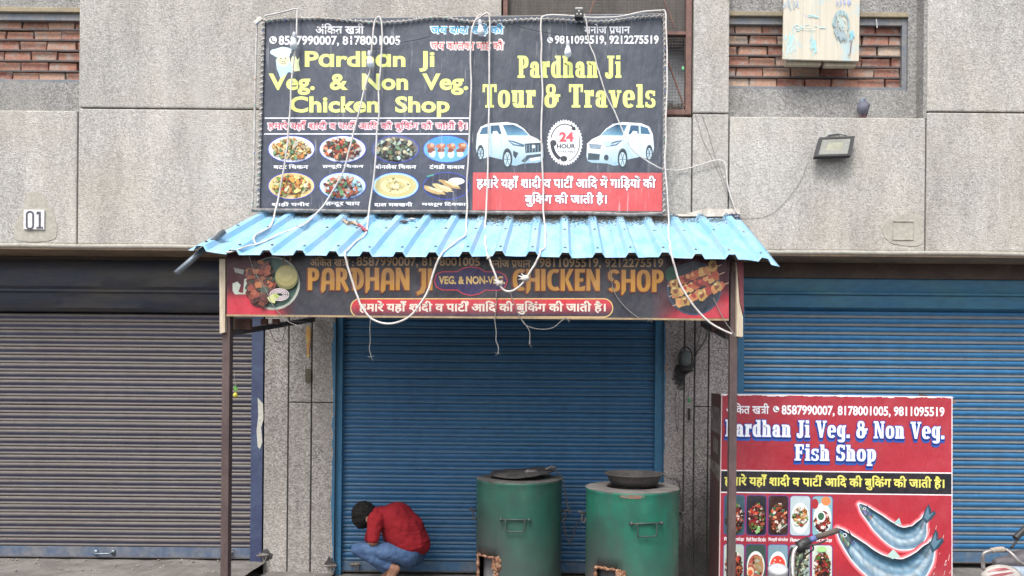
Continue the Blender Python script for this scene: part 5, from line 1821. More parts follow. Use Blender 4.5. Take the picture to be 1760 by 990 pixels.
e, n, pw = fish([(1441, 906), (1462, 930), (1492, 958), (1524, 975), (1556, 976), (1582, 958), (1596, 938), (1602, 928)], [(0, 1.5, 1.5), (0.08, 9, 9), (0.22, 18, 18), (0.45, 22, 28), (0.62, 19, 30), (0.8, 12, 15), (0.93, 5, 6), (1, 5, 6)], 7, 9)
S.poly([(1597, 932), (1603, 916), (1608, 905), (1612, 912), (1612, 922), (1619, 919), (1622, 925), (1612, 938), (1602, 946)], '2f4c5e'); S.poly([(1600, 930), (1608, 910), (1609, 925), (1618, 922), (1605, 940)], '5f8398')
S.poly([(1524, 952), (1536, 940), (1548, 953), (1535, 957)], 'b8d4cc')
S.ell(1453, 917, 3.6, 3.6, 'cfdce4'); S.ell(1453, 917, 2, 2, '15191f')
S.line([(1459, 908), (1466, 922), (1460, 938)], 1.8, '2b3a46'); S.line([(1468, 926), (1505, 965), (1550, 982)], 1.3, '6f97b0'); S.line([(1458, 944), (1466, 958)], 2.2, '46606e')
S.done('printed_fish')

# ------------------------------------------------------------------ tandoor drums
def drum_mat(name, green, green2, hx, hz, sootx):
    """green paint with soot, rust and burnt edges round the fire hole (object space, origin at the drum's foot)"""
    t = NT(name)
    s = t.n('SeparateXYZ')
    oc = t.n('TexCoord').outputs['Object']
    t.l(oc, s.inputs[0])
    v = t.coord('Object')
    x, z = s.outputs[0], s.outputs[2]
    nz = t.noise(v, 7, 6, 0.7)
    c = t.mix(t.ramp(t.noise(t.coord('Object', (3, 3, 0.5)), 3, 5, 0.7), [(0.35, 0), (0.7, 1)]), green, green2)
    def dist(cx, cz, sx, sz):
        dx = t.math('MULTIPLY', t.math('SUBTRACT', x, cx), sx)
        dz = t.math('MULTIPLY', t.math('SUBTRACT', z, cz), sz)
        return t.math('SQRT', t.math('ADD', t.math('MULTIPLY', dx, dx), t.math('MULTIPLY', dz, dz)))
    d = t.math('ADD', dist(sootx, hz + 0.16, 4.2, 2.6), t.math('MULTIPLY', nz, 0.7))
    c = t.mix(t.ramp(t.math('MULTIPLY', d, 0.5), [(0.25, 0.95), (0.75, 0)]), c, (0.035, 0.032, 0.032))
    d = t.math('ADD', dist(hx, hz, 7.0, 4.6), t.math('MULTIPLY', nz, 0.9))
    c = t.mix(t.ramp(t.math('MULTIPLY', d, 0.5), [(0.62, 0.9), (0.74, 0)]), c, (0.10, 0.045, 0.035))
    chip = t.ramp(t.noise(v, 13, 7, 0.8), [(0.66, 0), (0.70, 0.85)])
    c = t.mix(chip, c, (0.13, 0.075, 0.06))
    drip = t.ramp(t.noise(t.coord('Object', (16, 16, 0.9)), 1.6, 5, 0.7), [(0.5, 0), (0.78, 0.55)])
    c = t.mix(drip, c, (0.07, 0.075, 0.07))
    mot = t.ramp(t.noise(v, 2.6, 6, 0.7), [(0.40, 0), (0.68, 0.75)])
    c = t.mix(mot, c, (0.022, 0.045, 0.04))
    scr = t.ramp(t.noise(t.coord('Object', (9, 9, 26)), 2.2, 7, 0.8), [(0.68, 0), (0.71, 0.7)])
    c = t.mix(scr, c, (0.16, 0.20, 0.18))
    low = t.ramp(t.math('ADD', z, t.math('MULTIPLY', nz, 0.4)), [(0.35, 0.6), (0.9, 0)])
    c = t.mix(low, c, (0.075, 0.085, 0.085))
    return t.out(c, t.ramp(nz, [(0.3, 0.32), (0.7, 0.6)]), 0, 0.5)
m_burn = NT('burnt_rim')
_v = m_burn.coord('World')
m_burn.bump(m_burn.noise(_v, 60, 5), 0.8, 0.01)
m_burn = m_burn.out(m_burn.ramp(m_burn.noise(_v, 26, 6, 0.75), [(0.36, (0.05, 0.025, 0.02)), (0.48, (0.20, 0.085, 0.045)), (0.60, (0.38, 0.24, 0.15)), (0.70, (0.66, 0.56, 0.44))]), 0.9)
m_ash = worn('ash_plate', (0.14, 0.135, 0.14), (0.07, 0.065, 0.065), 8, 0.9, stretch=(3, 1, 0.6))
def drum(label, cx, cy, rad, h, mat_args, a0, a1, hz1, hy_px, topmat):
    t = thing('tandoor_drum', label, 'tandoor drum', (cx, cy, 0), 'green tandoor drums before the middle shutter')
    n = 72
    zs = [0.0, 0.02, 0.10, 0.20, 0.30, 0.36, hz1, hz1 + 0.10, hz1 + 0.25, h - 0.08, h - 0.03, h - 0.012]
    g = G()
    vs = []
    for z in zs:
        for k in range(n):
            a = 2 * math.pi * k / n
            r = rad * (1 + 0.012 * noise.noise(Vector((math.cos(a) * 2, math.sin(a) * 2, z * 3))))
            if z in (0.0, h - 0.012):
                r += 0.006
            vs.append((cx + r * math.sin(a), cy - r * math.cos(a), z))
    fs = []
    for j in range(len(zs) - 1):
        for k in range(n):
            am = (360.0 * (k + 0.5) / n + 180) % 360 - 180
            if a0 < am < a1 and 0.02 <= zs[j] and zs[j + 1] <= hz1 + 1e-6:
                continue
            fs.append((j * n + k, j * n + (k + 1) % n, (j + 1) * n + (k + 1) % n, (j + 1) * n + k))
    g.add(vs, fs)
    m = drum_mat(*mat_args)
    b = part('barrel', g, m, t, 40)
    sm = b.modifiers.new('sheet', 'SOLIDIFY'); sm.thickness = 0.004; sm.offset = -1
    # inner clay wall seen through the fire hole, ash inside
    g = G().lathe((cx, cy, 0.02), [(rad - 0.06, 0), (rad - 0.06, hz1 + 0.05), (0, hz1 + 0.05)], 32)
    part('clay_lining', g, m_ash, t, True)
    # burnt rim round the hole
    def at(a, z, r=rad):
        return Vector((cx + r * math.sin(R(a)), cy - r * math.cos(R(a)), z))
    pts = [at(a0 + 2.5, 0.02)] + [at(a0 + 2.5 + random.uniform(-1, 1), z) for z in np.linspace(0.08, hz1 - 0.01, 12)] + \
          [at(a, hz1 + random.uniform(-.004, .006)) for a in np.linspace(a0 + 4, a1 - 3, 8)] + [at(a1 - 2.5 + random.uniform(-1, 1), z) for z in np.linspace(hz1 - 0.01, 0.08, 12)] + [at(a1 - 2.5, 0.02)]
    rr2 = [random.uniform(0.006, 0.011) for _ in pts]
    g = G().tube(smoothline(pts, 2), [random.uniform(0.008, 0.017) for _ in smoothline(pts, 2)], 7)
    random.seed(int(cx * 100))
    for k in range(16):
        z = hz1 - 0.05 + random.uniform(-0.03, 0.04)
        g.blob(at(a1 + random.uniform(-3, 4), z, rad + 0.002), (0.024, 0.010, 0.028), 5, k, 0.9)
    for k in range(8):
        g.blob(at(a1 + random.uniform(-2, 2), random.uniform(0.1, hz1 - .05), rad + 0.001), (0.016, 0.008, 0.035), 5, k, 0.9)
    part('burnt_rim', g, m_burn, t, True)
    # top plate with mouth
    g = G().lathe((cx, cy, h - 0.014), [(rad + 0.004, -0.004), (rad + 0.006, 0.006), (rad - 0.01, 0.010), (0.21, 0.012), (0.20, 0.004), (0.19, -0.12)], 48)
    part('top_plate', g, topmat, t, 40)
    # front bail handle and side rings
    hzc = hy_px
    for (ang, w) in ((-2 if a0 < -60 else 11, 0.30),):
        hw = 0.115
        u = Vector((math.cos(R(ang)), math.sin(R(ang)), 0))
        f = Vector((math.sin(R(ang)), -math.cos(R(ang)), 0))
        base = Vector((cx, cy, hzc)) + f * (rad + 0.012)
        g = G()
        g.tube([base - u * hw, base + u * hw], 0.0075, 7)
        for sgn in (-1, 1):
            g.tube([base + u * sgn * hw - f * 0.04, base + u * sgn * hw + f * 0.01], 0.012, 8)
        q = 0.078
        g.tube(smoothline([base - u * q + f * 0.004, base - u * (q - 0.004) + Vector((0, 0, -0.03)) + f * 0.008, base - u * (q - 0.006) + Vector((0, 0, -0.08)) + f * 0.012, base - u * (q - 0.02) + Vector((0, 0, -0.092)) + f * 0.012,
                           base + u * (q - 0.02) + Vector((0, 0, -0.092)) + f * 0.012, base + u * (q - 0.006) + Vector((0, 0, -0.08)) + f * 0.012, base + u * (q - 0.004) + Vector((0, 0, -0.03)) + f * 0.008, base + u * q + f * 0.004], 3), 0.0055, 6)
        part('bail_handle', g, worn('green_worn_steel', (0.025, 0.06, 0.05), (0.06, 0.06, 0.055), 25, 0.55), t, True)
    for sgn in (-1, 1):
        c = Vector((cx + sgn * (rad + 0.004), cy, hzc + 0.01))
        g = G()
        g.tube([c + Vector((-sgn * 0.01, 0, 0)), c + Vector((sgn * 0.03, -0.01, 0.005)), c + Vector((sgn * 0.055, -0.02, 0.02))], 0.009, 7)
        g.tube(smoothline([c + Vector((sgn * 0.02, -0.03, 0)), c + Vector((sgn * 0.03, -0.035, -0.04)), c + Vector((sgn * 0.01, -0.04, -0.07)), c + Vector((-sgn * 0.005, -0.03, -0.03))], 3), 0.006, 6)
        part('side_lug', g, m_iron, t, True)
    return t
m_top1 = worn('sooty_top', (0.06, 0.055, 0.052), (0.14, 0.13, 0.12), 6, 0.85, bump=0.4)
m_top2 = worn('grey_top', (0.17, 0.155, 0.145), (0.10, 0.09, 0.085), 5, 0.85, bump=0.4)
kA = (D0 - 0.2) / F
cA = P(893, 820, -0.2)
d1 = drum('green tandoor drum nearer the crouching man, with a dull sooty lid', cA.x, -0.2, 0.362, 1.0, ('drum_paint_a', (0.014, 0.09, 0.062), (0.025, 0.11, 0.08), -0.29, 0.22, -0.24), -68, -27, 0.375, P(890, 893, -0.56).z, m_top1)
cB = P(1087, 820, -0.72)
d2 = drum('brighter green tandoor drum standing between the other drum and the red counter', cB.x, -0.72, 0.362, 1.0, ('drum_paint_b', (0.006, 0.135, 0.085), (0.015, 0.16, 0.105), -0.24, 0.24, -0.25), -56, -19, 0.415, P(1100, 899, -1.07).z, m_top2)
# worn brand mark and scratches
g = G()
q = P(1085, 851, -1.0)
vs = []
n = 12
for i in range(n + 1):
    x = q.x - 0.09 + 0.18 * i / n
    dx = x - cB.x
    yy = -0.72 - math.sqrt(0.3635 ** 2 - dx * dx) - 0.002
    w = 0.5 + 0.5 * math.sin(math.pi * i / n)
    vs += [(x, yy, q.z - 0.016 * w), (x, yy, q.z + 0.018 * w)]
g.add(vs, [(2 * i, 2 * i + 1, 2 * i + 3, 2 * i + 2) for i in range(n)])
part('rust_patch', g, worn('rust_patch', (0.24, 0.10, 0.07), (0.06, 0.17, 0.13), 30, 0.8, lo=0.4, hi=0.6), d2, True)
# lids: an iron pan and a crumpled sooty lid
c = P(1090, 806, -0.72)
g = G().lathe((c.x, -0.72, 1.0), [(0.0, 0.006), (0.15, 0.004), (0.178, 0.012), (0.200, 0.05), (0.212, 0.088), (0.228, 0.092), (0.227, 0.100), (0.208, 0.099), (0.192, 0.060), (0.17, 0.022), (0, 0.016)], 40)
pan = thing('iron_pan', 'round black iron pan covering the mouth of the brighter green drum', 'pan', (c.x, -0.72, 1.0))
part('bowl', g, m_iron, pan, 50)
g = G()
for sgn in (-1, 1):
    e = Vector((c.x + sgn * 0.215, -0.72, 1.085))
    g.tube(smoothline([e + Vector((0, -0.04, 0)), e + Vector((sgn * 0.012, -0.03, 0.010)), e + Vector((sgn * 0.014, 0.03, 0.012)), e + Vector((0, 0.04, 0))], 3), 0.005, 6)
part('loop_handle', g, m_iron, pan, True)
c = Vector((cA.x + 0.02, -0.2, 1.0))
g = G()
vs = []
n = 40
rings_ = [(0.0, 0.035), (0.10, 0.04), (0.19, 0.03), (0.25, 0.022), (0.27, 0.012), (0.272, 0.0), (0.25, -0.002), (0.0, 0.0)]
for (r, z) in rings_:
    for k in range(n):
        a = 2 * math.pi * k / n
        x, y = r * math.cos(a), r * math.sin(a)
        zz = z + 0.016 + max(0, x + 0.05) * 0.10 + 0.018 * noise.noise(Vector((x * 9, y * 9, 1))) * (1 if r < 0.26 else 0.6)
        vs.append((c.x + x, c.y + y, c.z + zz))
fs = [(j * n + k, j * n + (k + 1) % n, (j + 1) * n + (k + 1) % n, (j + 1) * n + k) for j in range(len(rings_) - 1) for k in range(n)]
g.add(vs, fs)
lidt = thing('sheet_lid', 'crumpled sooty sheet lid tilted on top of the drum nearer the man', 'lid', (c.x, -0.2, 1.0))
part('disc', g, m_iron, lidt, 50)
g = G()
g.tube([c + Vector((0.20, -0.10, 0.075)), c + Vector((0.25, -0.08, 0.095)), c + Vector((0.29, -0.05, 0.085))], 0.012, 7)
g.blob(c + Vector((0.08, -0.14, 0.06)), (0.06, 0.04, 0.02), 7, 4, 0.5)
part('bent_tab', g, worn('scorched_steel', (0.20, 0.18, 0.17), (0.06, 0.05, 0.05), 18, 0.6), lidt, True)
def chain(name, pts, parent, label=None):
    pts = smoothline(pts, 10)
    root = None
    tot = 0
    lib = G()
    for k in range(13):
        pass
    ring_ = [Vector((0.013 * math.cos(a), 0, 0.0085 * math.sin(a))) for a in [2 * math.pi * k / 10 for k in range(11)]]
    g = G()
    acc = 0
    flip = False
    last = pts[0]
    for a, b in zip(pts[:-1], pts[1:]):
        acc += (b - a).length
        if acc >= 0.021:
            acc = 0
            t = (b - a).normalized()
            u = t.orthogonal().normalized()
            if flip:
                u = t.cross(u)
            flip = not flip
            g.tube([b + t * q.x + u * q.z for q in ring_], 0.0028, 4, False)
    return part(name, g, m_iron, parent, True)
X = lambda px, py, Y: P(px, py, Y)
ch = chain('chain', [X(950, 806, -0.25), X(958, 812, -0.3), X(966, 822, -0.35), X(970, 840, -0.35), X(974, 860, -0.36), X(980, 885, -0.38)], d1)
chain('chain', [X(968, 892, -0.3), X(972, 915, -0.3), X(978, 932, -0.3), X(984, 925, -0.32), X(990, 905, -0.34), X(998, 893, -0.45), X(1006, 889, -0.6)], d1)
chain('chain', [X(1136, 810, -0.8), X(1145, 820, -0.85), X(1155, 823, -0.85), X(1164, 826, -0.85), X(1169, 840, -0.80), X(1170, 870, -0.76), X(1170, 893, -0.74)], d2)

# ------------------------------------------------------------------ crouching man in red
MY = 0.03
def M(px, py, dy=0.0):
    return P(px, py, MY + dy)
def mv(px, py, dy=0.0):
    return tuple(M(px, py, dy))
m_skin = worn('skin', (0.30, 0.16, 0.105), (0.24, 0.12, 0.08), 12, 0.6, spec=0.3, bump=0.05)
m_hair = worn('black_hair', (0.008, 0.007, 0.007), (0.018, 0.015, 0.014), 40, 0.75, spec=0.2, bump=0.6, fine=120)
def cloth(name, c, c2, sc=7):
    t = NT(name)
    v = t.coord('World')
    k = t.mix(t.ramp(t.noise(v, sc, 4), [(0.35, 0), (0.7, 1)]), c, c2)
    w = t.n('TexNoise')
    w.inputs['Scale'].default_value = 9
    w.inputs['Detail'].default_value = 2
    w.inputs['Distortion'].default_value = 1.6
    t.l(v, w.inputs['Vector'])
    t.bump(w.outputs['Fac'], 0.35, 0.04)
    return t.out(k, 0.9, 0, 0.2)
m_shirt = cloth('red_shirt', (0.27, 0.016, 0.022), (0.21, 0.012, 0.018))
m_jean = cloth('blue_jeans', (0.042, 0.08, 0.17), (0.085, 0.14, 0.25), 14)
man = thing('person', 'man in a red shirt and blue jeans crouching barefoot by the middle shutter', 'person', (M(680, 990).x, MY, 0))
# joints (x,z from the photo, depth by hand; the near side is his left)
neck, chest, belly, hip = mv(643, 892, 0.0), mv(668, 905, 0.0), mv(698, 930, 0.02), mv(708, 958, 0.03)
head = mv(629, 884, 0.0)
shn, shf = mv(646, 894, -0.17), mv(648, 890, 0.16)
eln, elf = mv(641, 930, -0.20), mv(636, 930, 0.17)
han, haf = mv(652, 950, 0.0), mv(648, 952, 0.08)
hin, hif = mv(700, 953, -0.10), mv(702, 955, 0.12)
knn, knf = mv(614, 944, -0.20), mv(622, 940, 0.16)
ann, anf = mv(674, 976, -0.15), mv(668, 984, 0.13)
A3 = np.array
def lerp3(a, b, t):
    return tuple(A3(a) * (1 - t) + A3(b) * t)
def down(p, d):
    return (p[0], p[1], p[2] - d)
body = [('cap', mv(682, 900, 0), mv(696, 922, 0.01), 0.11, 0.11), ('cap', mv(696, 922, .01), mv(698, 948, 0.02), 0.11, 0.085), ('cap', mv(650, 890, -.12), mv(650, 888, .12), 0.05, 0.05, 0.04), ('cap', mv(640, 884, 0), mv(682, 900, 0), 0.052, 0.075),
        ('ell', (head[0] - 0.015, head[1], head[2] - 0.005), (0.092, 0.076, 0.100), 0.02), ('ell', (head[0] - 0.06, head[1] + 0.03, head[2] - 0.06), (0.035, 0.045, 0.045), 0.03),
        ('ell', (head[0] - 0.105, head[1] + 0.03, head[2] - 0.055), (0.018, 0.012, 0.014), 0.012), ('ell', (head[0] + 0.035, head[1] - 0.085, head[2] - 0.03), (0.017, 0.016, 0.030), 0.008),
        ('ell', (head[0] + 0.0, head[1] + 0.078, head[2] - 0.02), (0.018, 0.010, 0.028), 0.008)]
for s, e, h in ((shn, eln, han), (shf, elf, haf)):
    body += [('cap', s, e, 0.044, 0.036, 0.02), ('cap', e, h, 0.038, 0.026, 0.02)]
    d = A3((-0.18, 0.12, -0.55))
    palm = A3(h) + d * 0.06
    body += [('cap', h, tuple(palm), 0.026, 0.030, 0.012)]
    for k in range(4):
        off = A3((0.0, (k - 1.5) * 0.017, 0.004 * (1.5 - abs(k - 1.5))))
        L = (0.034, 0.040, 0.037, 0.029)[k]
        p0 = palm + off + d * 0.02
        p1 = p0 + d * L * 1.4
        p2 = p1 + A3((-0.25, 0.05, -0.75)) * L * 0.8
        body += [('cap', tuple(p0), tuple(p1), 0.0095, 0.0085, 0.005), ('cap', tuple(p1), tuple(p2), 0.0085, 0.0075, 0.005)]
    t0 = A3(h) + d * 0.02 + A3((0, -0.028, 0))
    body += [('cap', tuple(t0), tuple(t0 + A3((-0.03, -0.022, -0.018))), 0.011, 0.010, 0.006), ('cap', tuple(t0 + A3((-0.03, -0.022, -0.018))), tuple(t0 + A3((-0.055, -0.018, -0.03))), 0.010, 0.008, 0.005)]
for hp_, kn, an in ((hin, knn, ann), (hif, knf, anf)):
    body += [('cap', hp_, kn, 0.070, 0.042, 0.02), ('cap', kn, lerp3(kn, an, 0.4), 0.038, 0.046, 0.01), ('cap', lerp3(kn, an, 0.4), an, 0.046, 0.033, 0.01)]
    # heel up, toes pressed on the ground ahead
    heel = (an[0] + 0.035, an[1], an[2] - 0.01)
    ball = (an[0] - 0.045, an[1], 0.028)
    body += [('cap', an, heel, 0.034, 0.031, 0.02), ('cap', heel, ball, 0.030, 0.030, 0.02), ('cap', an, ball, 0.032, 0.030, 0.02)]
    for k in range(5):
        b0 = (ball[0] - 0.01, ball[1] + (k - 2) * 0.017, 0.022)
        b1 = (ball[0] - (0.06 if abs(k) else 0.066) + 0.004 * k, ball[1] + (k - 2) * 0.019, 0.011)
        body += [('cap', b0, b1, 0.012 if k else 0.014, 0.010 if k else 0.013, 0.005)]
x0, x1 = M(590, 900).x, M(750, 900).x
g = sdf_mesh('body', body, (x0, MY - 0.36, -0.01), (x1, MY + 0.36, 0.83), 0.0085, 0.03)
part('body', g, m_skin, man, True)
hair = [('ell', (head[0] - 0.018, head[1] - 0.004, head[2] + 0.002), (0.106, 0.090, 0.116), 0.02), ('ell', (head[0] + 0.03, head[1], head[2] + 0.015), (0.062, 0.070, 0.066), 0.02), ('ell', (head[0] - 0.03, head[1] - 0.01, head[2] - 0.045), (0.08, 0.07, 0.075), 0.02)]
g = sdf_mesh('hair', hair, (head[0] - .15, head[1] - .13, head[2] - .16), (head[0] + .15, head[1] + .13, head[2] + .16), 0.006, 0.02)
hv = []
for v in g.v:
    v = Vector(v); c = Vector((head[0], head[1], head[2]))
    hv.append(tuple(c + (v - c) * (1 + 0.07 * noise.noise(v * 30) + 0.06 * noise.noise(v * 80))))
g.v = hv
keep = [f for f in g.f if not (sum(g.v[i][0] for i in f) / len(f) < head[0] - 0.05 and sum(g.v[i][2] for i in f) / len(f) < head[2] - 0.03 and sum(g.v[i][1] for i in f) / len(f) > head[1] - 0.02)]
g.f = keep
part('hair', g, m_hair, man, True)
shirt = [('ell', mv(682, 892, 0.0), (0.150, 0.200, 0.150), 0.03), ('ell', mv(694, 912, 0.01), (0.185, 0.205, 0.165), 0.04), ('ell', mv(704, 930, 0.02), (0.170, 0.195, 0.135), 0.04),
         ('cap', mv(684, 944, -0.05), mv(724, 938, 0.02), 0.075, 0.075, 0.03), ('cap', mv(684, 945, 0.08), mv(722, 938, 0.06), 0.075, 0.075, 0.03),
         ('cap', mv(655, 888, -0.10), mv(655, 886, 0.10), 0.085, 0.085, 0.03), ('cap', mv(646, 892, -0.17), mv(641, 926, -0.20), 0.070, 0.050, 0.010),
         ('cap', mv(648, 890, 0.16), mv(636, 926, 0.17), 0.072, 0.052, 0.012), ('cap', mv(646, 884, 0), mv(660, 886, 0), 0.062, 0.08, 0.02)]
g = sdf_mesh('shirt', shirt, (x0, MY - 0.40, 0.05), (x1 + 0.1, MY + 0.40, 0.86), 0.010, 0.03)
def folds(g, amp, f, seed, dirv=(1, 1, 1)):
    out = []
    for v in g.v:
        v = Vector(v)
        q = Vector((v.x * f * dirv[0], v.y * f * dirv[1], v.z * f * dirv[2]))
        n_ = noise.noise(q + Vector((seed, 0, 0))) + 0.5 * noise.noise(q * 2.1)
        out.append((v.x + amp * n_, v.y - amp * n_, v.z + amp * 0.6 * n_))
    g.v = out
folds(g, 0.008, 7, 3, (1.8, 1, 0.7))
folds(g, 0.004, 16, 5, (0.6, 1, 2.2))
part('shirt', g, m_shirt, man, True)
jean = [('cap', mv(700, 952, -0.06), mv(710, 952, 0.09), 0.112, 0.112), ('cap', mv(690, 956, -0.06), mv(690, 956, 0.10), 0.07, 0.07)]
for hp_, kn, an in ((hin, knn, ann), (hif, knf, anf)):
    jean += [('cap', mv(694, 952, hp_[1] - MY), lerp3(hp_, kn, 0.45), 0.088, 0.080, 0.02), ('cap', lerp3(hp_, kn, 0.45), kn, 0.080, 0.052, 0.02),
             ('cap', (kn[0], kn[1], kn[2] - 0.012), lerp3(kn, an, 0.45), 0.046, 0.056, 0.006), ('cap', lerp3(kn, an, 0.45), lerp3(kn, an, 0.88), 0.056, 0.042, 0.01)]
g = sdf_mesh('jeans', jean, (x0, MY - 0.36, -0.01), (x1 + 0.05, MY + 0.40, 0.6), 0.0085, 0.03)
folds(g, 0.004, 11, 6, (1, 1, 1.4))
part('jeans', g, m_jean, man, True)

# ------------------------------------------------------------------ pigeon
pg = P(1484, 198, 0.035)
pz = 4.182
base = (pg.x, 0.055, pz)
B_ = lambda x, y, z: (base[0] + x, base[1] + y, base[2] + z)
pr = [('ell', B_(0.0, 0.0, 0.085), (0.048, 0.055, 0.062), 0.02), ('cap', B_(0.0, -0.012, 0.10), B_(-0.004, -0.02, 0.135), 0.038, 0.024, 0.02), ('ell', B_(-0.003, -0.024, 0.150), (0.019, 0.022, 0.019), 0.01),
      ('cap', B_(-0.004, -0.04, 0.149), B_(-0.007, -0.060, 0.144), 0.007, 0.003, 0.005), ('cap', B_(0.022, 0.03, 0.06), B_(0.038, 0.075, 0.015), 0.024, 0.012, 0.02)]
g = sdf_mesh('body', pr, B_(-0.09, -0.09, -0.02), B_(0.09, 0.12, 0.19), 0.005, 0.02)
pig = thing('pigeon', 'grey pigeon perched on the ledge above the flood light', 'pigeon', base)
def pigeon_mat():
    t = NT('pigeon_feathers')
    s = t.n('SeparateXYZ')
    t.l(t.n('TexCoord').outputs['Object'], s.inputs[0])
    c = t.ramp(t.math('MULTIPLY', s.outputs[2], 5.0), [(0.0, (0.16, 0.17, 0.22)), (0.45, (0.20, 0.20, 0.26)), (0.60, (0.13, 0.13, 0.17)), (0.72, (0.22, 0.27, 0.34))])
    c = t.mix(t.ramp(t.noise(t.coord('World'), 70, 4), [(0.4, 0), (0.7, 0.6)]), c, (0.08, 0.08, 0.11))
    return t.out(c, 0.75)
part('body', g, pigeon_mat(), pig, True)
g = G()
for sgn in (-1, 1):
    g.tube([Vector(B_(sgn * 0.014, 0.005, 0.04)), Vector(B_(sgn * 0.014, -0.002, 0.003))], 0.004, 6)
    for dx in (-0.010, 0, 0.010):
        g.tube([Vector(B_(sgn * 0.014, -0.002, 0.003)), Vector(B_(sgn * 0.014 + dx, -0.024, 0.002))], 0.0025, 5)
part('foot', g, flat('pigeon_foot', (0.35, 0.12, 0.12), 0.6), pig, True)
g = sdf_mesh('wing', [('cap', B_(0.042, 0.0, 0.11), B_(0.05, 0.055, 0.03), 0.022, 0.010, 0.01)], B_(0.0, -0.06, -0.01), B_(0.09, 0.10, 0.15), 0.005, 0.01)
part('wing', g, flat('wing_grey', (0.09, 0.09, 0.13), 0.8), pig, True)

# ------------------------------------------------------------------ flood light
fl = thing('flood_light', 'black flood light with pale glass tilted down on the wall below the pigeon', 'flood light', P(1435, 240, 0))
a, b, c, d = P(1408, 237, -0.055), P(1469, 234.5, -0.055), P(1462, 268, -0.11), P(1399, 270, -0.11)
nrm = (b - a).cross(d - a).normalized()
if nrm.y > 0: nrm = -nrm
def quadslab(g, pts, t0, t1, n):
    vs = [p + n * t0 for p in pts] + [p + n * t1 for p in pts]
    g.add(vs, [(0, 1, 2, 3), (7, 6, 5, 4), (0, 4, 5, 1), (1, 5, 6, 2), (2, 6, 7, 3), (3, 7, 4, 0)])
cen = (a + b + c + d) / 4
g = G(); quadslab(g, [a, b, c, d], -0.035, 0.0, nrm)
part('housing', g, m_black, fl, False, 0.003)
ins = lambda k, kz=None: [cen + (p - cen) * k for p in (a, b, c, d)]
g = G()
o_, i_ = [p + nrm * 0.001 for p in ins(1.0)], [p + nrm * 0.001 for p in ins(0.80)]
o2, i2 = [p + nrm * 0.008 for p in ins(1.0)], [p + nrm * 0.008 for p in ins(0.80)]
g.add(o_ + i_ + o2 + i2, [(8 + k, 8 + (k + 1) % 4, 12 + (k + 1) % 4, 12 + k) for k in range(4)] + [(4 + k, 4 + (k + 1) % 4, 12 + (k + 1) % 4, 12 + k) for k in range(4)] + [(k, (k + 1) % 4, 8 + (k + 1) % 4, 8 + k) for k in range(4)])
part('bezel', g, m_black, fl)
g = G(); quadslab(g, ins(0.795), 0.001, 0.0035, nrm)
part('glass', g, worn('frosted_glass', (0.29, 0.295, 0.265), (0.23, 0.235, 0.21), 5, 0.25), fl)
g = G(); quadslab(g, [cen + (p - cen) * 0.42 for p in (a, b, c, d)], 0.0036, 0.0042, nrm)
part('led_plate', g, flat('led_plate', (0.34, 0.34, 0.26), 0.5), fl)
g = G()
g.tube([P(1418, 237, -0.04), P(1424, 232, -0.01), P(1440, 230, -0.005), P(1455, 233, -0.04)], 0.006, 6)
part('bracket', g, m_frame, fl, True)

# ------------------------------------------------------------------ painted board across the right window
yb = -0.02
pb = thing('painted_board', 'cream wooden board with faded blue paint hung over the brick-filled right window', 'painted board', P(1410, 100, yb))
def bquad(x0, y0, x1, y1, x2, y2, x3, y3):
    return [P(x0, y0, yb), P(x1, y1, yb), P(x2, y2, yb), P(x3, y3, yb)]
def board_mat():
    t = NT('painted_wood')
    v = t.coord('World')
    c = t.mix(t.ramp(t.noise(t.coord('World', (14, 1, 0.7)), 2, 5, 0.7), [(0.35, 0), (0.7, 1)]), (0.66, 0.62, 0.52), (0.55, 0.50, 0.40))
    a1 = t.ramp(t.noise(v, 4.3, 4, 0.7), [(0.54, 0), (0.66, 0.6)])
    c = t.mix(a1, c, (0.34, 0.58, 0.68))
    a2 = t.ramp(t.noise(v, 7.7, 5, 0.7), [(0.62, 0), (0.7, 0.45)])
    c = t.mix(a2, c, (0.40, 0.42, 0.55))
    return t.out(c, 0.75)
mb = board_mat()
xs_ = [(1348, 1380), (1381.5, 1409), (1410.5, 1440), (1441.5, 1477)]
for (x0, x1) in xs_:
    f = lambda x: x - (x < 1400) * 0
    g = G()
    pts = [P(x0 - 1, -60, yb), P(x1 + 1 - 1, -60, yb), P(x1 - 2.5, 103.5 + (x1 - 1345) * 0.026, yb), P(x0 - 4, 103.5 + (x0 - 1345) * 0.026, yb)]
    quadslab(g, pts, 0.0, 0.022, Vector((0, -1, 0)))
    part('plank', g, mb, pb, False, 0.002)
g = G()
g.box(P(1350, 100, .02).x, P(1410, 100, .02).x, 0.0, 0.05, P(1350, 111, 0).z, P(1350, 60, 0).z)
g.box(P(1416, 100, .02).x, P(1470, 100, .02).x, 0.0, 0.05, P(1416, 113.5, 0).z, P(1350, 60, 0).z)
part('batten', g, m_wood, pb)
SB = Sign(yb - 0.0225, pb, ink_mat('brushed_paint', 0.7, 0.3, dcol=(0.6, 0.58, 0.5)))
random.seed(77)
SB.new(); SB.z = 0.001
def brush(x, y, w, h, c, n=18, ang=None):
    for k in range(n):
        a = random.uniform(1.2, 1.9) if ang is None else ang + random.uniform(-.3, .3)
        cx, cy = x + random.gauss(0, w / 2.4), y + random.gauss(0, h / 2.4)
        L = random.uniform(2, 7)
        SB.line([(cx - L * math.cos(a), cy - L * math.sin(a)), (cx + L * math.cos(a), cy + L * math.sin(a))], random.uniform(0.6, 1.8), c)
brush(1357, 66, 10, 14, 'b0dce0', 26); brush(1358, 82, 12, 14, 'bfe0e2', 22); brush(1398, 80, 8, 22, 'a8dae2', 22)
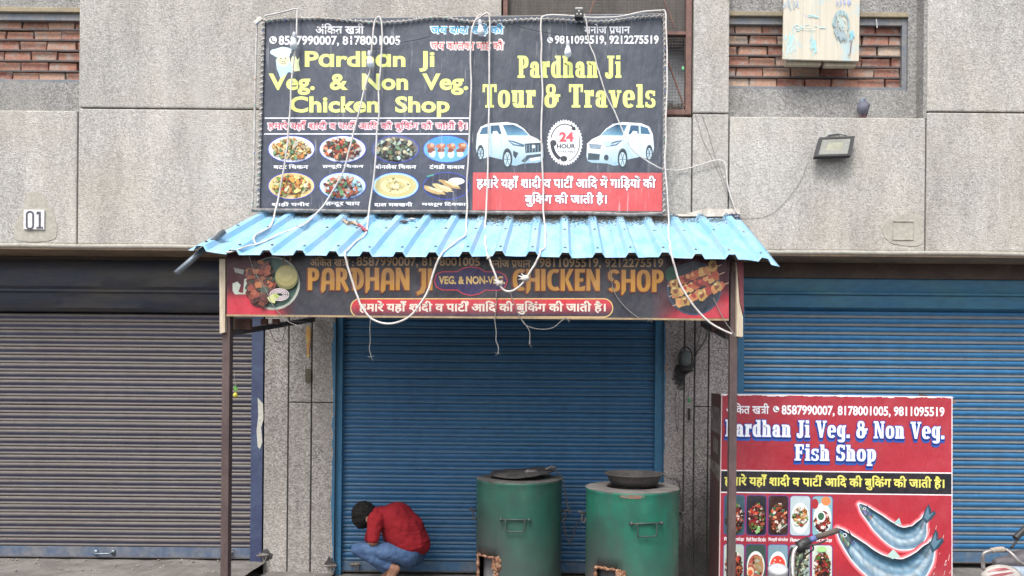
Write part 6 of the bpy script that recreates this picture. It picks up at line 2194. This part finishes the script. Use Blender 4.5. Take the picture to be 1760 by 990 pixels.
brush(1388, 50, 30, 6, 'bddde0', 16, 0.0); brush(1396, 28, 14, 3, 'b4dce0', 8, 0.0); brush(1365, 6, 24, 10, 'a8bccb', 20); brush(1450, 4, 22, 5, 'a9b6de', 16)
for k in range(60):          # loose blue brush ring, an abstract smudge
    a = R(170 + 3.6 * k)
    x, y = 1445 + 13 * math.cos(a), 38 + 20 * math.sin(a)
    SB.line([(x, y), (x + random.uniform(-2, 2), y + random.uniform(4, 9))], random.uniform(0.8, 2), random.choice(['8fb4bc', '9aa8b4', '86a0ac', 'a8c8cc']))
brush(1446, 40, 9, 16, 'b4c8c8', 40); brush(1446, 60, 12, 12, '9cb0b8', 34); brush(1436, 50, 4, 22, '98aeb6', 20); brush(1464, 60, 5, 8, '86c4d4', 16)
SB.line([(1462.5, 72), (1461, 86), (1459.5, 96), (1456, 95.5)], 1.6, '7a5a54')
SB.done('brush_marks')
g = G().tube([P(1506, 33, 0.10), P(1507, 40, 0.10), P(1507.5, 48, 0.10)], 0.006, 5)
single('hanging_thread', g, flat('pale_thread', (0.6, 0.6, 0.58), 0.9), 'pale bit of thread hanging from the lintel right of the painted board', 'thread')

# ------------------------------------------------------------------ house number plate and cement patches
def patch(pts, label, y=-0.004, name='cement_patch', wob=0.02):
    q = [P(x, yy, 0) for x, yy in pts]
    q = smoothline(q + [q[0]], 5)[:-1]
    g = G()
    n = len(q)
    vs = [(p.x + wob * .4 * noise.noise(p * 30), y, p.z + wob * .4 * noise.noise(p * 31)) for p in q] + [(p.x, 0.003, p.z) for p in q]
    g.add(vs, [tuple(range(n))] + [(i, i + n, (i + 1) % n + n, (i + 1) % n) for i in range(n)])
    return part(name, g, m_patch, bld)
patch([(50, 330), (72, 333), (90, 362), (98, 392), (90, 413), (30, 413), (26, 392), (38, 362)], '')
patch([(1545, 370), (1572, 368), (1583, 378), (1584, 420), (1535, 419), (1518, 402), (1520, 385)], '')
npl = thing('number_plate', 'white plate with grey house number 01 on the left wall', 'number plate', P(60, 395, 0))
a, b = P(43, 361, 0), P(78, 395, 0)
part('plate', G().box(a.x, b.x, -0.018, -0.005, b.z, a.z), flat('plate_white', (0.74, 0.73, 0.76), 0.4, var=0.03), npl, False, 0.002)
SN = Sign(-0.0185, npl, ink_mat('number_ink', 0.5, 0.1))
SN.new(); SN.z = 0.001
o = rr(46, 364, 57, 393, 5, 6)
SN.line(o + o[:1], 3.2, '4a4c56')
SN.rect(66.5, 364, 70.2, 393, '4a4c56'); SN.rect(62.5, 390, 74, 393, '4a4c56'); SN.poly([(63, 364), (67, 363.5), (67, 368), (63, 369)], '4a4c56')
SN.done('lettering')
g = G()
a, b = P(1534, 380, 0), P(1570, 413, 0)
for (x0, x1, z0, z1) in ((a.x, b.x, a.z - 0.006, a.z), (a.x, b.x, b.z, b.z + 0.005), (a.x, a.x + 0.005, b.z + .006, a.z - .007), (b.x - 0.005, b.x, b.z + .006, a.z - .007)):
    g.box(x0, x1, -0.011, -0.0035, z0, z1)
part('plate_outline', g, m_patch, bld, False, 0.001)
g = G()
for (px, y0, y1) in ((1717, 286, 375), (1737, 330, 377)):
    p, q = P(px, y0, 0), P(px, y1, 0)
    g.tube(smoothline([(p.x, -0.001, p.z), (p.x + 0.006, -0.001, (p.z + q.z) / 2), (p.x - 0.003, -0.001, q.z)], 6), [0.0035 + 0.001 * math.sin(k) for k in range(13)], 5)
for (px, y0, y1) in ((1325, 240, 340), (1313, 235, 275)):
    p, q = P(px, y0, 0), P(px, y1, 0)
    g.tube(smoothline([(p.x, 0.001, p.z), (p.x + 0.003, 0.001, (p.z + q.z) / 2), (p.x, 0.001, q.z)], 6), 0.0025, 5)
part('lime_drip', g, flat('lime', (0.6, 0.59, 0.57), 0.9), bld)

# ------------------------------------------------------------------ bits on the pillars
# lime and chillies charm tied to the left post
lc = P(405, 672, YP - 0.045)
lm = thing('chilli_charm', 'yellow lime with green chillies hanging beside the left awning post', 'charm', lc)
g = G().blob(P(404.5, 679, YP - 0.05), (0.016, 0.016, 0.019), 8)
part('lime', g, flat('lime_yellow', (0.62, 0.55, 0.06), 0.5), lm, True)
for k, (dx, dz) in enumerate(((-3, -8), (1, -10), (4, -5), (6, -1), (-2, -3))):
    s = P(404, 671, YP - 0.05)
    e = P(404 + dx, 671 + dz * 1.0, YP - 0.052)
    part('chilli', G().tube(smoothline([s, s.lerp(e, .5) + Vector((0.004, 0, 0)), e], 3), [0.006, 0.0065, 0.006, 0.005, 0.004, 0.003, 0.0015][:7], 6), flat('chilli_green', (0.13, 0.36, 0.05), 0.4), lm, True)
part('thread', G().tube([P(403, 640, YP - 0.04), P(404, 674, YP - 0.05)], 0.0015, 4), m_string, lm)
# brown tag with a yellow and orange streak above
q0, q1 = P(525, 634, 0.34), P(534.5, 657, 0.34)
g = G().box(q0.x, q1.x, 0.335, 0.349, q1.z, q0.z)
tag_ = single('cardboard_tag', g, flat('cardboard_brown', (0.10, 0.085, 0.06), 0.8), 'small dark brown tag hanging on the left pillar groove under a yellow streak', 'tag')
g = G()
random.seed(4)
pts = [(527, 560), (533, 562), (534, 575), (532, 600), (531, 616), (527, 612), (527, 590), (525, 578)]
g.prism([(P(x, y, 0.346).x, P(x, y, 0.346).z) for x, y in pts], 0.3465, 0.352)
t_ = NT('yellow_stain')
v_ = t_.coord('World')
ms = t_.out(t_.ramp(t_.noise(v_, 22, 4), [(0.4, (0.50, 0.42, 0.16)), (0.55, (0.50, 0.22, 0.06)), (0.65, (0.3, 0.26, 0.2))]), 0.9)
part('paint_streak', g, ms, bld)
# old round lamp housing with soot on the right pillar
mt = thing('wall_lamp', 'dusty grey green oval lamp with soot around it on the right pillar', 'wall lamp', P(1178, 618, 0.33))
c = P(1178, 616, 0.30)
g = G().lathe(c, [(0.0, -0.06), (0.030, -0.056), (0.042, -0.038), (0.046, 0.0), (0.046, 0.05)], 20, 'Y')
g.v = [(x, y, c.z + (z - c.z) * 1.75) for x, y, z in g.v]
part('lamp_cover', g, worn('dusty_glass', (0.10, 0.13, 0.13), (0.16, 0.17, 0.17), 9, 0.6), mt, True)
g = G()
g.tube(smoothline([c + Vector((0.05 * 1.25 * math.cos(a), -0.01, 0.088 * 1.2 * math.sin(a))) for a in [k * 0.524 for k in range(13)]], 2), 0.007, 6)
g.blob(c + Vector((0.01, 0.0, -0.10)), (0.065, 0.04, 0.028), 8, 2, 0.5)
part('wire_guard', g, m_iron, mt, True)
def soot_mat(soft=False):
    t = NT('soot')
    gc = t.n('TexCoord').outputs['Generated']
    s = t.n('SeparateXYZ'); t.l(gc, s.inputs[0])
    dx = t.math('SUBTRACT', s.outputs[0], 0.5); dz = t.math('SUBTRACT', s.outputs[2], 0.5)
    r = t.math('SQRT', t.math('ADD', t.math('MULTIPLY', dx, dx), t.math('MULTIPLY', dz, dz)))
    r = t.math('ADD', r, t.math('MULTIPLY', t.math('SUBTRACT', t.noise(t.coord('World'), 26, 6, 0.8), 0.5), 0.8))
    if soft:
        t.l(t.ramp(r, [(0.15, 0.92), (0.52, 0.0)]), t.b.inputs['Alpha'])
    return t.out((0.05, 0.048, 0.05), 0.95)
m_soot = soot_mat()
q = [P(x, y, 0.345) for x, y in [(1170, 603), (1186, 600), (1188, 630), (1184, 640), (1177, 648), (1176, 668), (1169, 674), (1160, 660), (1154, 648), (1160, 632), (1168, 622)]]
q = smoothline(q + [q[0]], 5)[:-1]
g = G().prism([(p.x + 0.010 * noise.noise(p * 35), p.z + 0.010 * noise.noise(p * 36)) for p in q], 0.3475, 0.352)
part('soot_stain', g, soot_mat(True), mt)
for pts, lab, r in (([(1216, 560), (1214, 580), (1206, 594), (1198, 606), (1194, 618), (1190, 634)], 'black wire from the right bracket down to the wall lamp', 0.0055),
                 ([(1206, 560), (1202, 580), (1197, 596), (1195, 612), (1192, 632)], 'thinner black wire left of the other from the right bracket to the wall lamp', 0.003),
                 ([(1193, 550), (1194, 600), (1193, 650), (1193, 720), (1192, 800)], 'long thin black wire straight down the groove of the right pillar', 0.003),
                 ([(1186, 645), (1184, 665), (1183, 684)], 'short black wire from the wall lamp to the small green plug', 0.0025),
                 ([(1162, 672), (1160, 700), (1163, 740), (1168, 690)], 'loose grey wire loop below the wall lamp soot', 0.0022)):
    cable([P(x, y, 0.335) for x, y in pts], r, lab, m_blackcab, 'wire', 'wire')
g = G().blob(P(1184, 688, 0.33), (0.012, 0.012, 0.022), 6)
single('green_plug', g, flat('bright_green', (0.05, 0.42, 0.14), 0.4), 'tiny bright green plug hanging on the right pillar under the lamp', 'plug', None, True)
g = G().blob(P(1174, 118, 0.055), (0.012, 0.008, 0.02), 6)
single('green_tie', g, flat('pale_green', (0.2, 0.6, 0.3), 0.4), 'tiny green tie on the wire mesh of the middle window', 'tie', None, True)
g = G()
a = P(1186, 712, 0.34)
g.box(a.x - 0.02, a.x + 0.002, 0.338, 0.352, a.z - 0.055, a.z + 0.055)
part('conduit_slot', g, m_soot, bld)
g = G()
a = P(458, 955, 0.34)
g.blob((a.x, 0.355, a.z), (0.045, 0.012, 0.05), 7, 3, 0.7)
b = P(567, 968, 0.34)
g.blob((b.x, 0.355, b.z), (0.045, 0.012, 0.055), 7, 8, 0.7)
part('broken_hole', g, m_soot, bld)
# pebbles and litter on the step
random.seed(41)
g = G()
for k in range(90):
    x, y = random.uniform(-5.2, -2.2), random.uniform(-0.1, 0.42)
    z0 = 0.122 if x < -2.72 else 0.032
    s = random.uniform(0.003, 0.012)
    g.blob((x, y if x < -2.72 else max(y, .1), z0 + s * .4), (s * 1.3, s, s * .7), 3, k, 0.5)
for k in range(50):
    x, y = random.uniform(3.6, 5.2), random.uniform(-0.2, 0.4)
    s = random.uniform(0.003, 0.012)
    g.blob((x, y, 0.106 + s * .4), (s * 1.3, s, s * .7), 3, k, 0.5)
lt = single('grit', g, worn('grit', (0.32, 0.28, 0.23), (0.16, 0.14, 0.12), 20, 0.95), 'grit and small pebbles scattered along the shop steps', 'grit')
lt['kind'] = 'stuff'

# ------------------------------------------------------------------ motorcycles, mostly below the frame
m_rubber = worn('worn_rubber', (0.09, 0.07, 0.06), (0.15, 0.12, 0.10), 14, 0.8)
m_paintb = flat('bike_paint', (0.03, 0.03, 0.035), 0.3)
m_bluegrip = flat('blue_band', (0.10, 0.14, 0.32), 0.6)
def wheel(parent, cx, cy, r, axis='X'):
    w = thing_part('wheel', parent)
    g = G()
    c = Vector((cx, cy, r))
    e1, e2 = (Vector((0, 1, 0)), Vector((0, 0, 1))) if axis == 'X' else (Vector((1, 0, 0)), Vector((0, 0, 1)))
    circ = lambda rad: [c + e1 * rad * math.cos(a) + e2 * rad * math.sin(a) for a in [2 * math.pi * k / 36 for k in range(37)]]
    part('tyre', G().tube(circ(r - 0.045), 0.045, 10, False), m_black, w, True)
    part('rim', G().tube(circ(r - 0.095), 0.014, 8, False), m_chrome, w, True)
    g = G()
    for k in range(18):
        a = 2 * math.pi * k / 18
        g.tube([c, c + e1 * (r - 0.1) * math.cos(a) + e2 * (r - 0.1) * math.sin(a)], 0.002, 4)
    g.blob(c, 0.04, 6)
    part('spoke', g, m_chrome, w)
def thing_part(name, parent):
    o = bpy.data.objects.new(name, None)
    o.empty_display_size = 0.05
    COL.objects.link(o)
    o.parent = parent
    return o
bk = thing('motorcycle', 'parked motorcycle before the red counter, its right handlebar grip and round gauge showing', 'motorcycle', (1.25, -2.5, 0))
YH = -2.05
g1, g0, gm = P(1441, 911, YH), P(1402, 924, YH), P(1378, 935, YH)
part('rubber_grip', G().tube([g1, g0], [0.0175, 0.0165], 12), m_rubber, bk, True)
part('grip_band', G().tube([g0, g0.lerp(gm, 0.45)], 0.0185, 12), m_bluegrip, bk, True)
g = G().tube([g0.lerp(gm, 0.45), gm, gm + (gm - g0) * 0.25], [0.026, 0.028, 0.024], 10)
g.box(gm.x - 0.03, gm.x + 0.015, YH - 0.03, YH + 0.02, gm.z - 0.045, gm.z + 0.012, 0.003)
g.blob(P(1386, 941, YH - 0.02), (0.022, 0.02, 0.014), 6)
part('switch_housing', g, m_black, bk, True)
barp = smoothline([gm, P(1370, 941, YH), P(1364, 950, YH - 0.01), P(1362, 968, YH - 0.03), P(1362, 985, YH - 0.05), P(1360, 1000, YH - 0.07), P(1330, 1022, YH - 0.12), P(1290, 1030, -2.3), P(1252, 1040, -2.45), P(1226, 1052, -2.6)], 5)
part('handlebar', G().tube(barp, 0.014, 12), worn('dull_chrome', (0.42, 0.38, 0.34), (0.62, 0.60, 0.58), 30, 0.35, 0.8), bk, True)
part('rubber_grip', G().tube([P(1252, 1040, -2.45), P(1222, 1055, -2.62)], 0.0175, 12), m_rubber, bk, True)
part('brake_lever', G().tube(smoothline([P(1381, 944, YH - .02), P(1390, 938, YH - .06), P(1406, 935, YH - .07), P(1420, 928, YH - 0.05)], 4), 0.0055, 7), m_black, bk, True)
g = G()
g.tube(smoothline([P(1384, 938, YH), P(1395, 936, YH + .03), P(1398, 944, YH + .03), P(1391, 950, YH + .02), P(1380, 960, YH), P(1373, 975, YH), P(1370, 995, YH), P(1368, 1020, YH)], 5), 0.0048, 7)
g.tube(smoothline([P(1361, 940, YH + .02), P(1356, 960, YH + .02), P(1354, 990, YH + .02), P(1352, 1020, YH + .02)], 5), 0.006, 7)
part('control_cable', g, m_black, bk, True)
def gauge(px, py, s, Y):
    c = P(px, py, Y)
    ax = Vector((-0.12, -0.35, 0.93)).normalized()
    e1 = ax.cross(Vector((0, 1, 0))).normalized(); e2 = ax.cross(e1)
    def disc(g, r0, h0, r1, h1):
        n = 30
        vs = [c + ax * h + e1 * r * math.cos(2 * math.pi * k / n) + e2 * r * math.sin(2 * math.pi * k / n) for r, h in ((r0, h0), (r1, h1)) for k in range(n)]
        g.add(vs, [(k, (k + 1) % n, n + (k + 1) % n, n + k) for k in range(n)])
    w = thing_part('gauge', bk)
    g = G(); disc(g, 0.02 * s, -0.07, 0.052 * s, -0.05); disc(g, 0.052 * s, -0.05, 0.056 * s, 0.0); disc(g, 0.056 * s, 0, 0.050 * s, 0.004); disc(g, 0.050 * s, 0.004, 0.046 * s, 0.0)
    part('casing', g, flat('dull_silver', (0.30, 0.30, 0.31), 0.35), w, True)
    g = G(); disc(g, 0.047 * s, 0.0005, 0.0001, 0.0006)
    part('dial_glass', g, flat('dial_glass', (0.5, 0.5, 0.54), 0.25), w)
gauge(1337, 978, 1.05, YH - 0.10)
gauge(1311, 1000, 1.0, YH - 0.10)
g = G()
for sx in (-0.085, 0.085):
    g.tube([Vector((1.20 + sx, -2.24, 0.60)), Vector((1.20 + sx, -1.98, 0.30))], 0.02, 8)
part('fork', g, m_chrome, bk, True)
g = G().lathe((1.20, -2.05, 0.52), [(0.0, 0.06), (0.06, 0.055), (0.085, 0.02), (0.085, -0.02), (0.05, -0.09), (0, -0.10)], 20, 'Y')
part('headlight', g, m_chrome, bk, True)
g = sdf_mesh('tank', [('ell', (1.22, -2.62, 0.62), (0.13, 0.24, 0.09), 0.03), ('ell', (1.22, -2.48, 0.62), (0.12, 0.14, 0.085), 0.03)], (1.0, -3.0, 0.5), (1.45, -2.2, 0.85), 0.02)
part('fuel_tank', g, m_paintb, bk, True)
g = sdf_mesh('seat', [('ell', (1.22, -3.05, 0.66), (0.12, 0.32, 0.05), 0.03)], (1.0, -3.5, 0.5), (1.45, -2.6, 0.8), 0.02)
part('seat', g, m_black, bk, True)
g = G()
g.tube([(1.22, -2.24, 0.56), (1.22, -2.45, 0.40), (1.22, -2.9, 0.38), (1.22, -3.2, 0.56)], 0.022, 8)
g.box(1.12, 1.32, -2.75, -2.45, 0.26, 0.55)
part('frame', g, m_paintb, bk, True)
wheel(bk, 1.20, -1.92, 0.30); wheel(bk, 1.22, -3.22, 0.30)

b2 = thing('motorcycle', 'pale motorcycle at the right edge with striped tail lamp and rope-wrapped grab rail', 'motorcycle', (2.9, -2.1, 0))
Y2 = -2.05
c = P(1719, 992, Y2)
g = sdf_mesh('lens', [('ell', tuple(c), (0.115, 0.06, 0.075), 0.01), ('ell', (c.x + 0.05, c.y, c.z - 0.01), (0.07, 0.05, 0.06), 0.03)], (c.x - .2, c.y - .1, c.z - .15), (c.x + .2, c.y + .1, c.z + .15), 0.008)
part('lamp_housing', g, worn('cream_plastic', (0.50, 0.46, 0.42), (0.36, 0.33, 0.31), 9, 0.35), b2, True)
def lensmark(pts):
    g = G()
    vs, n = [], len(pts)
    for x, y, w in pts:
        for s in (-1, 1):
            p = P(x, y + s * w, Y2)
            dx, dz = (p.x - c.x) / 0.118, (p.z - c.z) / 0.078
            d = 1 - dx * dx - dz * dz
            vs.append((p.x, c.y - 0.0605 * math.sqrt(max(d, 0.02)) - 0.003, p.z))
    g.add(vs, [(2 * i, 2 * i + 1, 2 * i + 3, 2 * i + 2) for i in range(n - 1)])
    return g
m_red = flat('red_lens', (0.32, 0.07, 0.08), 0.3)
for pts in ([(1693, 981, .4), (1699, 978, 1.6), (1710, 976, 2.0), (1722, 975, 1.4), (1728, 976, .3)],
            [(1694, 987, .4), (1702, 985, 1.7), (1714, 983, 2.0), (1728, 981, 1.2), (1736, 981, .3)],
            [(1698, 991, .4), (1708, 989, 1.7), (1722, 988, 2.0), (1736, 986, 1.0), (1742, 986, .3)]):
    part('red_stripe', lensmark(pts), m_red, b2, True)
rail = smoothline([P(1690, 978, Y2), P(1689, 962, Y2), P(1690, 953, Y2), P(1695, 949, Y2), P(1706, 946, Y2), P(1718, 944, Y2), P(1729, 945, Y2), P(1740, 953, Y2 - .03), P(1750, 964, Y2 - .05), P(1765, 972, Y2 - .05), P(1790, 970, Y2 - 0.05)], 5)
part('grab_rail', G().tube(rail, 0.011, 10), worn('rail_grey', (0.20, 0.19, 0.19), (0.34, 0.32, 0.31), 14, 0.4, 0.4), b2, True)
wound([P(x, y, Y2) for x, y in ((1704, 946.5), (1712, 945), (1720, 944), (1726, 944.5))], 0.0135, 0.0085, 0.0045, 'rope_wrap', flat('rope_beige', (0.42, 0.36, 0.30), 0.9), b2)
g = sdf_mesh('seat', [('cap', tuple(P(1715, 968, Y2 + 0.12)), tuple(P(1800, 958, Y2 + 0.12)), 0.035, 0.06), ('cap', tuple(P(1760, 965, Y2 + 0.12)), tuple(P(1900, 960, Y2 + 0.12)), 0.07, 0.08)], (2.45, Y2 - .1, 0.5), (3.7, Y2 + .3, 0.95), 0.015)
part('seat', g, flat('seat_grey', (0.10, 0.09, 0.10), 0.6), b2, True)
g = sdf_mesh('tail', [('cap', tuple(P(1735, 985, Y2 + 0.06)), tuple(P(1830, 1000, Y2 + 0.06)), 0.045, 0.075), ('cap', tuple(P(1735, 985, Y2 + 0.16)), tuple(P(1830, 1000, Y2 + 0.16)), 0.045, 0.07)], (2.4, Y2 - .1, 0.3), (3.5, Y2 + .35, 0.85), 0.015)
part('tail_fairing', g, worn('pale_blue_fairing', (0.34, 0.42, 0.50), (0.24, 0.28, 0.33), 9, 0.3), b2, True)
g = G().tube([P(1745, 925, Y2 + 0.1), P(1762, 908, Y2 + 0.12), P(1800, 880, Y2 + 0.15)], [0.0195, 0.017, 0.016], 14)
part('rubber_grip', g, m_black, b2, 40)
part('lever', G().tube([P(1747, 930, Y2 + .08), P(1741, 938, Y2 + .06), P(1738, 941, Y2 + .05)], [0.007, 0.007, 0.008], 8), m_iron, b2, True)
part('handlebar', G().tube([P(1800, 880, Y2 + 0.15), P(1840, 870, Y2 + .2), P(1890, 900, Y2 + 0.2)], 0.012, 10), m_chrome, b2, True)
g = G()
g.tube([(2.75, Y2 + .1, 0.5), (3.2, Y2 + .1, 0.35), (3.6, Y2 + .1, 0.6), (3.75, Y2 + .15, 0.95)], 0.025, 8)
g.tube([(3.68, Y2 + .1, 0.95), (3.95, Y2 + .1, 0.3)], 0.022, 8)
part('frame', g, m_paintb, b2, True)
wheel(b2, 2.85, Y2 + 0.1, 0.29, 'Y'); wheel(b2, 3.98, Y2 + 0.1, 0.29, 'Y')
